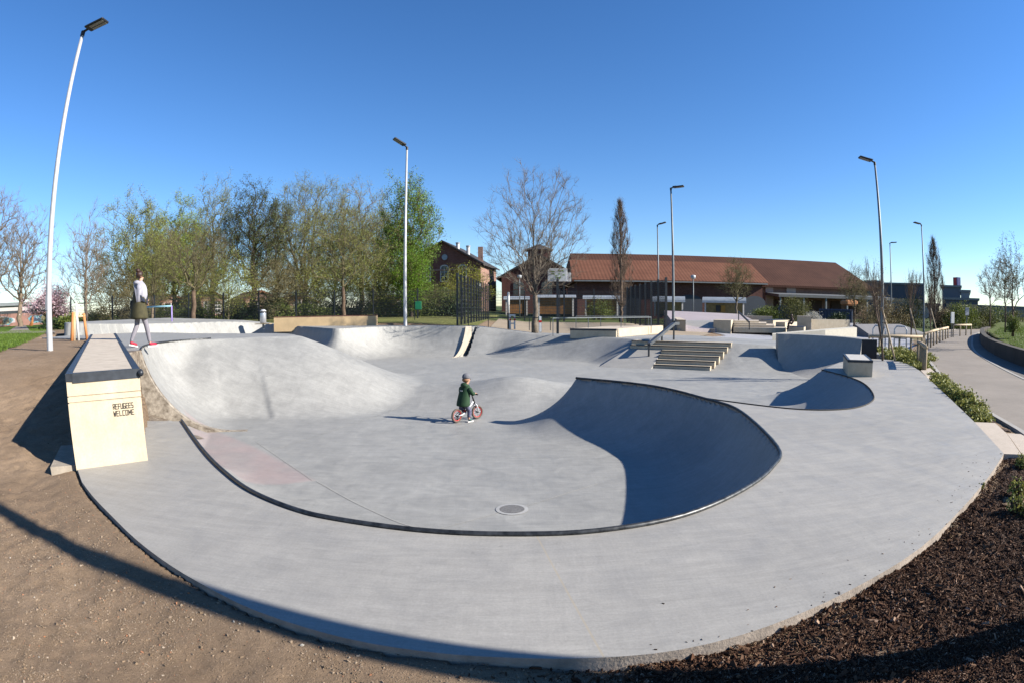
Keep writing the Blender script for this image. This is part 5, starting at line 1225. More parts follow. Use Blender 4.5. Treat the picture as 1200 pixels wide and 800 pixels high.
# wooden wagons with pale barrel roofs
m_wagon = plain('orange brown wagon boards', (.30, .14, .05), .8, var=.3, scale=5); m_wagon2 = plain('ochre wagon boards', (.26, .19, .08), .8, var=.3, scale=5)
m_barrel = plain('pale zinc roof', (.42, .45, .47), .5, .3, var=.18, scale=3)
def wagon(px0, px1, ytop, yeave, ybot, d, label, m=None, hatch=None):
    pL, pR = far(px0, ybot, d), far(px1, ybot, d); o, e, nn, L = frame_of(pL, pR); zb = .45
    t = thing('site_wagon', label, 'wagon', (o.x, o.y, zb), group='wooden wagons with pale rounded roofs'); ze = far((px0+px1)/2, yeave, d)[2]-zb; zt = far((px0+px1)/2, ytop, d)[2]-zb; D_ = 2.4
    mb = MB(); mb.prism([(0, 0), (e*L)[:2], (e*L+nn*D_)[:2], (nn*D_)[:2]], .35, ze); mb.build('body', m or m_wagon, t)
    mb = MB(); n = 8; V = []
    for s_ in (-.25, L+.25):
        for k in range(n+1): a = math.pi*k/n; V.append(e*s_ + nn*(D_/2 - (D_/2+.2)*math.cos(a)) + Vector((0, 0, ze-.02 + (zt-ze)*math.sin(a))))
    mb.add(V, [(k, k+1, n+2+k, n+1+k) for k in range(n)] + [tuple(range(n+1)), tuple(reversed(range(n+1, 2*n+2))), (0, n+1, 2*n+1, n)]); mb.build('barrel_roof', m_barrel, t)
    for x_ in (.04, L-.04): mb = MB(); mb.box(e*x_ - nn*.04 + Vector((0, 0, ze/2+.1)), (.14, .1, ze-.1)); mb.build('corner_strip', m_trim, t)
    for x_ in (L*.2, L*.8):
        for y_ in (.3, D_-.3): mb = MB(); mb.tube([e*x_ + nn*(y_-.09) + Vector((0, 0, .35)), e*x_ + nn*(y_+.09) + Vector((0, 0, .35))], .36, 14); mb.build('wheel', m_black, t)
    if hatch:
        for x_, c in hatch:
            mb = MB(); mb.box(e*(L*x_) - nn*.05 + Vector((0, 0, ze*.62)), (L*.11, .1, ze*.42), rz=math.atan2(e.y, e.x)); mb.build('shutter', plain('shutter %.2f' % c[0], c, .7), t)
wagon(593, 618, 347, 351, 377, 58, 'orange wooden wagon with pale roof left of the bare tree trunk')
wagon(631, 672, 345, 349, 378, 52, 'orange wooden wagon with pale roof behind the basketball boards')
wagon(686, 724, 346, 350.5, 376, 54, 'orange brown wagon with pale roof between basketball boards and poplar')
wagon(767, 800, 347, 354, 368, 56, 'small pale roofed wagon just left of the tall lamp pole by the stairs', m_wagon2)
wagon(826, 871.5, 348, 355, 368, 56, 'ochre wagon with pale barrel roof and a yellow shutter in front of the barn', m_wagon2, hatch=[(.34, (.03, .03, .03)), (.47, (.36, .20, .04))])
# blue containers
def container(px0, px1, ytop, d, label):
    pL, pR = far(px0, 370, d), far(px1, 370, d); o, e, nn, L = frame_of(pL, pR); zb = .3; t = thing('shipping_container', label, 'container', (o.x, o.y, zb), group='dark blue containers under the hall canopy')
    zt = far((px0+px1)/2, ytop, d)[2]-zb; mb = MB(); m_ = plain('container blue', (.025, .05, .10), .6, var=.2); n = int(L/.3); P = []
    for k in range(n): x_ = L*k/n; P += [(e*x_)[:2], (e*(x_+L/n*.4))[:2], (e*(x_+L/n*.5) + nn*.07)[:2], (e*(x_+L/n*.9) + nn*.07)[:2]]
    P += [(e*L)[:2], (e*L+nn*2.4)[:2], (nn*2.4)[:2]]; mb.prism([tuple(p) for p in P], 0, zt); mb.build('body', m_, t)
    mb = MB(); mb.box(e*L/2 - nn*.03 + Vector((0, 0, zt-.06)), (L, .12, .14), rz=math.atan2(e.y, e.x)); mb.build('top_rail', m_, t)
    for x_ in (.06, L-.06): mb = MB(); mb.box(e*x_ - nn*.03 + Vector((0, 0, zt/2)), (.14, .12, zt)); mb.build('corner_post', m_, t)
container(912, 942, 358.5, 58, 'dark blue container half hidden by the round bush')
container(960, 999, 362.5, 55, 'dark blue container right of the white blossom bush')
mb = MB(); q = far(995, 363, 57); mb.box((q[0], q[1], 2.15), (1.5, 1.3, .55), bev=.15); tag(mb.build('digger_cab', m_or, origin=(q[0], q[1], 2.15)), 'orange machine cab showing above the right blue container', 'machine')
# grey industrial blocks on the right horizon
def block(px0, px1, ytop, d, depth, label, m, extra=(), zb=0):
    pL, pR = far(px0, 370, d), far(px1, 370, d); o, e, nn, L = frame_of(pL, pR); t = thing('industrial_building', label, 'building', (o.x, o.y, zb)); zt = far((px0+px1)/2, ytop, d)[2]
    mb = MB(); mb.prism([(0, 0), tuple((e*L)[:2]), tuple((e*L+nn*depth)[:2]), tuple((nn*depth)[:2])], -2, zt); mb.build('wall', m, t)
    mb = MB(); mb.prism([tuple((-e*.4-nn*.4)[:2]), tuple((e*(L+.4)-nn*.4)[:2]), tuple((e*(L+.4)+nn*(depth+.4))[:2]), tuple((-e*.4+nn*(depth+.4))[:2])], zt+.01, zt+.5); mb.build('roof_edge', m_galvd, t)
    for x0_, z0_, w_, h_, mt in extra: mb = MB(); mb.box(e*(L*x0_) - nn*.15 + Vector((0, 0, zt*z0_)), (L*w_, .3, zt*h_), rz=math.atan2(e.y, e.x)); mb.build('window_band', mt, t)
    return t, e, nn, L, zt
m_ind = plain('grey cladding', (.13, .15, .18), .6, var=.1, scale=.4); m_ind2 = plain('darker cladding', (.085, .10, .125), .6, var=.12, scale=.4)
block(1014, 1032, 331, 175, 40, 'grey flat industrial building immediately right of the big hall', m_ind, [(.5, .6, .9, .12, m_glassdk)])
block(1033, 1082, 334, 160, 40, 'long dark grey industrial building behind the young trees', m_ind2, [(.5, .5, .94, .12, m_glassdk)])
tb, e, nn, L, zt = block(1104, 1125.5, 337, 150, 30, 'dark grey industrial block with rooftop sign right of the far poplar', m_ind, [(.5, .55, .9, .14, m_glassdk)])
mb = MB(); mb.box(e*L*.85 + nn*3 + Vector((0, 0, zt+1.6)), (1.3, 1.3, 2.0)); s_ = mb.build('rooftop_sign', plain('blue sign', (.05, .07, .25), .5), tb)
mb = MB(); mb.box(e*(L*.85-.68) + nn*2.9 + Vector((0, 0, zt+1.6)), (.2, 1.4, 2.0)); mb.build('red_stripe', m_red, s_)
block(1126, 1136, 342.5, 150, 30, 'small pale grey stair block beside the rooftop sign building', plain('pale cladding', (.25, .28, .30), .6))
block(1108, 1146, 352, 135, 30, 'low dark building with wide flat eaves under the rooftop sign', m_ind2, [(.5, .7, .95, .2, m_glassdk)])
block(1146, 1215, 360.5, 220, 30, 'pale low buildings at the far right behind the hedge', plain('pale distant render', (.32, .30, .28), .7))
block(1040, 1100, 358, 120, 20, 'long white roofed shed behind the brown shrubs', plain('white shed', (.45, .43, .42), .7))
# left background: graffiti wall, long pale building, houses behind the trees
pL, pR = far(-10, 376, 68), far(76, 377, 66); o, e, nn, L = frame_of(pL, pR); t = thing('graffiti_wall', 'long low pinkish wall covered in graffiti at the far left', 'wall', (o.x, o.y, .6))
mb = MB(); mb.prism([(0, 0), tuple((e*L)[:2]), tuple((e*L+nn*.3)[:2]), tuple((nn*.3)[:2])], 0, 1.5); w_ = mb.build('wall_panel', plain('faded pink wall', (.36, .20, .16), .8, var=.2, scale=.5), t)
rg = random.Random(5); cols_ = [(.20, .42, .48), (.55, .5, .5), (.5, .16, .1), (.1, .12, .2), (.5, .42, .2)]
for k in range(16):
    mb = MB(); x_ = rg.uniform(.03, .95)*L; n_v = 9; rr = rg.uniform(.25, .6); P = [e*(x_+rr*1.6*math.cos(6.283*i/n_v)*rg.uniform(.7, 1.2)) - nn*.02 + Vector((0, 0, .8+rr*.9*math.sin(6.283*i/n_v)*rg.uniform(.7, 1.2))) for i in range(n_v)]
    mb.add(P + [p + nn*.015 for p in P], [tuple(range(n_v))] + [(i, n_v+i, n_v+(i+1) % n_v, (i+1) % n_v) for i in range(n_v)]); mb.build('graffiti_patch', plain('spray %d' % (k % 5), cols_[k % 5], .8), w_)
t, e, nn, L, zt = block(-30, 72, 358.5, 95, 14, 'long low pale building with dark window band behind the pink blossom tree', plain('pale render left', (.55, .50, .47), .8), [(.5, .72, .98, .14, m_glassdk), (.5, .35, .98, .12, m_glassdk)])
for (x0_, x1_, yt, yr, d_, lab) in ((236, 262, 351, 344, 78, 'pink brick house with two white windows seen through the left trees'), (288, 325, 352, 343, 82, 'pinkish house behind the dark tree trunks and the litter bin'), (340, 372, 356, 348, 84, 'house with orange roof half hidden behind the middle trees'), (190, 214, 354, 347, 84, 'pale orange house behind the trees near the goal'), (462, 486, 356, 347, 82, 'low pale house behind the bright green tree')):
    a_, b_ = far(x0_, 375, d_), far(x1_, 375, d_+1.5); h_, o, e, nn, L = gable_house('house', lab, 'house', a_, b_, 9, 0, far(x0_, yt, d_)[2], far(x0_, yr, d_)[2], m_brickp, m_brickp, m_tile, over=.4)
    for k in (.28, .72): window(h_, None, e, nn, L*k, 1.3, .95, 1.5, arch=False)
# ================================================================== VEGETATION
def leaf_mat(name, c1, c2, trans=.3, rough=.6):
    m, t, bs = nt(name); g = t.nodes.new('ShaderNodeNewGeometry')
    cc = ramp(t, g.outputs['Random Per Island'], [(.0, c1), (1.0, c2)])
    t.links.new(cc, bs.inputs['Base Color']); bs.inputs['Roughness'].default_value = rough; bs.inputs['Specular IOR Level'].default_value = .25
    tr = N(t, 'ShaderNodeBsdfTranslucent'); t.links.new(cc, tr.inputs['Color']); mx = N(t, 'ShaderNodeMixShader'); mx.inputs[0].default_value = trans
    out = t.nodes['Material Output']; t.links.new(bs.outputs[0], mx.inputs[1]); t.links.new(tr.outputs[0], mx.inputs[2]); t.links.new(mx.outputs[0], out.inputs[0]); return m
def bark(name, c, v=.35): return plain(name, c, .9, var=v, scale=8, bmp=.4, spec=.15)
b_grey = bark('grey bark', (.20, .165, .13)); b_brown = bark('brown bark', (.15, .105, .075)); b_dark = bark('dark bark', (.075, .058, .045)); b_olive = bark('olive twigs', (.17, .145, .085))
b_tan = bark('tan twigs', (.26, .20, .145)); b_pinkb = bark('reddish twigs', (.21, .155, .12))
l_olive = leaf_mat('olive young leaves', (.10, .11, .035), (.20, .20, .06)); l_green = leaf_mat('fresh green leaves', (.08, .17, .025), (.20, .32, .05))
l_bright = leaf_mat('bright spring leaves', (.10, .22, .02), (.24, .38, .04)); l_dark = leaf_mat('deep green needles', (.025, .05, .02), (.06, .095, .03), .1)
l_tan = leaf_mat('tan buds', (.18, .14, .075), (.30, .25, .13)); l_yel = leaf_mat('yellow green leaves', (.26, .30, .03), (.42, .42, .06)); l_pink = leaf_mat('pink blossom', (.88, .52, .60), (1.0, .80, .84), .35)
l_white = leaf_mat('white blossom', (.5, .48, .42), (.72, .7, .64)); l_hedge = leaf_mat('hedge leaves', (.10, .14, .03), (.25, .29, .07)); l_ground = leaf_mat('shrub leaves', (.15, .18, .04), (.48, .46, .13), .2)
l_bluegreen = leaf_mat('grey green buds', (.12, .15, .09), (.22, .24, .13))

def tree_skeleton(seed, H, trunk, r0, spread, levels=5, nch=(3, 4), ratio=.72, up=.15, wob=.16, first=.35, narrow=False, stems=1, minr=.006):
    """returns tube segments [(pts, radii)], and twig tips"""
    rg = random.Random(seed); segs = []; tips = []
    def rvec(): return Vector((rg.gauss(0, 1), rg.gauss(0, 1), rg.gauss(0, 1)))
    def grow(p, d, L, r, lv):
        k = 4 if lv < 2 else 3; pts = [p]; rad = [r]; q = p.copy(); dd = d.copy(); r1 = max(r*(.55 if lv else .75), minr*.7)
        for i in range(k):
            dd = (dd + rvec()*wob*(.5 if lv == 0 else 1) + Vector((0, 0, up))*(0 if lv == 0 else 1)*.6).normalized(); q = q + dd*(L/k); pts.append(q.copy()); rad.append(r + (r1-r)*(i+1)/k)
        segs.append((pts, rad, lv))
        if lv >= levels-1: tips.append((q.copy(), dd.copy())); tips.append(((pts[-2]+q)/2, dd.copy())); return
        n = rg.randint(*nch)
        # side branches along the length plus a leader
        for i in range(n):
            f = first + (1-first)*(i+rg.random())/n if lv else (.0 if False else (1.0 - .55*rg.random()*(1 if not narrow else 1.5)))
            f = min(.98, max(.12, f)); j = f*k; a = min(k-1, int(j)); b = pts[a].lerp(pts[a+1], j-a)
            ax = dd.orthogonal().normalized(); ax.rotate(Matrix.Rotation(rg.uniform(0, 6.283), 3, dd)); ang = spread*rg.uniform(.6, 1.25)
            nd = (dd*math.cos(ang) + ax*math.sin(ang)).normalized()
            rr = max(rad[a]*rg.uniform(.45, .68), minr); grow(b, nd, L*ratio*rg.uniform(.7, 1.15)*(1.15-.35*f), rr, lv+1)
        grow(q, (dd + rvec()*.12).normalized(), L*ratio*rg.uniform(.8, 1.0), max(r1*.95, minr), lv+1)
    for s_ in range(stems):
        d0 = Vector((0, 0, 1)) if stems == 1 else Vector((rg.uniform(-.35, .35), rg.uniform(-.35, .35), 1)).normalized()
        base = Vector((0, 0, -.2)) + (Vector((rg.uniform(-.3, .3), rg.uniform(-.3, .3), 0)) if stems > 1 else Vector())
        grow(base, d0, trunk+.2, r0, 0)
    zmax = max(t[0].z for t in tips); s = H/zmax
    return segs, tips, s
def tube_np(segs, sides=lambda lv: 7 if lv == 0 else (5 if lv == 1 else 3), flt=None):
    V = []; F = []; b = 0
    for pts, rad, lv in segs:
        if flt and not flt(lv): continue
        n = sides(lv); t = (pts[-1]-pts[0]).normalized(); u = t.orthogonal().normalized(); w = t.cross(u)
        cs = [(u*math.cos(6.2832*k/n) + w*math.sin(6.2832*k/n)) for k in range(n)]
        for p, r in zip(pts, rad):
            for c in cs: V.append((p.x+c.x*r, p.y+c.y*r, p.z+c.z*r))
        for i in range(len(pts)-1):
            for k in range(n): j = (k+1) % n; F.append((b+i*n+k, b+i*n+j, b+(i+1)*n+j, b+(i+1)*n+k))
        b += n*len(pts)
    return V, F
def leaf_np(centers, size, rg, n, jit, squash=1.0):
    """n leaf quads scattered round the given centres"""
    C = np.asarray(centers, float); idx = rg.integers(0, len(C), n); c = C[idx] + rg.normal(size=(n, 3))*jit*np.array([1, 1, squash])
    a = rg.normal(size=(n, 3)); a /= np.linalg.norm(a, axis=1)[:, None]; b = rg.normal(size=(n, 3)); b -= (a*b).sum(1)[:, None]*a; b /= np.linalg.norm(b, axis=1)[:, None]
    s = size*rg.uniform(.6, 1.3, n)[:, None]; w = s*.6
    V = np.stack([c-a*s*.5, c+b*w*.5+a*s*.05, c+a*s*.5, c-b*w*.5+a*s*.05], 1).reshape(-1, 3); F = np.arange(4*n).reshape(-1, 4); return V, F
def tree(name, label, cat, loc, H, seed, trunk, r0, spread, barkm, twigm=None, leafm=None, nleaf=0, lsize=.12, jit=.25, levels=5, nch=(3, 4), ratio=.72, up=.12, wob=.14, narrow=False, stems=1, group=None, minr=.008, first=.35, leaves_z=None, sx=1.0, parts=True, width=None):
    segs, tips, s = tree_skeleton(seed, H, trunk, r0, spread, levels, nch, ratio, up, wob, first, narrow, stems, minr)
    t = thing(name, label, cat, loc, 0, group)
    if width: rr_ = sorted(math.hypot(tp[0].x, tp[0].y) for tp in tips); sx = width/2/(rr_[int(len(rr_)*.93)]*s)
    S = Matrix.Diagonal((s*sx, s*sx, s))
    k_ = r0/max(segs[0][1][0], 1e-6)
    segs = [([S @ p for p in pts], rad, lv) for pts, rad, lv in segs]; rg = np.random.default_rng(seed)
    V, F = tube_np(segs, flt=lambda lv: lv == 0); np_mesh('trunk', V, F, barkm, t)
    V, F = tube_np(segs, flt=lambda lv: 0 < lv); cr = np_mesh('crown', V, F, twigm or barkm, t)
    if leafm is not None and nleaf:
        C = [tuple(S @ tp[0]) for tp in tips]
        if leaves_z: C = [c for c in C if leaves_z[0] <= c[2] <= leaves_z[1]] or C
        V, F = leaf_np(C, lsize, rg, nleaf, jit); np_mesh('foliage', V, F, leafm, cr, smooth=False)
    return t
def seg_np(P, Q, r1, r2, n=3, rg=None):
    """all straight tapered segments P->Q at once"""
    P = np.asarray(P, float); Q = np.asarray(Q, float); d = Q-P; L = np.linalg.norm(d, axis=1, keepdims=True); d = d/np.maximum(L, 1e-9)
    ref = np.where(np.abs(d[:, 2:3]) < .9, np.array([[0, 0, 1.]]), np.array([[1., 0, 0]])); u = np.cross(d, ref); u /= np.linalg.norm(u, axis=1, keepdims=True); w = np.cross(d, u)
    a = 2*np.pi*np.arange(n)/n; ring = u[:, None]*np.cos(a)[None, :, None] + w[:, None]*np.sin(a)[None, :, None]
    V = np.concatenate([P[:, None] + ring*np.asarray(r1)[:, None, None], Q[:, None] + ring*np.asarray(r2)[:, None, None]], 1)
    k = np.arange(n); j = (k+1) % n; f = np.stack([k, j, n+j, n+k], 1); F = (f[None] + (2*n*np.arange(len(P)))[:, None, None]).reshape(-1, 4)
    return V.reshape(-1, 3), F
def crown_tree(name, label, cat, loc, H, seed, zb, width, r0, barkm, twigm, leafm=None, nleaf=0, lsize=.1, n=420, bf=.5, shape='round', ntw=5, twl=.5, jit=.14, group=None, stems=1, low=.0, lump=.18, twr=.006, upt=.35, leaf_low=None):
    rg = np.random.default_rng(seed); t = thing(name, label, cat, loc, float(rg.uniform(0, 6.28)), group)
    # crown volume
    d = rg.normal(size=(n, 3)); d /= np.linalg.norm(d, axis=1)[:, None]; rr = rg.random(n)**(1/2.4); ph = rg.uniform(0, 6.28, 6)
    lumpf = 1 + lump*(np.sin(3*np.arctan2(d[:, 1], d[:, 0])+ph[0])*.6 + np.sin(4*d[:, 2]+ph[1]+2*d[:, 0])*.6 + np.sin(7*d[:, 0]+ph[2]+5*d[:, 1])*.4)
    hc = (H-zb*(1-low))/2; zc = H-hc
    T = d*(rr*lumpf)[:, None]
    if shape == 'spindle':
        z = rg.random(n)**.85; wz = np.interp(z, [0, .12, .35, .7, .9, 1], [.45, .85, 1, .72, .38, .06]); a = rg.uniform(0, 6.28, n); r_ = rg.random(n)**.6
        T = np.stack([np.cos(a)*r_*wz*width/2, np.sin(a)*r_*wz*width/2, zb + z*(H-zb)], 1)
    else:
        T[:, 2] = np.where(T[:, 2] > 0, T[:, 2], T[:, 2]*.9)
        T = T*np.array([width/2, width/2, hc]) + np.array([0, 0, zc])
        T[:, :2] *= np.interp(T[:, 2], [zb*.6, zc, H], [.72, 1.0, .92])[:, None]
    pos_ = []; par = []; path = []
    def add(p, a): pos_.append(np.array(p, float)); par.append(a); path.append(0 if a < 0 else path[a] + float(np.linalg.norm(pos_[-1]-pos_[a]))); return len(pos_)-1
    trunk_chain = []
    base = add((0, 0, -.25), -1); k = base; trunk_chain.append(k)
    for i in range(1, 6): k = add((.04*rg.normal()*r0*6, .04*rg.normal()*r0*6, zb*i/5), k); trunk_chain.append(k)
    top = k
    if shape == 'spindle':
        for i in range(1, 9): k = add((.03*rg.normal(), .03*rg.normal(), zb + (H-zb)*.9*i/8), k)
    else:
        for s_ in range(stems):
            k = top; off = rg.normal(size=2)*width*.05*(stems > 1)
            for i in range(1, 5): k = add((off[0]*i+.06*rg.normal(), off[1]*i+.06*rg.normal(), zb + (H-zb)*.62*i/4), k)
    # path cost starts at the fork
    order = np.argsort(np.linalg.norm(T-np.array([0, 0, zb]), axis=1)); P = np.zeros((len(pos_)+n*3, 3)); C = np.zeros(len(P)); m_ = len(pos_)
    P[:m_] = pos_; C[:m_] = path; allowed = np.zeros(len(P), bool); allowed[top:m_] = True; tips = []
    for q in order:
        g = T[q]; dist = np.linalg.norm(P[:m_]-g, axis=1); cost = dist + bf*C[:m_] + np.where(P[:m_, 2] > g[2]+.05*H, 1.2*(P[:m_, 2]-g[2]), 0) + np.where(allowed[:m_], 0, 1e6)
        a = int(np.argmin(cost)); L = dist[a]; b = a
        for f in (.36, .7, 1.0):
            p = P[a]*(1-f)+g*f + (rg.normal(size=3)*.03*L if f < 1 else 0); 
            if f < 1: p = p + np.array([0, 0, .045*L*(math.sin(math.pi*f) if shape != 'spindle' else -math.sin(math.pi*f)*.8)])
            P[m_] = p; par.append(b); C[m_] = C[b]+np.linalg.norm(p-P[b]); allowed[m_] = True; b = m_; m_ += 1
        tips.append(b)
    P = P[:m_]; par = np.array(par); cnt = np.zeros(m_); cnt[tips] = 1
    for i in range(m_-1, 0, -1): cnt[par[i]] += cnt[i]
    cnt = np.maximum(cnt, 1); rad = r0*(cnt/cnt[0])**.5; rad = np.maximum(rad, twr*1.3)
    tr = trunk_chain; mb = MB(); mb.tube([tuple(P[i]) for i in tr], [r0*(1.25-.35*i/(len(tr)-1)) if i else r0*1.5 for i in range(len(tr))], 10); mb.build('trunk', barkm, t, smooth=True)
    idx = np.array([i for i in range(top+1, m_)]); big = cnt[idx] > cnt[0]*.04
    V1, F1 = seg_np(P[par[idx[big]]], P[idx[big]], rad[par[idx[big]]]*.0+np.minimum(rad[par[idx[big]]], rad[idx[big]]*1.25), rad[idx[big]], 6); V2, F2 = seg_np(P[par[idx[~big]]], P[idx[~big]], np.minimum(rad[par[idx[~big]]], rad[idx[~big]]*1.4), rad[idx[~big]], 3)
    # twigs
    tp = P[tips]; td = tp - P[par[tips]]; td /= np.maximum(np.linalg.norm(td, axis=1, keepdims=True), 1e-6); nt_ = len(tips)*ntw; src = np.repeat(np.arange(len(tips)), ntw)
    start = tp[src] - td[src]*rg.uniform(0, .5, nt_)[:, None]*twl; dr = td[src]*.8 + rg.normal(size=(nt_, 3))*.55 + np.array([0, 0, upt]); dr /= np.linalg.norm(dr, axis=1, keepdims=True)
    ln = twl*rg.uniform(.4, 1.1, nt_); mid = start + dr*(ln*.5)[:, None]; dr2 = dr + rg.normal(size=(nt_, 3))*.3 + np.array([0, 0, upt*.3]); dr2 /= np.linalg.norm(dr2, axis=1, keepdims=True); end = mid + dr2*(ln*.5)[:, None]
    dr3 = dr + rg.normal(size=(nt_, 3))*.7; dr3 /= np.linalg.norm(dr3, axis=1, keepdims=True); end2 = mid + dr3*(ln*.4)[:, None]
    V3, F3 = seg_np(start, mid, np.full(nt_, twr), np.full(nt_, twr*.75), 3); V4, F4 = seg_np(mid, end, np.full(nt_, twr*.75), np.full(nt_, twr*.4), 3); V5, F5 = seg_np(mid, end2, np.full(nt_, twr*.6), np.full(nt_, twr*.35), 3)
    Vs, Fs, o_ = [], [], 0
    for V_, F_ in ((V1, F1), (V2, F2), (V3, F3), (V4, F4), (V5, F5)): Vs.append(V_); Fs.append(F_+o_); o_ += len(V_)
    cr = np_mesh('crown', np.concatenate(Vs), np.concatenate(Fs), twigm, t)
    if leafm is not None and nleaf:
        Cc = np.concatenate([end, mid, end2]); 
        if leaf_low is not None: Cc = Cc[Cc[:, 2] < leaf_low] if leaf_low > 0 else Cc[Cc[:, 2] > -leaf_low]
        V_, F_ = leaf_np(Cc, lsize, rg, nleaf, jit); np_mesh('foliage', V_, F_, leafm, cr, smooth=False)
    return t
def bush(name, label, cat, loc, size, nleaf, lsize, leafm, seed, twigm=None, group=None, core=True, squash=1.0):
    rg = np.random.default_rng(seed); t = thing(name, label, cat, loc, 0, group); n = 60
    # clumps spread through the volume, denser near the outside
    d = rg.normal(size=(n, 3)); d /= np.linalg.norm(d, axis=1)[:, None]; r = rg.uniform(.25, 1, n)**.5; C = d*r[:, None]; C[:, 2] = np.abs(C[:, 2]) if squash == 1.0 else C[:, 2]*.5+.5
    C = C*np.array([size[0]/2, size[1]/2, size[2]])*np.array([.85, .85, .85]); C[:, 2] += .03
    V, F = leaf_np(C, lsize, rg, nleaf, np.array([size[0]*.09, size[1]*.09, size[2]*.09])); V[:, 2] = np.maximum(V[:, 2], -.02)
    np_mesh('foliage', V, F, leafm, t, smooth=False); segs = []
    for i in range(0, n, 2):
        p = Vector((C[i, 0]*.15, C[i, 1]*.15, 0)); q = Vector(C[i]); m_ = p.lerp(q, .5) + Vector((0, 0, .1*size[2])); segs.append(([p, m_, q], [.018, .012, .005], 2))
    V, F = tube_np(segs); np_mesh('stems', V, F, twigm or b_brown, t); return t
def P_(px, y, d, z): q = far(px, y, d); return (q[0], q[1], z)
TG = 'trees in the row behind the far bowl'
# ---- main bare tree
crown_tree('bare_tree', 'large bare tree with wide rounded crown beside the clay court', 'tree', P_(627, 389, 25.6, .45), 7.35, 21, 1.6, 5.6, .105, b_grey, b_grey, l_tan, 1600, .035, n=520, bf=.75, ntw=7, twl=.5, jit=.05, twr=.0045, upt=.45, low=.25, lump=.12)
# ---- left background row
l_oli2 = leaf_mat('soft olive leaves', (.22, .25, .06), (.42, .44, .12)); l_yg = leaf_mat('soft yellow green leaves', (.20, .30, .04), (.42, .52, .10)); l_gg = leaf_mat('soft grey green leaves', (.21, .25, .10), (.40, .43, .18)); l_brn = leaf_mat('brown green buds', (.17, .145, .07), (.29, .25, .12))
CT = crown_tree
CT('bare_tree', 'leafless many branched tree at the far left edge of the photo', 'tree', P_(24, 376, 58, .7), 11.0, 3, 2.2, 8.5, .26, b_tan, b_tan, l_tan, 2500, .06, n=520, twl=.9, ntw=5, twr=.011, group=TG, low=.3)
CT('bare_tree', 'bare tree cut off by the left edge of the photo', 'tree', P_(-8, 376, 56, .7), 12.5, 31, 3.0, 7.5, .26, b_tan, b_tan, l_tan, 2000, .06, n=420, twl=.9, ntw=5, twr=.011, group=TG)
CT('bare_tree', 'slender bare tree above the leaning timber frame', 'tree', P_(101, 376, 42, .7), 8.0, 5, 1.6, 4.4, .13, b_grey, b_tan, l_tan, 1500, .05, n=300, twl=.8, ntw=5, twr=.008, group=TG, low=.4, upt=.6)
CT('leafy_tree', 'olive brown budding tree behind the walking woman', 'tree', P_(158, 376, 46, .7), 10.1, 8, 1.8, 7.6, .22, b_dark, b_olive, l_oli2, 30000, .085, n=560, twl=.7, twr=.009, group=TG, low=.4)
CT('leafy_tree', 'tree with a patch of fresh green leaves right of the walking woman', 'tree', P_(204, 376, 48, .7), 10.2, 13, 1.8, 5.8, .2, b_dark, b_olive, l_yg, 26000, .09, n=460, twl=.7, twr=.009, group=TG, low=.4)
CT('leafy_tree', 'tall thin crowned budding tree left of the darkest tree', 'tree', P_(249, 376, 50, .7), 12.0, 17, 2.4, 6.2, .22, b_dark, b_olive, l_gg, 24000, .085, n=520, twl=.8, twr=.009, group=TG, low=.4, upt=.55)
CT('leafy_tree', 'darkest tree of the row with dull green upper branches', 'tree', P_(297, 376, 49, .7), 12.2, 19, 2.6, 6.4, .26, b_dark, b_dark, leaf_mat('dull dark leaves', (.055, .075, .03), (.15, .18, .06)), 26000, .095, n=480, twl=.75, twr=.010, group=TG, low=.4)
CT('leafy_tree', 'tallest round crowned tree with many fine grey green twigs', 'tree', P_(358, 376, 52, .7), 13.6, 23, 2.0, 9.6, .30, b_dark, b_olive, l_gg, 30000, .08, n=760, twl=.95, twr=.009, group=TG, stems=3, low=.4, upt=.5)
CT('leafy_tree', 'greyish twiggy tree between the round tree and the bright green tree', 'tree', P_(424, 376, 52, .7), 12.3, 27, 2.4, 7.8, .24, b_dark, b_tan, l_oli2, 26000, .08, n=600, twl=.85, twr=.009, group=TG, low=.4)
CT('leafy_tree', 'bright green leafed tree left of the brick gable house', 'tree', P_(477, 376, 47, .7), 10.9, 29, 1.9, 5.6, .24, b_dark, b_brown, leaf_mat('mid green leaves', (.11, .20, .03), (.27, .40, .07)), 34000, .115, n=520, twl=.7, jit=.2, twr=.010, group=TG, low=.4, lump=.3)
CT('leafy_tree', 'lower yellowish green tree in front of the bright green one', 'tree', P_(482, 377, 43, .7), 5.4, 37, .8, 3.0, .12, b_dark, b_brown, l_bright, 15000, .09, n=260, twl=.5, jit=.2, group=TG, low=.5)
# second row behind, filling the belt
for i, (px, d, H, w_, m, lab) in enumerate(((228, 62, 10.6, 7, l_oli2, 'olive tree further back between the fresh green and the tall thin tree'), (325, 64, 12.4, 7.5, l_oli2, 'olive tree further back right of the darkest tree'),
        (392, 62, 11.0, 6.5, l_gg, 'grey green tree further back right of the tallest round tree'), (450, 60, 10.6, 7, l_oli2, 'olive tree further back left of the bright green tree'), (183, 60, 9.4, 6, l_gg, 'grey green tree further back behind the goal frame'))):
    CT('leafy_tree', lab, 'tree', P_(px, 376, d, .7), H, 400+i, 1.6, w_, .2, b_dark, b_olive, m, 20000, .11, n=380, twl=.9, twr=.011, group='trees of the second row behind the fence', low=.5)
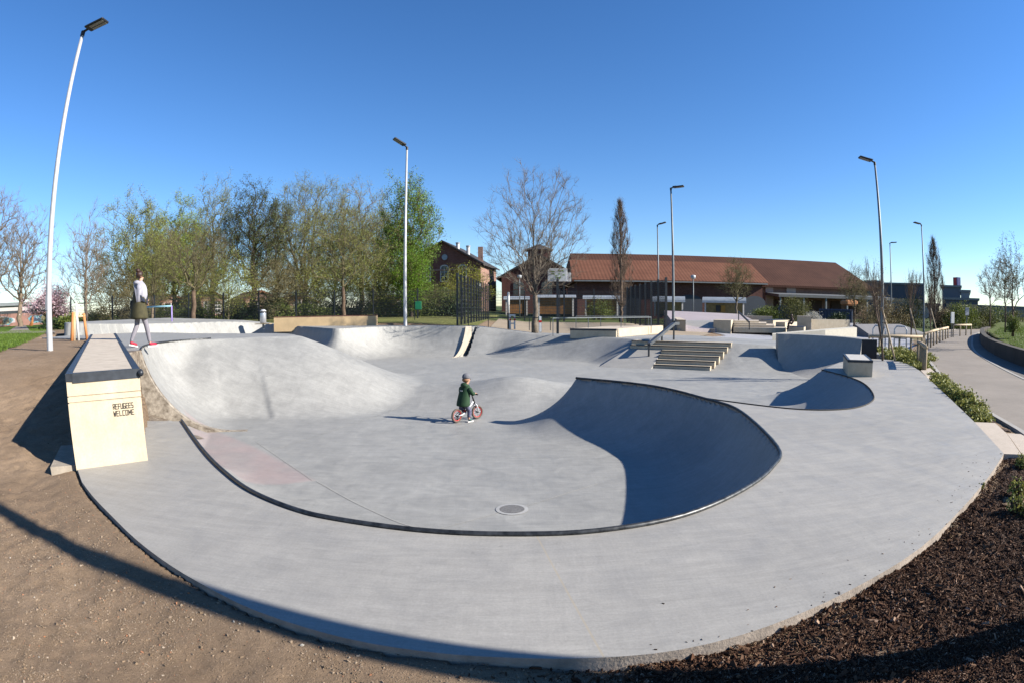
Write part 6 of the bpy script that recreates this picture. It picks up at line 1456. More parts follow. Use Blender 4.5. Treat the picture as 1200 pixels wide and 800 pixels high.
# nearer park trees inside the fence
PT = 'park trees along the mesh fence'
CT('park_tree', 'small brown tree with a bare lower trunk between goal and litter bin', 'tree', P_(227, 381, 31, .72), 5.4, 41, 1.9, 5.0, .13, b_brown, b_olive, l_brn, 5000, .045, n=330, twl=.5, twr=.006, group=PT, upt=.2)
CT('park_tree', 'slim trunked tree left of the goal frame in front of the fence', 'tree', P_(179, 378, 35, .72), 5.6, 43, 1.8, 3.2, .08, b_tan, b_olive, l_oli2, 5000, .06, n=220, twl=.5, twr=.006, group=PT)
CT('park_tree', 'olive budding tree with thin straight trunk above the low back ledge', 'tree', P_(403, 379, 33, .72), 7.0, 47, 2.0, 6.2, .11, b_brown, b_olive, l_oli2, 12000, .055, n=420, twl=.6, twr=.006, group=PT, upt=.5)
for i, (px, d, H, m, lab) in enumerate(((130, 44, 5.0, l_brn, 'brownish thicket left of the walking woman'), (268, 44, 5.4, l_oli2, 'olive thicket in front of the pink brick house'), (325, 45, 4.6, l_brn, 'brown thicket behind the litter bin'),
        (445, 44, 5.0, l_oli2, 'olive thicket left of the green notice box'), (375, 46, 4.8, l_oli2, 'dull green thicket behind the slim olive tree'), (543, 50, 4.3, l_yel, 'yellow green shrub in front of the brick gable house'), (506, 45, 2.6, l_hedge, 'green thicket behind the green notice box'), (348, 47, 5.2, l_brn, 'brown thicket below the round crowned tree'), (232, 47, 5.0, l_oli2, 'dull olive thicket behind the small brown tree'), (160, 45, 4.4, l_brn, 'brown thicket behind the walking woman'), (420, 46, 5.2, l_oli2, 'olive thicket right of the slim olive tree'))):
    CT('thicket', lab, 'shrub', P_(px, 377, d, .65), H, 60+i, .35, 5.0, .06, b_olive, b_olive, m, 9000, .085, n=240, twl=.6, jit=.2, bf=.2, group='thickets along the back fence', low=.9, twr=.008)
# low hedge band along the back fence
HB = 'dark hedge bushes along the back fence'
hx = [(112, 46), (150, 47), (190, 47), (232, 46), (276, 46), (318, 45), (362, 45), (404, 45), (446, 44), (488, 44), (526, 44)]
place_words = ['below the slender bare tree', 'below the olive brown tree', 'below the fresh green tree', 'behind the small brown tree', 'below the darkest tree', 'behind the litter bin', 'behind the low back ledge, left part', 'behind the slim brown trunk', 'left of the tall pale lamp', 'behind the green notice box', 'below the brick gable house']
for i, (px, d) in enumerate(hx):
    bush('hedge_bush', 'low dark green hedge bush ' + place_words[i], 'hedge', P_(px, 377, d, .62), (5.0, 1.6, 1.5+.3*((i*7) % 3)), 4600, .14, [l_hedge, l_dark, l_hedge][i % 3], 100+i, group=HB)
# magnolia
tree('blossom_tree', 'pink blossoming tree behind the tall white lamp pole', 'tree', P_(55, 377, 44, .7), 3.5, 51, .6, .12, R(42), b_brown, b_brown, l_pink, 9000, .11, .22, levels=5, nch=(4, 5), ratio=.80, up=.05, stems=2)
bush('evergreen_bush', 'dark green bush under the pink blossom tree', 'bush', P_(66, 378, 40, .7), (3.6, 2, .95), 3000, .12, l_dark, 131)
bush('evergreen_bush', 'dark green bush left of the timber frame', 'bush', P_(81, 378, 38, .7), (2.2, 1.6, 1.2), 2500, .12, l_hedge, 132)
# poplars
CT('poplar', 'tall narrow brown poplar in front of the tiled barn', 'poplar', P_(728, 374, 47, .5), 9.6, 71, .9, 2.1, .12, b_brown, b_pinkb, l_tan, 2500, .045, n=420, bf=.9, shape='spindle', ntw=6, twl=.7, upt=1.6, twr=.008)
CT('poplar', 'narrow brown poplar behind the cycle path railing at right', 'poplar', P_(1095, 380, 55, .1), 7.8, 73, .5, 2.3, .12, b_brown, b_pinkb, l_tan, 4500, .05, n=380, bf=.9, shape='spindle', ntw=6, twl=.7, upt=1.5, twr=.009)
# tree in front of the wagon, bushes by the hall
CT('young_tree', 'small budding tree with pale trunk in front of the ochre wagon', 'tree', P_(863, 368, 49, .6), 5.0, 75, 1.4, 3.2, .09, b_grey, b_olive, l_olive, 3500, .06, n=200, twl=.5, twr=.007)
CT('young_tree', 'small budding tree right of the blue containers', 'tree', P_(1001, 380, 46, .3), 4.6, 77, 1.3, 3.2, .08, b_brown, b_olive, l_olive, 3200, .055, n=200, twl=.5, twr=.007)
bush('bush', 'spiky green bush left of the round bush by the hall', 'bush', P_(898, 372, 50, .5), (3.4, 2.0, 1.35), 3500, .11, l_hedge, 141)
bush('bush', 'large round olive bush in front of the hall', 'bush', P_(932, 372, 51, .5), (3.9, 2.4, 2.2), 5500, .10, l_olive, 142)
bush('blossom_bush', 'small white blossoming bush above the tall beige block', 'bush', P_(953, 374, 48, .5), (2.2, 1.4, .95), 1600, .09, l_white, 143)
bush('blossom_bush', 'tiny white blossoming bush beside the ochre wagon', 'bush', P_(879, 369, 49, .5), (1.2, .9, .55), 700, .08, l_white, 144)
bush('bush', 'dark green bush in front of the right blue container', 'bush', P_(983, 376, 48, .4), (2.4, 1.2, 1.0), 2200, .11, l_dark, 145)
bush('bush', 'brown leafless bush right of the blue containers', 'bush', P_(1012, 380, 45, .3), (2.0, 1.4, 2.0), 2600, .09, l_tan, 146)
bush('bush', 'green bush in front of the orange wagon beside the poplar', 'bush', P_(703, 379, 44, .5), (2.6, 1.4, 1.9), 3000, .09, l_hedge, 147)
# right side: stake supported young trees, shrub masses, lawn trees
def staked(px, y, d, z, H, seed, label, lean=-1, r=.04):
    t = tree('staked_tree', label, 'tree', P_(px, y, d, z), H, seed, H*.30, r, R(20), b_brown, b_pinkb, l_tan, 500, .035, .12, levels=5, nch=(3, 4), ratio=.66, up=.35, minr=.004, group='young bare trees tied to wooden stakes', sx=.8)
    rt = Vector((t.location.y, -t.location.x, 0)).normalized()
    mb = MB(); mb.tube([rt*.52 - Vector((0, 0, .2)), -rt*.10 + Vector((0, 0, 1.75))], .032, 8); mb.build('stake', m_woodlite, t, smooth=True)
    mb = MB(); mb.tube([Vector((0, 0, 1.28)) + rt*.06*math.cos(a) + Vector((0, .06*math.sin(a), 0)) for a in np.linspace(0, 6.28, 10)], .012, 5, caps=False); mb.build('tie', m_black, t)
staked(1035.5, 409, 18.8, -.12, 3.3, 81, 'young bare tree with leaning stake right beside the dark lamp pole')
staked(1068, 398, 27, -.1, 3.6, 82, 'young bare tree with a stake behind the wooden railing corner')
staked(1092, 390, 36, 0, 3.2, 83, 'young bare tree with a stake in front of the far poplar')
for i, (px, d, sz, m, lab) in enumerate(((1031, 50, (3.4, 2, 2.4), l_tan, 'brown bush behind the dark lamp pole'), (1050, 52, (4.2, 2, 2.0), l_tan, 'brown bush below the long white shed'), (1072, 54, (4.6, 2, 2.6), l_olive, 'olive bush left of the far poplar'),
        (1106, 58, (3.0, 2, 1.6), l_tan, 'greyish bush beside the white sign board'), (1123, 56, (4.0, 2, 2.1), l_hedge, 'yellow green bush right of the white sign board'), (1136, 58, (3.6, 2, 2.0), l_hedge, 'green hedge bush in the middle of the far path bend'),
        (1152, 60, (5.0, 2, 1.9), l_olive, 'olive hedge bush at the far end of the raised lawn'), (1167, 62, (5.0, 2, 2.0), l_hedge, 'green hedge bush behind the lawn trees'), (1190, 64, (7.0, 2, 1.6), l_olive, 'olive hedge bush at the right photo edge'))):
    bush('hedge_bush', lab, 'hedge', P_(px, 378, d, .1), (sz[0], sz[1], sz[2]*1.25), 5200, .12, m, 150+i, group='hedge bushes along the right horizon')
CT('lawn_tree', 'tree with sparse dotted leaves on the raised lawn at the right edge', 'tree', P_(1187, 390, 31, .75), 4.7, 91, .9, 3.0, .06, b_brown, b_pinkb, l_olive, 2600, .06, n=170, twl=.4, twr=.005, upt=.6, jit=.06, group='small trees on the raised lawn')
CT('lawn_tree', 'thinner tree just left of the dotted leaf tree', 'tree', P_(1178, 386, 37, .75), 4.2, 92, 1.3, 2.2, .05, b_brown, b_pinkb, l_olive, 1000, .06, n=110, twl=.4, twr=.006, upt=.6, jit=.06, group='small trees on the raised lawn')
CT('lawn_tree', 'bare thin tree in the hedge left of the lawn trees', 'tree', P_(1160, 384, 50, .6), 5.0, 93, 1.4, 2.6, .06, b_brown, b_pinkb, l_tan, 400, .05, n=120, twl=.6, twr=.008, upt=.7, group='small trees on the raised lawn')
bush('bush', 'dark green shrub wrapped round the foot of the dotted leaf tree', 'bush', P_(1187, 391, 30.6, .72), (.95, .9, 1.0), 2200, .07, l_hedge, 171)
# ---- leafy strip between deck and path, shrubs behind the curved wall
GP = 'leafy shrubs in the planting strip beside the deck'
strip_pts = []
rg = random.Random(12); kk = 0
for i in range(17):
    f = i/16; x = 7.15*(1-f)+10.55*f; y = 6.25*(1-f)+11.2*f
    bush('strip_shrub', ['low', 'fresh', 'bushy', 'small'][i % 4] + ' leafy shrub in the planting strip, ' + ('nearest the big pale slab' if i == 0 else 'at the far slab' if i == 16 else '%s one along from the near slab' % ['', 'first', 'second', 'third', 'fourth', 'fifth', 'sixth', 'seventh', 'eighth', 'ninth', 'tenth', 'eleventh', 'twelfth', 'thirteenth', 'fourteenth', 'fifteenth'][i]), 'shrub',
         (x+rg.uniform(-.08, .12), y+rg.uniform(-.1, .1), -.14), (rg.uniform(.42, .72), rg.uniform(.38, .6), rg.uniform(.16, .36)), 620, .055, l_ground, 200+i, group=GP)
for i, (x, y) in enumerate(((12.4, 14.6), (12.9, 15.9), (13.6, 15.4), (13.3, 16.8), (14.3, 16.9), (12.1, 13.9), (14.9, 17.9), (13.9, 18.3), (15.6, 19.0), (14.6, 16.1), (11.7, 13.2))):
    bush('bed_shrub', ['yellow green', 'green'][i % 2] + ' low shrub behind the deck corner, ' + ['next to the curb end', 'behind the curved wall end', 'near the railing corner', 'left of the leaning stake', 'under the long rail', 'nearest the far slab', 'beyond the lamp pole', 'behind the young tree', 'furthest along the rail', 'right of the leaning stake', 'at the deck bend'][i], 'shrub',
         (x, y, -.16), (1.0, .9, rg.uniform(.26, .4)), 1300, .07, l_ground, 230+i, group='low shrubs in the bed by the wooden railing')
for i, (px, y, lab) in enumerate(((1197, 548, 'weedy green plant under the pale slab at the right edge'), (1192, 580, 'upright weed in the bark bed near the right edge'), (1188, 602, 'low leafy weed in the bark bed at the right edge'), (1206, 605, 'leafy weed cut by the right edge of the photo'), (1150, 574, 'tiny green seedling in the bark bed'))):
    bush('weed', lab, 'plant', at(px, y, -.06), ((.26, .24, .16) if i < 4 else (.08, .08, .05)), 260 if i < 4 else 30, .035, l_ground, 260+i, group='weeds in the bark bed')
# grass blades on the lawn edges
def grass_blades(name, poly, n, hgt, zf, label, seed, m):
    rg = np.random.default_rng(seed); px = [p[0] for p in poly]; py = [p[1] for p in poly]; x = rg.uniform(min(px), max(px), n*4); y = rg.uniform(min(py), max(py), n*4); ok = inside(x, y, poly); x = x[ok][:n]; y = y[ok][:n]; n = len(x)
    z = zf(x, y); a = rg.uniform(0, 6.28, n); h = hgt*rg.uniform(.5, 1.3, n); w = .008+.006*rg.random(n); lx, ly = rg.normal(0, .4, n)*h, rg.normal(0, .4, n)*h
    V = np.stack([np.stack([x-np.cos(a)*w, y-np.sin(a)*w, z], 1), np.stack([x+np.cos(a)*w, y+np.sin(a)*w, z], 1), np.stack([x+lx, y+ly, z+h], 1)], 1).reshape(-1, 3)
    o = np_mesh(name, V, np.arange(3*n).reshape(-1, 3), m, smooth=False); tag(o, label, 'grass', kind='stuff')
l_grass = leaf_mat('grass blades', (.09, .16, .02), (.19, .27, .05), .3)
grass_blades('grass', [(-11.7, 8.8), (-15.5, 13.2), (-20.5, 18.4), (-27, 25), (-34, 24), (-22, 8), (-14, 3), (-10.8, 5.5)], 30000, .07, lambda x, y: gz(x, y)+.02, 'short green grass on the left lawn', 301, l_grass)
grass_blades('grass', [(13.7, 4), (15.6, 9), (17.2, 12), (19.2, 15), (22, 18), (28, 24), (36, 30), (44, 32), (30, 10), (20, 0)], 30000, .07, lambda x, y: .33 + .25*sstep(20, 60, np.hypot(x, y)) + .25*sstep(0, 8, polydist(x, y, WB)[0]), 'short green grass on the raised lawn at right', 302, l_grass)

# ---- wooden railing of the cycle path and things near it
def wood_rail(pts, label, z, h=.62, posts=None, zs=None):
    t = thing('wooden_railing', label, 'railing', (pts[0][0], pts[0][1], z), group='round timber railings by the cycle path'); o_ = Vector(t.location)
    P = [Vector((p[0], p[1], (zs[i] if zs else z)+h)) for i, p in enumerate(pts)]
    mb = MB(); mb.tube(P, .062, 10); mb.build('top_rail', m_woodlite, t, smooth=True, origin=tuple(o_))
    R_ = resample(pts, posts or max(2, int(sum((Vector(pts[i+1][:2])-Vector(pts[i][:2])).length for i in range(len(pts)-1))/1.3)+1)); zz = np.interp(np.arange(len(R_)), np.linspace(0, len(R_)-1, len(pts)), [p.z for p in P])
    for (x, y), zt in zip(R_, zz): mb = MB(); mb.tube([(x, y, zt-h-.2), (x, y, zt-.04)], .05, 9); mb.build('post', m_wood, t, smooth=True, origin=tuple(o_))
wood_rail([far(1019, 391, 24), far(1050, 392, 25), far(1081, 393, 25.5)], 'long horizontal timber railing in front of the bicycle hoops', -.12, h=.62, posts=6)
wood_rail([far(1076, 409, 19.2), far(1080, 408, 18.3), far(1085, 411, 16.6)], 'short leaning timber railing at the bend near the planting strip', -.16, h=.75, posts=5)
wood_rail([far(1083, 397, 26), far(1096, 391, 31.5), (far(1111, 388, 38.5))], 'curving timber railing following the cycle path', -.05, h=.66, posts=9)
wood_rail([far(1117, 388, 41), far(1129, 388, 43), far(1138, 388, 45)], 'distant timber railing at the far bend of the cycle path', .05, h=.66, posts=4)
q = far(1116, 388, 40); t = thing('sign_board', 'white information board on a dark base beside the far path bend', 'sign', (q[0], q[1], .05))
mb = MB(); mb.box((0, 0, 1.15), (.34, .08, .72), bev=.01); mb.build('board', m_white, t)
for x_ in (-.1, .1): mb = MB(); mb.box((x_, 0, .35), (.05, .05, .9)); mb.build('leg', m_anth, t)
q = far(1133, 386, 48); t = thing('road_sign', 'small grey road sign seen from behind in the hedge', 'sign', (q[0], q[1], .1))
mb = MB(); mb.box((0, 0, 1.55), (.5, .03, .6), bev=.01); mb.build('board', plain('sign back grey', (.28, .30, .36), .5), t)
mb = MB(); mb.tube([(0, .04, -.1), (0, .04, 1.8)], .03, 8); mb.build('post', m_galvd, t)
# bicycle hoops, far quarter ramp in grey
for i, (px, lab) in enumerate(((1030, 'left steel hoop stand behind the timber railing'), (1055, 'right steel hoop stand behind the timber railing'))):
    q = far(px, 402, 26.5); t = thing('bike_hoop', lab, 'bike stand', (q[0], q[1], -.05), R(-35), 'steel bicycle hoops behind the timber railing')
    mb = MB(); mb.tube([(-.3, 0, -.1), (-.3, 0, .78), (-.2, 0, .92), (.2, 0, .92), (.3, 0, .78), (.3, 0, -.1)], .035, 10); mb.build('hoop', m_white, t, smooth=True)
    mb = MB(); mb.tube([(-.3, 0, .4), (.3, 0, .4)], .02, 8); mb.build('crossbar', m_galvd, t, smooth=True)
A = Vector(far(1018, 388, 36)); B = Vector(far(1084, 386, 41)); n2 = Vector((-(B-A).y, (B-A).x, 0)).normalized()*2.4
mb = MB(); V = [(A.x, A.y, .12), (B.x, B.y, .12), (B.x+n2.x, B.y+n2.y, .62), (A.x+n2.x+1.0, A.y+n2.y, .62), (A.x, A.y, -.2), (B.x, B.y, -.2), (B.x+n2.x, B.y+n2.y, -.2), (A.x+n2.x+1.0, A.y+n2.y, -.2)]
mb.add(V, [(0,1,2,3), (0,4,5,1), (1,5,6,2), (2,6,7,3), (3,7,4,0)]); tag(mb.build('far_ramp', flat_mat('weathered ramp concrete', (.27, .26, .26))), 'grey sloping ramp behind the steel hoop stands', 'skate ramp')
# ================================================================== PEOPLE AND BICYCLE
def skin_mesh(name, verts, edges, mat, parent, root=0, sub=2, smooth=True):
    """one continuous surface grown round a skeleton; verts = {key: (x, y, z, r[, r2])}"""
    keys = list(verts); ix = {k: i for i, k in enumerate(keys)}
    me = bpy.data.meshes.new(name); me.from_pydata([verts[k][:3] for k in keys], [(ix[a], ix[b]) for a, b in edges], []); me.update()
    o = bpy.data.objects.new(name, me); col.objects.link(o)
    sk = o.modifiers.new('skin', 'SKIN'); sk.use_smooth_shade = True; sk.branch_smoothing = .6
    if not me.skin_vertices: pass
    lay = me.skin_vertices[0].data if me.skin_vertices else None
    for i, k in enumerate(keys):
        r = verts[k][3]; r2 = verts[k][4] if len(verts[k]) > 4 else r
        lay[i].radius = (r, r2); lay[i].use_root = (i == root)
    ss = o.modifiers.new('sub', 'SUBSURF'); ss.levels = sub; ss.render_levels = sub
    bpy.context.view_layer.update(); dg = bpy.context.evaluated_depsgraph_get(); me2 = bpy.data.meshes.new_from_object(o.evaluated_get(dg)); me2.name = name
    bpy.data.objects.remove(o); bpy.data.meshes.remove(me)
    me2.materials.clear(); me2.materials.append(mat); me2.polygons.foreach_set('use_smooth', [True]*len(me2.polygons))
    ob = bpy.data.objects.new(name, me2); col.objects.link(ob)
    if parent is not None: ob.parent = parent
    return ob
def skin_ok():
    me = bpy.data.meshes.new('t'); me.from_pydata([(0,0,0),(0,0,1)], [(0,1)], []); o = bpy.data.objects.new('t', me); col.objects.link(o); o.modifiers.new('s', 'SKIN'); r = len(me.skin_vertices) > 0; bpy.data.objects.remove(o); return r
def join_into(dst_verts, dst_faces, mb): pass
m_skin = plain('skin', (.55, .32, .22), .55, var=.06, spec=.4); m_eye = plain('eye', (.03, .02, .02), .2, var=.0); m_lips = plain('lips', (.42, .16, .14), .5, var=.05)
m_oliv = plain('olive coat cloth', (.062, .054, .022), .85, var=.3, scale=9, bmp=.3); m_navy = plain('navy cloth', (.02, .028, .055), .85, var=.2); m_shawl = plain('pale grey shawl', (.44, .43, .48), .85, var=.12, scale=12, bmp=.4)
m_legging = plain('grey leggings', (.27, .25, .28), .8, var=.12, scale=14); m_shoe = plain('crimson sneaker', (.50, .025, .06), .6, var=.2); m_sole = plain('white sole', (.75, .72, .70), .6, var=.05)
m_hair = plain('dark brown hair', (.05, .022, .014), .5, var=.4, scale=30, bmp=.4)
m_gjack = plain('dark green jacket', (.014, .055, .018), .8, var=.25, scale=10, bmp=.35); m_trous = plain('blue grey patterned trousers', (.13, .13, .20), .85, var=.55, scale=22)
m_knit = plain('grey knitted hat', (.19, .19, .21), .9, var=.3, scale=40, bmp=.6); m_teal = plain('teal shoe', (.03, .11, .11), .7, var=.2)
def head(parent_obj_verts, c, r, fwd, tilt=0): pass

def face_parts(parent, c, rh, yaw, with_hair=None):
    """eyes, nose, mouth and ears placed on a head of radius rh centred at c looking along yaw"""
    Mz = Matrix.Rotation(yaw, 3, 'Z'); c = Vector(c)
    f = lambda x, y, z: c + Mz @ Vector((x*rh, y*rh, z*rh))
    mb = MB()
    for s_ in (-1, 1): mb = MB(); mb.blob(f(.86, s_*.33, .05), (rh*.10, rh*.16, rh*.09), 8, 6); mb.build('eye', m_eye, parent, smooth=True)
    mb = MB(); mb.tube([f(.88, -.22, -.48), f(.96, 0, -.50), f(.88, .22, -.48)], rh*.055, 6); mb.build('mouth', m_lips, parent, smooth=True)

def hand(parts_v, parts_e, key, wrist, dirv, side, sc, curl=.5, spread=Vector((0, 1, 0))):
    """adds palm and five finger chains to a skeleton dict"""
    d = Vector(dirv).normalized(); s_ = Vector(spread).normalized(); up = d.cross(s_).normalized()
    w = Vector(wrist); palm = w + d*.045*sc; parts_v[key+'p'] = (*palm, .024*sc, .014*sc); parts_e.append((key, key+'p'))
    lens = [.062, .070, .066, .052]
    for i in range(4):
        o_ = palm + d*.03*sc + s_*(.027-.018*i)*sc; a = o_ + (d*math.cos(curl*.6) - up*math.sin(curl*.6))*lens[i]*.5*sc; b = a + (d*math.cos(curl*1.8) - up*math.sin(curl*1.8))*lens[i]*.5*sc
        parts_v['%sf%da' % (key, i)] = (*o_, .0088*sc); parts_v['%sf%db' % (key, i)] = (*a, .008*sc); parts_v['%sf%dc' % (key, i)] = (*b, .0065*sc)
        parts_e += [(key+'p', '%sf%da' % (key, i)), ('%sf%da' % (key, i), '%sf%db' % (key, i)), ('%sf%db' % (key, i), '%sf%dc' % (key, i))]
    o_ = w + d*.022*sc + s_*.026*sc; a = o_ + (d*.7+s_*.7).normalized()*.026*sc - up*.006*sc; b = a + (d*.9+s_*.2).normalized()*.022*sc - up*.01*sc
    parts_v[key+'ta'] = (*a, .0095*sc); parts_v[key+'tb'] = (*b, .0075*sc); parts_e += [(key+'p', key+'ta'), (key+'ta', key+'tb')]

def person_mesh(J, E, parent, name='body', mat=None, root=0, sub=2): return skin_mesh(name, J, E, mat or m_skin, parent, root, sub)

# ---------------------------------------------------------------- woman walking on the raised deck
wx, wy = -8.22, 10.62; yaw = math.atan2(.62+.45*.79, .79-.45*.62)
wm = thing('person', 'woman walking in an olive coat and pale shawl, grey leggings and crimson sneakers', 'person', (wx, wy, .81), yaw)
# local: x forward, y left, z up.  right leg forward, left leg back
J = {'pelvis': (0, 0, .90, .115, .085), 'waist': (.0, 0, 1.04, .10, .075), 'chest': (.01, 0, 1.22, .125, .085), 'neckb': (.01, 0, 1.38, .06), 'neck': (.025, 0, 1.44, .045), 'jaw': (.045, 0, 1.50, .058, .055), 'head': (.035, 0, 1.57, .082, .072), 'crown': (.02, 0, 1.635, .062),
     'hipr': (.0, -.085, .84, .085), 'hipl': (.0, .085, .84, .085),
     'kneer': (.15, -.08, .48, .052), 'calfr': (.18, -.08, .34, .050), 'ankr': (.235, -.085, .085, .032), 'footr': (.30, -.09, .045, .036, .03), 'toer': (.40, -.095, .03, .026, .022),
     'kneel': (-.03, .08, .47, .052), 'calfl': (-.10, .08, .33, .050), 'ankl': (-.205, .08, .11, .032), 'footl': (-.17, .075, .055, .034, .03), 'toel': (-.08, .075, .028, .026, .02),
     'shr': (.0, -.165, 1.32, .055), 'shl': (.0, .165, 1.32, .055), 'elr': (-.03, -.215, 1.06, .038), 'ell': (.06, .215, 1.08, .038), 'wrr': (.14, -.15, .98, .026), 'wrl': (.22, .13, 1.03, .026)}
E2 = [('pelvis', 'waist'), ('waist', 'chest'), ('chest', 'neckb'), ('neckb', 'neck'), ('neck', 'jaw'), ('jaw', 'head'), ('head', 'crown'), ('pelvis', 'hipr'), ('pelvis', 'hipl'), ('hipr', 'kneer'), ('kneer', 'calfr'), ('calfr', 'ankr'), ('ankr', 'footr'), ('footr', 'toer'),
      ('hipl', 'kneel'), ('kneel', 'calfl'), ('calfl', 'ankl'), ('ankl', 'footl'), ('footl', 'toel'), ('chest', 'shr'), ('chest', 'shl'), ('shr', 'elr'), ('elr', 'wrr'), ('shl', 'ell'), ('ell', 'wrl')]
hand(J, E2, 'wrr', J['wrr'][:3], (.6, .35, -.55), 1, .92, 1.2, (0, 1, .2)); hand(J, E2, 'wrl', J['wrl'][:3], (.85, -.2, -.3), 1, .92, 1.2, (0, -1, .2))
# nose and ears as small bumps of the same surface
J['nose'] = (.122, 0, 1.535, .013); E2.append(('jaw', 'nose')); J['earr'] = (.02, -.082, 1.545, .014, .01); E2.append(('head', 'earr')); J['earl'] = (.02, .082, 1.545, .014, .01); E2.append(('head', 'earl'))
wb_ = person_mesh(J, E2, wm)
face_parts(wb_, (.045, 0, 1.545), .078, 0)
lg = {'w': (0, 0, .93, .118, .09), 'p': (0, 0, .86, .118, .10), 'hr': (.02, -.085, .80, .088), 'hl': (0, .085, .80, .088), 'tr': (.085, -.083, .64, .072), 'tl': (-.01, .083, .64, .072), 'kr': (.15, -.08, .48, .064), 'kl': (-.03, .08, .47, .064), 'cr': (.185, -.08, .34, .062), 'cl': (-.10, .08, .33, .062), 'ar': (.232, -.085, .09, .044), 'al': (-.203, .08, .115, .044)}
skin_mesh('leggings', lg, [('w', 'p'), ('p', 'hr'), ('p', 'hl'), ('hr', 'tr'), ('tr', 'kr'), ('kr', 'cr'), ('cr', 'ar'), ('hl', 'tl'), ('tl', 'kl'), ('kl', 'cl'), ('cl', 'al')], m_legging, wm)
# coat: A shaped shell with ring cross sections
def rings(name, secs, mat, parent, n=20, wob=.0, seed=0, open_bottom=False):
    """secs: (cx, cy, z, rx, ry)"""
    rg = random.Random(seed); V = []; F = []; ph = [rg.uniform(0, 6.28) for _ in range(4)]
    for i, (cx, cy, z, rx, ry) in enumerate(secs):
        for k in range(n):
            a = 2*math.pi*k/n; wv = 1 + wob*(i/len(secs))*(math.sin(5*a+ph[0])+.6*math.sin(8*a+ph[1]+i*.3))
            V.append((cx+rx*math.cos(a)*wv, cy+ry*math.sin(a)*wv, z + wob*.25*math.sin(3*a+ph[2])*(i == len(secs)-1)))
    for i in range(len(secs)-1):
        for k in range(n): j = (k+1) % n; F.append((i*n+k, i*n+j, (i+1)*n+j, (i+1)*n+k))
    F.append(tuple(range(n))); F.append(tuple((len(secs)-1)*n+k for k in reversed(range(n))))
    me = bpy.data.meshes.new(name); me.from_pydata(V, [], F); me.update(); me.materials.append(mat); me.polygons.foreach_set('use_smooth', [True]*len(me.polygons))
    o = bpy.data.objects.new(name, me); col.objects.link(o); o.parent = parent
    bm = bmesh.new(); bm.from_mesh(me); bmesh.ops.recalc_face_normals(bm, faces=bm.faces); bm.to_mesh(me); bm.free()
    s_ = o.modifiers.new('s', 'SUBSURF'); s_.levels = 1; s_.render_levels = 1; return o
coat = rings('coat', [(.01, 0, 1.415, .06, .07), (.005, 0, 1.39, .09, .14), (.0, 0, 1.34, .115, .185), (-.0, 0, 1.22, .135, .20), (.0, 0, 1.05, .145, .20), (.0, 0, .92, .175, .215), (.0, 0, .80, .20, .235), (.0, 0, .70, .215, .25), (0, 0, .625, .225, .26), (0, 0, .61, .20, .235)], m_oliv, wm, 22, .035, 2)
skin_mesh('coat_sleeve', {'a': (0, -.15, 1.34, .075), 'b': (-.015, -.20, 1.18, .066), 'c': (-.03, -.222, 1.06, .06), 'd': (.06, -.185, 1.01, .054), 'e': (.125, -.155, .985, .048)}, [('a', 'b'), ('b', 'c'), ('c', 'd'), ('d', 'e')], m_oliv, coat)
skin_mesh('coat_sleeve', {'a': (0, .15, 1.34, .075), 'b': (.025, .20, 1.2, .066), 'c': (.06, .222, 1.08, .06), 'd': (.14, .18, 1.05, .054), 'e': (.20, .14, 1.033, .048)}, [('a', 'b'), ('b', 'c'), ('c', 'd'), ('d', 'e')], m_oliv, coat)
for nm, (a, b, c, d) in (('shoe', (.205, -.085, .30, -.09)), ('shoe', (-.235, .078, -.16, .076))):
    back_leg = a < 0; z0 = 0.045 if back_leg else 0; dzt = -.035 if back_leg else .0
    mb = MB()
    sh = skin_mesh('shoe', {'h': (a-.0, b, .075+z0, .042, .04), 'm': (c-.02, d, .062+z0*.8, .044, .038), 't': (c+.085, d, .048+z0*.3, .040, .032), 'tt': (c+.12, d, .045+z0*.2, .028, .024)}, [('h', 'm'), ('m', 't'), ('t', 'tt')], m_shoe, wm)
    P = [(a-.045, b-.035), (a-.045, b+.035), (c+.03, d+.045), (c+.12, d+.03), (c+.145, d), (c+.12, d-.03), (c+.03, d-.045)]
    zf = lambda x, y, o_=0: max(.0, (z0)*(1-(x-a)/(c+.13-a))) + o_
    mb.prism(P, lambda x, y: zf(x, y, .0), lambda x, y: zf(x, y, .028)); mb.build('sole', m_sole, sh)
# hair with a bun on top
mb = MB(); mb.blob((.012, 0, 1.595), (.098, .088, .085), 16, 12, warp=lambda q, p: q*(1+.03*math.sin(9*p.x+5*p.z)) if p.x < .45 or p.z > .35 else q*.80); hr_ = mb.build('hair', m_hair, wm, smooth=True)
mb = MB(); mb.blob((-.035, 0, 1.685), (.055, .055, .045), 12, 8, warp=lambda q, p: q*(1+.07*math.sin(11*p.y+7*p.z))); mb.build('hair_bun', m_hair, hr_, smooth=True)
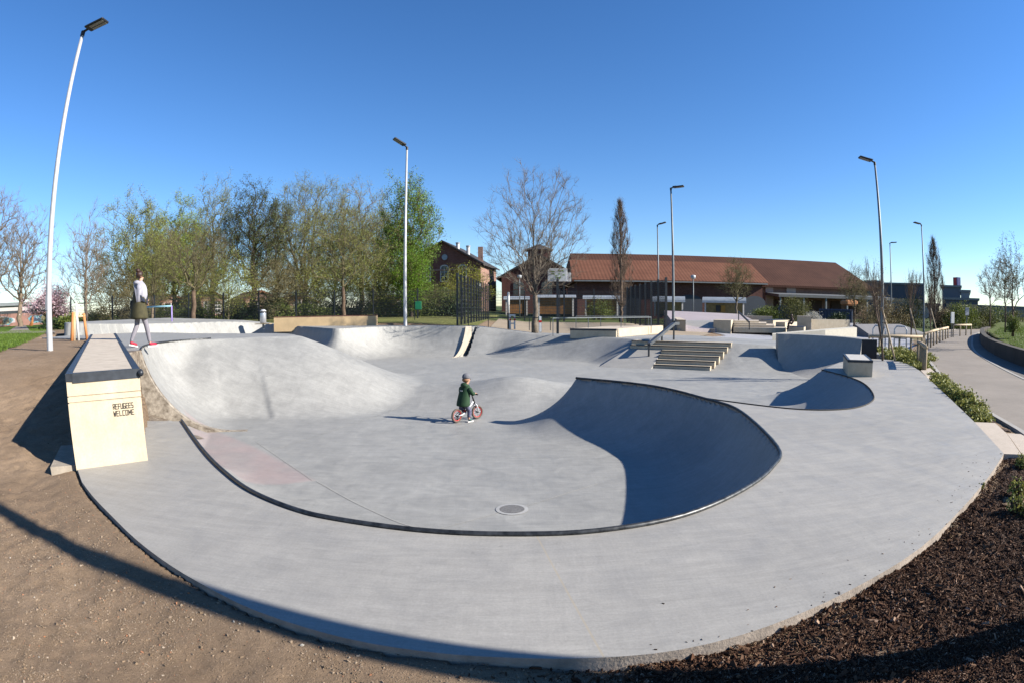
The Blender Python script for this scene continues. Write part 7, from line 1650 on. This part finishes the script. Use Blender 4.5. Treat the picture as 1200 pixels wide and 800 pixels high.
# shawl over shoulders and hanging down the back
def sheet_np(name, rows, mat, parent, th=.012):
    V = []; F = []; n = len(rows[0])
    for r in rows:
        for p in r: V.append(p)
    for i in range(len(rows)-1):
        for k in range(n-1): F.append((i*n+k, i*n+k+1, (i+1)*n+k+1, (i+1)*n+k))
    me = bpy.data.meshes.new(name); me.from_pydata(V, [], F); me.update(); me.materials.append(mat); me.polygons.foreach_set('use_smooth', [True]*len(me.polygons))
    o = bpy.data.objects.new(name, me); col.objects.link(o); o.parent = parent
    m1 = o.modifiers.new('th', 'SOLIDIFY'); m1.thickness = th; m1.offset = 0; m2 = o.modifiers.new('s', 'SUBSURF'); m2.levels = 2; m2.render_levels = 2; return o
rows = []
for i, (z, rx, ry, a0, a1) in enumerate(((1.455, .068, .07, 20, 340), (1.41, .10, .13, 35, 325), (1.35, .150, .225, 42, 318), (1.26, .172, .265, 55, 312), (1.16, .186, .275, 72, 305), (1.07, .19, .25, 100, 292), (.99, .19, .19, 138, 262), (.93, .18, .11, 165, 232))):
    r = []
    a0 = [20, 95, 178, 200, 209, 216, 224, 238][i]; a1 = [340, 340, 338, 336, 332, 322, 306, 282][i]
    for k in range(13):
        a = R(a0+(a1-a0)*k/12); w_ = 1+.045*math.sin(k*1.9+i*.7); r.append((rx*math.cos(a)*w_ + .0, ry*math.sin(a)*w_, z + .012*math.sin(k*1.3+i)))
    rows.append(r)
shw = sheet_np('shawl', rows, m_shawl, wm, .018)
st = []
for i in range(7):
    f = i/6; a = R(214+62*f); z = 1.40-.42*f; rx, ry = .12+.09*f**.5, .15+.10*math.sin(f*2.2); dx_, dy_ = .030, .030
    st.append([((rx+.012)*math.cos(a+o_), (ry+.014)*math.sin(a+o_), z+dz) for o_, dz in ((-.24, .012), (-.08, .004), (.08, -.004), (.24, -.012))])
sheet_np('navy_stripe', st, m_navy, shw, .014)
st = []
for i in range(5):
    f = i/4; a = R(318-14*f); z = 1.34-.40*f; rx, ry = .15+.06*f, .205+.03*math.sin(f*2)
    st.append([((rx+.014)*math.cos(a+o_), (ry+.014)*math.sin(a+o_), z) for o_ in (-.16, -.05, .05, .16)])
sheet_np('navy_stripe', st, m_navy, shw, .014)
mb = MB(); mb.blob((-.06, 0, 1.405), (.085, .115, .062), 16, 10, warp=lambda q, p: q*(1+.06*math.sin(7*p.y+4*p.z))); mb.build('hood_fold', m_shawl, shw, smooth=True)
rgf = random.Random(4)
for k in range(9):
    a = R(232+6*k); x_, y_ = .182*math.cos(a), .12*math.sin(a); mb = MB(); mb.tube([(x_, y_, .935), (x_-.006, y_+.004, .90), (x_-.004, y_, .87+.02*rgf.random())], [.007, .006, .003], 6); mb.build('tassel', m_navy if k % 2 else m_shawl, shw, smooth=True)
# dark shoulder bag at her left hip
mb = MB(); mb.box((-.02, .27, .93), (.20, .07, .22), bev=.03); bg_ = mb.build('shoulder_bag', m_black, None, smooth=False, origin=(0, 0, 0)); bg_.parent = wm

# ---------------------------------------------------------------- balance bike and child
import numpy as _np
bx0, by0 = -1.17, 11.95; byaw = math.atan2(.74, .67)
def hgt(x, y):
    Z_, _ = terrain(_np.array([[x]]), _np.array([[y]])); return float(Z_[0, 0])
WBs = .60; fx_, fy_ = bx0+WBs*math.cos(byaw), by0+WBs*math.sin(byaw); zr, zf_ = hgt(bx0, by0)+.004, hgt(fx_, fy_)+.004; pit = math.atan2(zf_-zr, WBs)
bk = thing('balance_bike', 'small white and red balance bike ridden by the child in the bowl', 'bicycle', (bx0, by0, zr), byaw); bk.rotation_euler = (0, -pit, byaw)
WR = .155
m_tyre = plain('tan black tyre', (.14, .11, .09), .85, var=.3, scale=30); m_rimr = plain('red rim', (.55, .04, .04), .5, var=.1); m_frame = plain('white bike frame', (.72, .72, .73), .35, var=.04)
def wheel(x, steer=0.0):
    Mz = Matrix.Rotation(steer, 3, 'Z'); c = Vector((x, 0, WR)); nA = 30
    ring = lambda r, rr, sides, nm, mt, par: (lambda V, F: np_mesh(nm, V, F, mt, par))(
        [tuple(c + Mz @ Vector(((r+rr*math.cos(b))*math.cos(a), rr*math.sin(b)*1.1, (r+rr*math.cos(b))*math.sin(a)))) for a in [2*math.pi*i/nA for i in range(nA)] for b in [2*math.pi*j/sides for j in range(sides)]],
        [(i*sides+j, i*sides+(j+1) % sides, ((i+1) % nA)*sides+(j+1) % sides, ((i+1) % nA)*sides+j) for i in range(nA) for j in range(sides)])
    tw = ring(WR-.022, .022, 10, 'wheel', m_tyre, bk); ring(WR-.046, .011, 8, 'rim', m_rimr if x == 0 else m_rimr, tw)
    mb = MB(); mb.tube([c + Mz @ Vector((0, -.045, 0)), c + Mz @ Vector((0, .045, 0))], .016, 10); mb.build('hub', m_black, tw)
    for k in range(10):
        a = 2*math.pi*k/10; mb = MB(); mb.tube([c + Mz @ Vector((.012*math.cos(a), (.02 if k % 2 else -.02), .012*math.sin(a))), c + Mz @ Vector(((WR-.05)*math.cos(a), 0, (WR-.05)*math.sin(a)))], .003, 5); mb.build('spoke', m_frame, tw)
wheel(0); wheel(WBs, -.12)
mb = MB(); mb.tube([(0, .05, WR), (.12, .045, WR+.01), (.24, .02, WR+.05), (.40, 0, WR+.17), (.475, 0, WR+.245)], [.013, .015, .02, .022, .022], 10); mb.tube([(0, -.05, WR), (.12, -.045, WR+.01), (.24, -.02, WR+.05)], [.013, .015, .018], 10); mb.build('frame', m_frame, bk, smooth=True)
mb = MB(); mb.tube([(.235, 0, WR+.05), (.20, 0, WR+.19)], .014, 10); mb.build('seat_post', m_black, bk, smooth=True)
mb = MB(); mb.blob((.185, 0, WR+.215), (.095, .05, .026), 14, 8); mb.build('saddle', m_black, bk, smooth=True)
mb = MB(); mb.tube([(.225, .03, WR+.075), (.225, -.035, WR+.075)], .022, 10); mb.build('seat_clamp', m_rimr, bk, smooth=True)
fk = Vector((WBs, 0, WR)); tp = Vector((WBs-.115, 0, WR+.30)); mb = MB()
for s_ in (-1, 1): mb.tube([fk + Vector((0, s_*.045, 0)), fk.lerp(tp, .5) + Vector((.012, s_*.048, 0)), fk.lerp(tp, .62) + Vector((0, s_*.03, 0)), fk.lerp(tp, .66)], [.011, .014, .014, .016], 9)
mb.build('fork', m_frame, bk, smooth=True)
mb = MB(); mb.tube([fk.lerp(tp, .62), tp, tp + Vector((-.035, 0, .10))], .018, 10); mb.build('head_tube', m_black, bk, smooth=True)
hbc = tp + Vector((-.035, 0, .10)); mb = MB(); mb.tube([hbc + Vector((-.035, -.205, .03)), hbc + Vector((0, -.10, .02)), hbc, hbc + Vector((0, .10, .02)), hbc + Vector((-.035, .205, .03))], .011, 9); hb_ = mb.build('handlebar', m_black, bk, smooth=True)
for s_ in (-1, 1): mb = MB(); mb.tube([hbc + Vector((-.038, s_*.215, .031)), hbc + Vector((-.018, s_*.135, .025))], .016, 10); mb.build('grip', m_rimr if False else m_black, hb_, smooth=True)

ch = thing('person', 'small child in dark green jacket and grey knitted hat riding a balance bike', 'person', (bx0, by0, zr), byaw); cx0 = .185
hl = hbc + Vector((-.045, .17, .035)); hr2 = hbc + Vector((-.045, -.17, .035))
J = {'pelvis': (cx0, 0, .42, .075, .06), 'waist': (cx0+.01, 0, .52, .075, .06), 'chest': (cx0+.05, 0, .66, .085, .07), 'neckb': (cx0+.085, 0, .765, .045), 'neck': (cx0+.10, 0, .80, .036), 'jaw': (cx0+.13, 0, .855, .056, .056), 'head': (cx0+.12, 0, .93, .078, .074), 'crown': (cx0+.105, 0, .985, .056),
     'hipr': (cx0, -.06, .39, .062), 'hipl': (cx0, .06, .39, .062), 'kneer': (cx0+.10, -.095, .22, .045), 'kneel': (cx0+.03, .095, .215, .045), 'ankr': (cx0+.045, -.115, .065, .03), 'ankl': (cx0-.12, .11, .07, .03), 'toer': (cx0+.13, -.125, .03, .026), 'toel': (cx0-.04, .12, .03, .026),
     'shr': (cx0+.06, -.10, .72, .034), 'shl': (cx0+.06, .10, .72, .034), 'elr': (cx0+.10, -.185, .60, .034), 'ell': (cx0+.10, .185, .60, .034), 'wrr': (hr2.x-.045, hr2.y-.005, hr2.z+.025, .022), 'wrl': (hl.x-.045, hl.y+.005, hl.z+.025, .022),
     'nose': (cx0+.212, 0, .895, .012), 'earr': (cx0+.10, -.082, .90, .013, .01), 'earl': (cx0+.10, .082, .90, .013, .01)}
E2 = [('pelvis', 'waist'), ('waist', 'chest'), ('chest', 'neckb'), ('neckb', 'neck'), ('neck', 'jaw'), ('jaw', 'head'), ('head', 'crown'), ('pelvis', 'hipr'), ('pelvis', 'hipl'), ('hipr', 'kneer'), ('hipl', 'kneel'), ('kneer', 'ankr'), ('kneel', 'ankl'), ('ankr', 'toer'), ('ankl', 'toel'),
      ('chest', 'shr'), ('chest', 'shl'), ('shr', 'elr'), ('shl', 'ell'), ('elr', 'wrr'), ('ell', 'wrl'), ('jaw', 'nose'), ('head', 'earr'), ('head', 'earl')]
hand(J, E2, 'wrr', J['wrr'][:3], (.9, 0, -.15), 1, .72, 1.1, (0, 1, 0)); hand(J, E2, 'wrl', J['wrl'][:3], (.9, 0, -.15), 1, .72, 1.1, (0, -1, 0))
cb = person_mesh(J, E2, ch); face_parts(cb, (cx0+.135, 0, .90), .076, 0)
tz = {'w': (cx0, 0, .46, .085, .07), 'p': (cx0, 0, .41, .085, .07), 'hr': (cx0+.01, -.06, .38, .068), 'hl': (cx0, .06, .38, .068), 'kr': (cx0+.10, -.095, .225, .054), 'kl': (cx0+.03, .095, .22, .054), 'sr': (cx0+.07, -.108, .14, .048), 'sl': (cx0-.05, .105, .14, .048), 'ar': (cx0+.05, -.115, .085, .044), 'al': (cx0-.115, .11, .09, .044)}
skin_mesh('trousers', tz, [('w', 'p'), ('p', 'hr'), ('p', 'hl'), ('hr', 'kr'), ('kr', 'sr'), ('sr', 'ar'), ('hl', 'kl'), ('kl', 'sl'), ('sl', 'al')], m_trous, ch)
jk = rings('jacket', [(cx0+.095, 0, .80, .045, .05), (cx0+.09, 0, .785, .062, .085), (cx0+.075, 0, .75, .085, .128), (cx0+.055, 0, .66, .105, .138), (cx0+.03, 0, .56, .118, .142), (cx0+.01, 0, .46, .13, .15), (cx0+.0, 0, .385, .138, .155), (cx0, 0, .345, .142, .158), (cx0, 0, .338, .12, .135)], m_gjack, ch, 22, .03, 5)
for s_, e_, w_ in ((-1, 'elr', 'wrr'), (1, 'ell', 'wrl')):
    e3, w3 = Vector(J[e_][:3]), Vector(J[w_][:3]); skin_mesh('sleeve', {'a': (cx0+.065, s_*.095, .735, .066), 'b': (cx0+.08, s_*.155, .67, .054), 'c': (e3.x, e3.y, e3.z, .050), 'd': tuple(e3.lerp(w3, .55)) + (.044,), 'e': tuple(e3.lerp(w3, .92)) + (.036,)}, [('a', 'b'), ('b', 'c'), ('c', 'd'), ('d', 'e')], m_gjack, jk)
mb = MB(); mb.blob((cx0+.035, 0, .785), (.075, .092, .055), 14, 8, warp=lambda q, p: q*(1+.05*math.sin(6*p.y))); mb.build('hood', m_gjack, jk, smooth=True)
mb = MB(); mb.box((cx0-.062, -.01, .675), (.004, .075, .020), rot=Matrix.Rotation(.12, 3, 'Y')); mb.build('back_patch', plain('pale reflective patch', (.6, .62, .62), .4), jk)
mb = MB(); mb.blob((cx0+.105, 0, .955), (.096, .088, .082), 16, 12, warp=lambda q, p: q*(1+.02*math.sin(14*math.atan2(p.y, p.x))) if p.z > -.35 else Vector((q.x*.86, q.y*.88, -.036))); mb.build('knit_hat', m_knit, ch, smooth=True)
mb = MB(); mb.blob((cx0+.085, 0, .895), (.082, .080, .055), 14, 8, warp=lambda q, p: q if p.x < .35 else q*.75); mb.build('hair', plain('light brown hair', (.26, .13, .06), .6, var=.2), ch, smooth=True)
for (x_, y_) in ((cx0+.045, -.115), (cx0-.12, .11)):
    sh = skin_mesh('shoe', {'h': (x_-.01, y_, .060, .036, .034), 'm': (x_+.04, y_-.003, .05, .037, .030), 't': (x_+.095, y_-.006, .040, .032, .024)}, [('h', 'm'), ('m', 't')], m_teal, ch)
    mb = MB(); mb.prism([(x_-.045, y_-.028), (x_-.045, y_+.028), (x_+.06, y_+.036), (x_+.125, y_+.018), (x_+.13, y_-.018), (x_+.06, y_-.038)], .0, .022); mb.build('sole', m_sole, sh)
# small squatting figure far away on the upper plaza
q = far(930.5, 387.5, 33.0); sq = thing('person', 'tiny distant figure in dark brown clothing sitting on the low dark topped block', 'person', (q[0], q[1], .52), R(160))
J = {'pelvis': (0, 0, .10, .11, .09), 'waist': (.03, 0, .24, .10, .08), 'chest': (.10, 0, .38, .12, .09), 'neck': (.16, 0, .50, .05), 'head': (.18, 0, .58, .075, .07), 'crown': (.17, 0, .645, .05), 'kr': (.33, -.10, .22, .06), 'kl': (.33, .10, .22, .06), 'ar': (.34, -.12, -.10, .045), 'al': (.34, .12, -.10, .045), 'tr': (.45, -.13, -.16, .04), 'tl': (.45, .13, -.16, .04),
     'sr': (.10, -.16, .42, .055), 'sl': (.10, .16, .42, .055), 'er': (.22, -.20, .28, .042), 'el': (.22, .20, .28, .042), 'wr': (.34, -.10, .30, .03), 'wl': (.34, .10, .30, .03)}
E2 = [('pelvis', 'waist'), ('waist', 'chest'), ('chest', 'neck'), ('neck', 'head'), ('head', 'crown'), ('pelvis', 'kr'), ('pelvis', 'kl'), ('kr', 'ar'), ('kl', 'al'), ('ar', 'tr'), ('al', 'tl'), ('chest', 'sr'), ('chest', 'sl'), ('sr', 'er'), ('sl', 'el'), ('er', 'wr'), ('el', 'wl')]
person_mesh(J, E2, sq, 'body', plain('dark brown clothes', (.05, .025, .02), .8, var=.3), sub=1)
mb = MB(); mb.blob((.165, 0, .62), (.085, .08, .07), 10, 8); mb.build('hair', m_hair, sq, smooth=True)
# ================================================================== LIGHT AND SKY
w = bpy.data.worlds.new('World'); sc.world = w; w.use_nodes = True
wt = w.node_tree; bg = wt.nodes['Background']
sky = wt.nodes.new('ShaderNodeTexSky'); sky.sky_type = 'NISHITA'; sky.sun_disc = False
SUN_EL, SUN_A = R(28), R(12.3)
sx, sy = math.cos(SUN_A), -math.sin(SUN_A)         # horizontal direction towards the sun
sky.sun_elevation = SUN_EL; sky.sun_rotation = math.atan2(sx, sy)
sky.air_density = 1.0; sky.dust_density = 0.0; sky.ozone_density = 3.0; sky.altitude = 400
hs = wt.nodes.new('ShaderNodeHueSaturation'); hs.inputs['Saturation'].default_value = 1.2; wt.links.new(sky.outputs[0], hs.inputs['Color'])
tm = wt.nodes.new('ShaderNodeMix'); tm.data_type = 'RGBA'; tm.blend_type = 'MULTIPLY'; tm.inputs[0].default_value = 1; tm.inputs[7].default_value = (.90, .965, 1.12, 1)
wt.links.new(hs.outputs[0], tm.inputs[6]); wt.links.new(tm.outputs[2], bg.inputs['Color']); bg.inputs['Strength'].default_value = .066
sl = bpy.data.lights.new('sun', 'SUN'); so = bpy.data.objects.new('sun', sl); col.objects.link(so)
sl.energy = 5.0; sl.angle = R(.55); sl.color = (1, .95, .86)
so.rotation_euler = Vector((sx*math.cos(SUN_EL), sy*math.cos(SUN_EL), math.sin(SUN_EL))).to_track_quat('Z', 'Y').to_euler()
so.location = (20, -6, 20)
sc.view_settings.view_transform = 'Standard'; sc.view_settings.look = 'None'; sc.view_settings.gamma = 1; sc.view_settings.exposure = 1.36
sc.view_settings.use_curve_mapping = False
sc.cycles.max_bounces = 6; sc.cycles.diffuse_bounces = 1; sc.cycles.glossy_bounces = 3; sc.cycles.transparent_max_bounces = 12
sc.render.engine = 'CYCLES'

for m in bpy.data.materials:      # common reflectance level of all surfaces
    if not m.use_nodes: continue
    t = m.node_tree
    for b in [n for n in t.nodes if n.type in ('BSDF_PRINCIPLED', 'BSDF_TRANSLUCENT')]:
        i = b.inputs['Base Color'] if b.type == 'BSDF_PRINCIPLED' else b.inputs['Color']
        h = t.nodes.new('ShaderNodeHueSaturation'); h.inputs['Value'].default_value = .597; h.inputs['Saturation'].default_value = 1.04
        if i.is_linked: t.links.new(i.links[0].from_socket, h.inputs['Color'])
        else: h.inputs['Color'].default_value = i.default_value
        t.links.new(h.outputs[0], i)
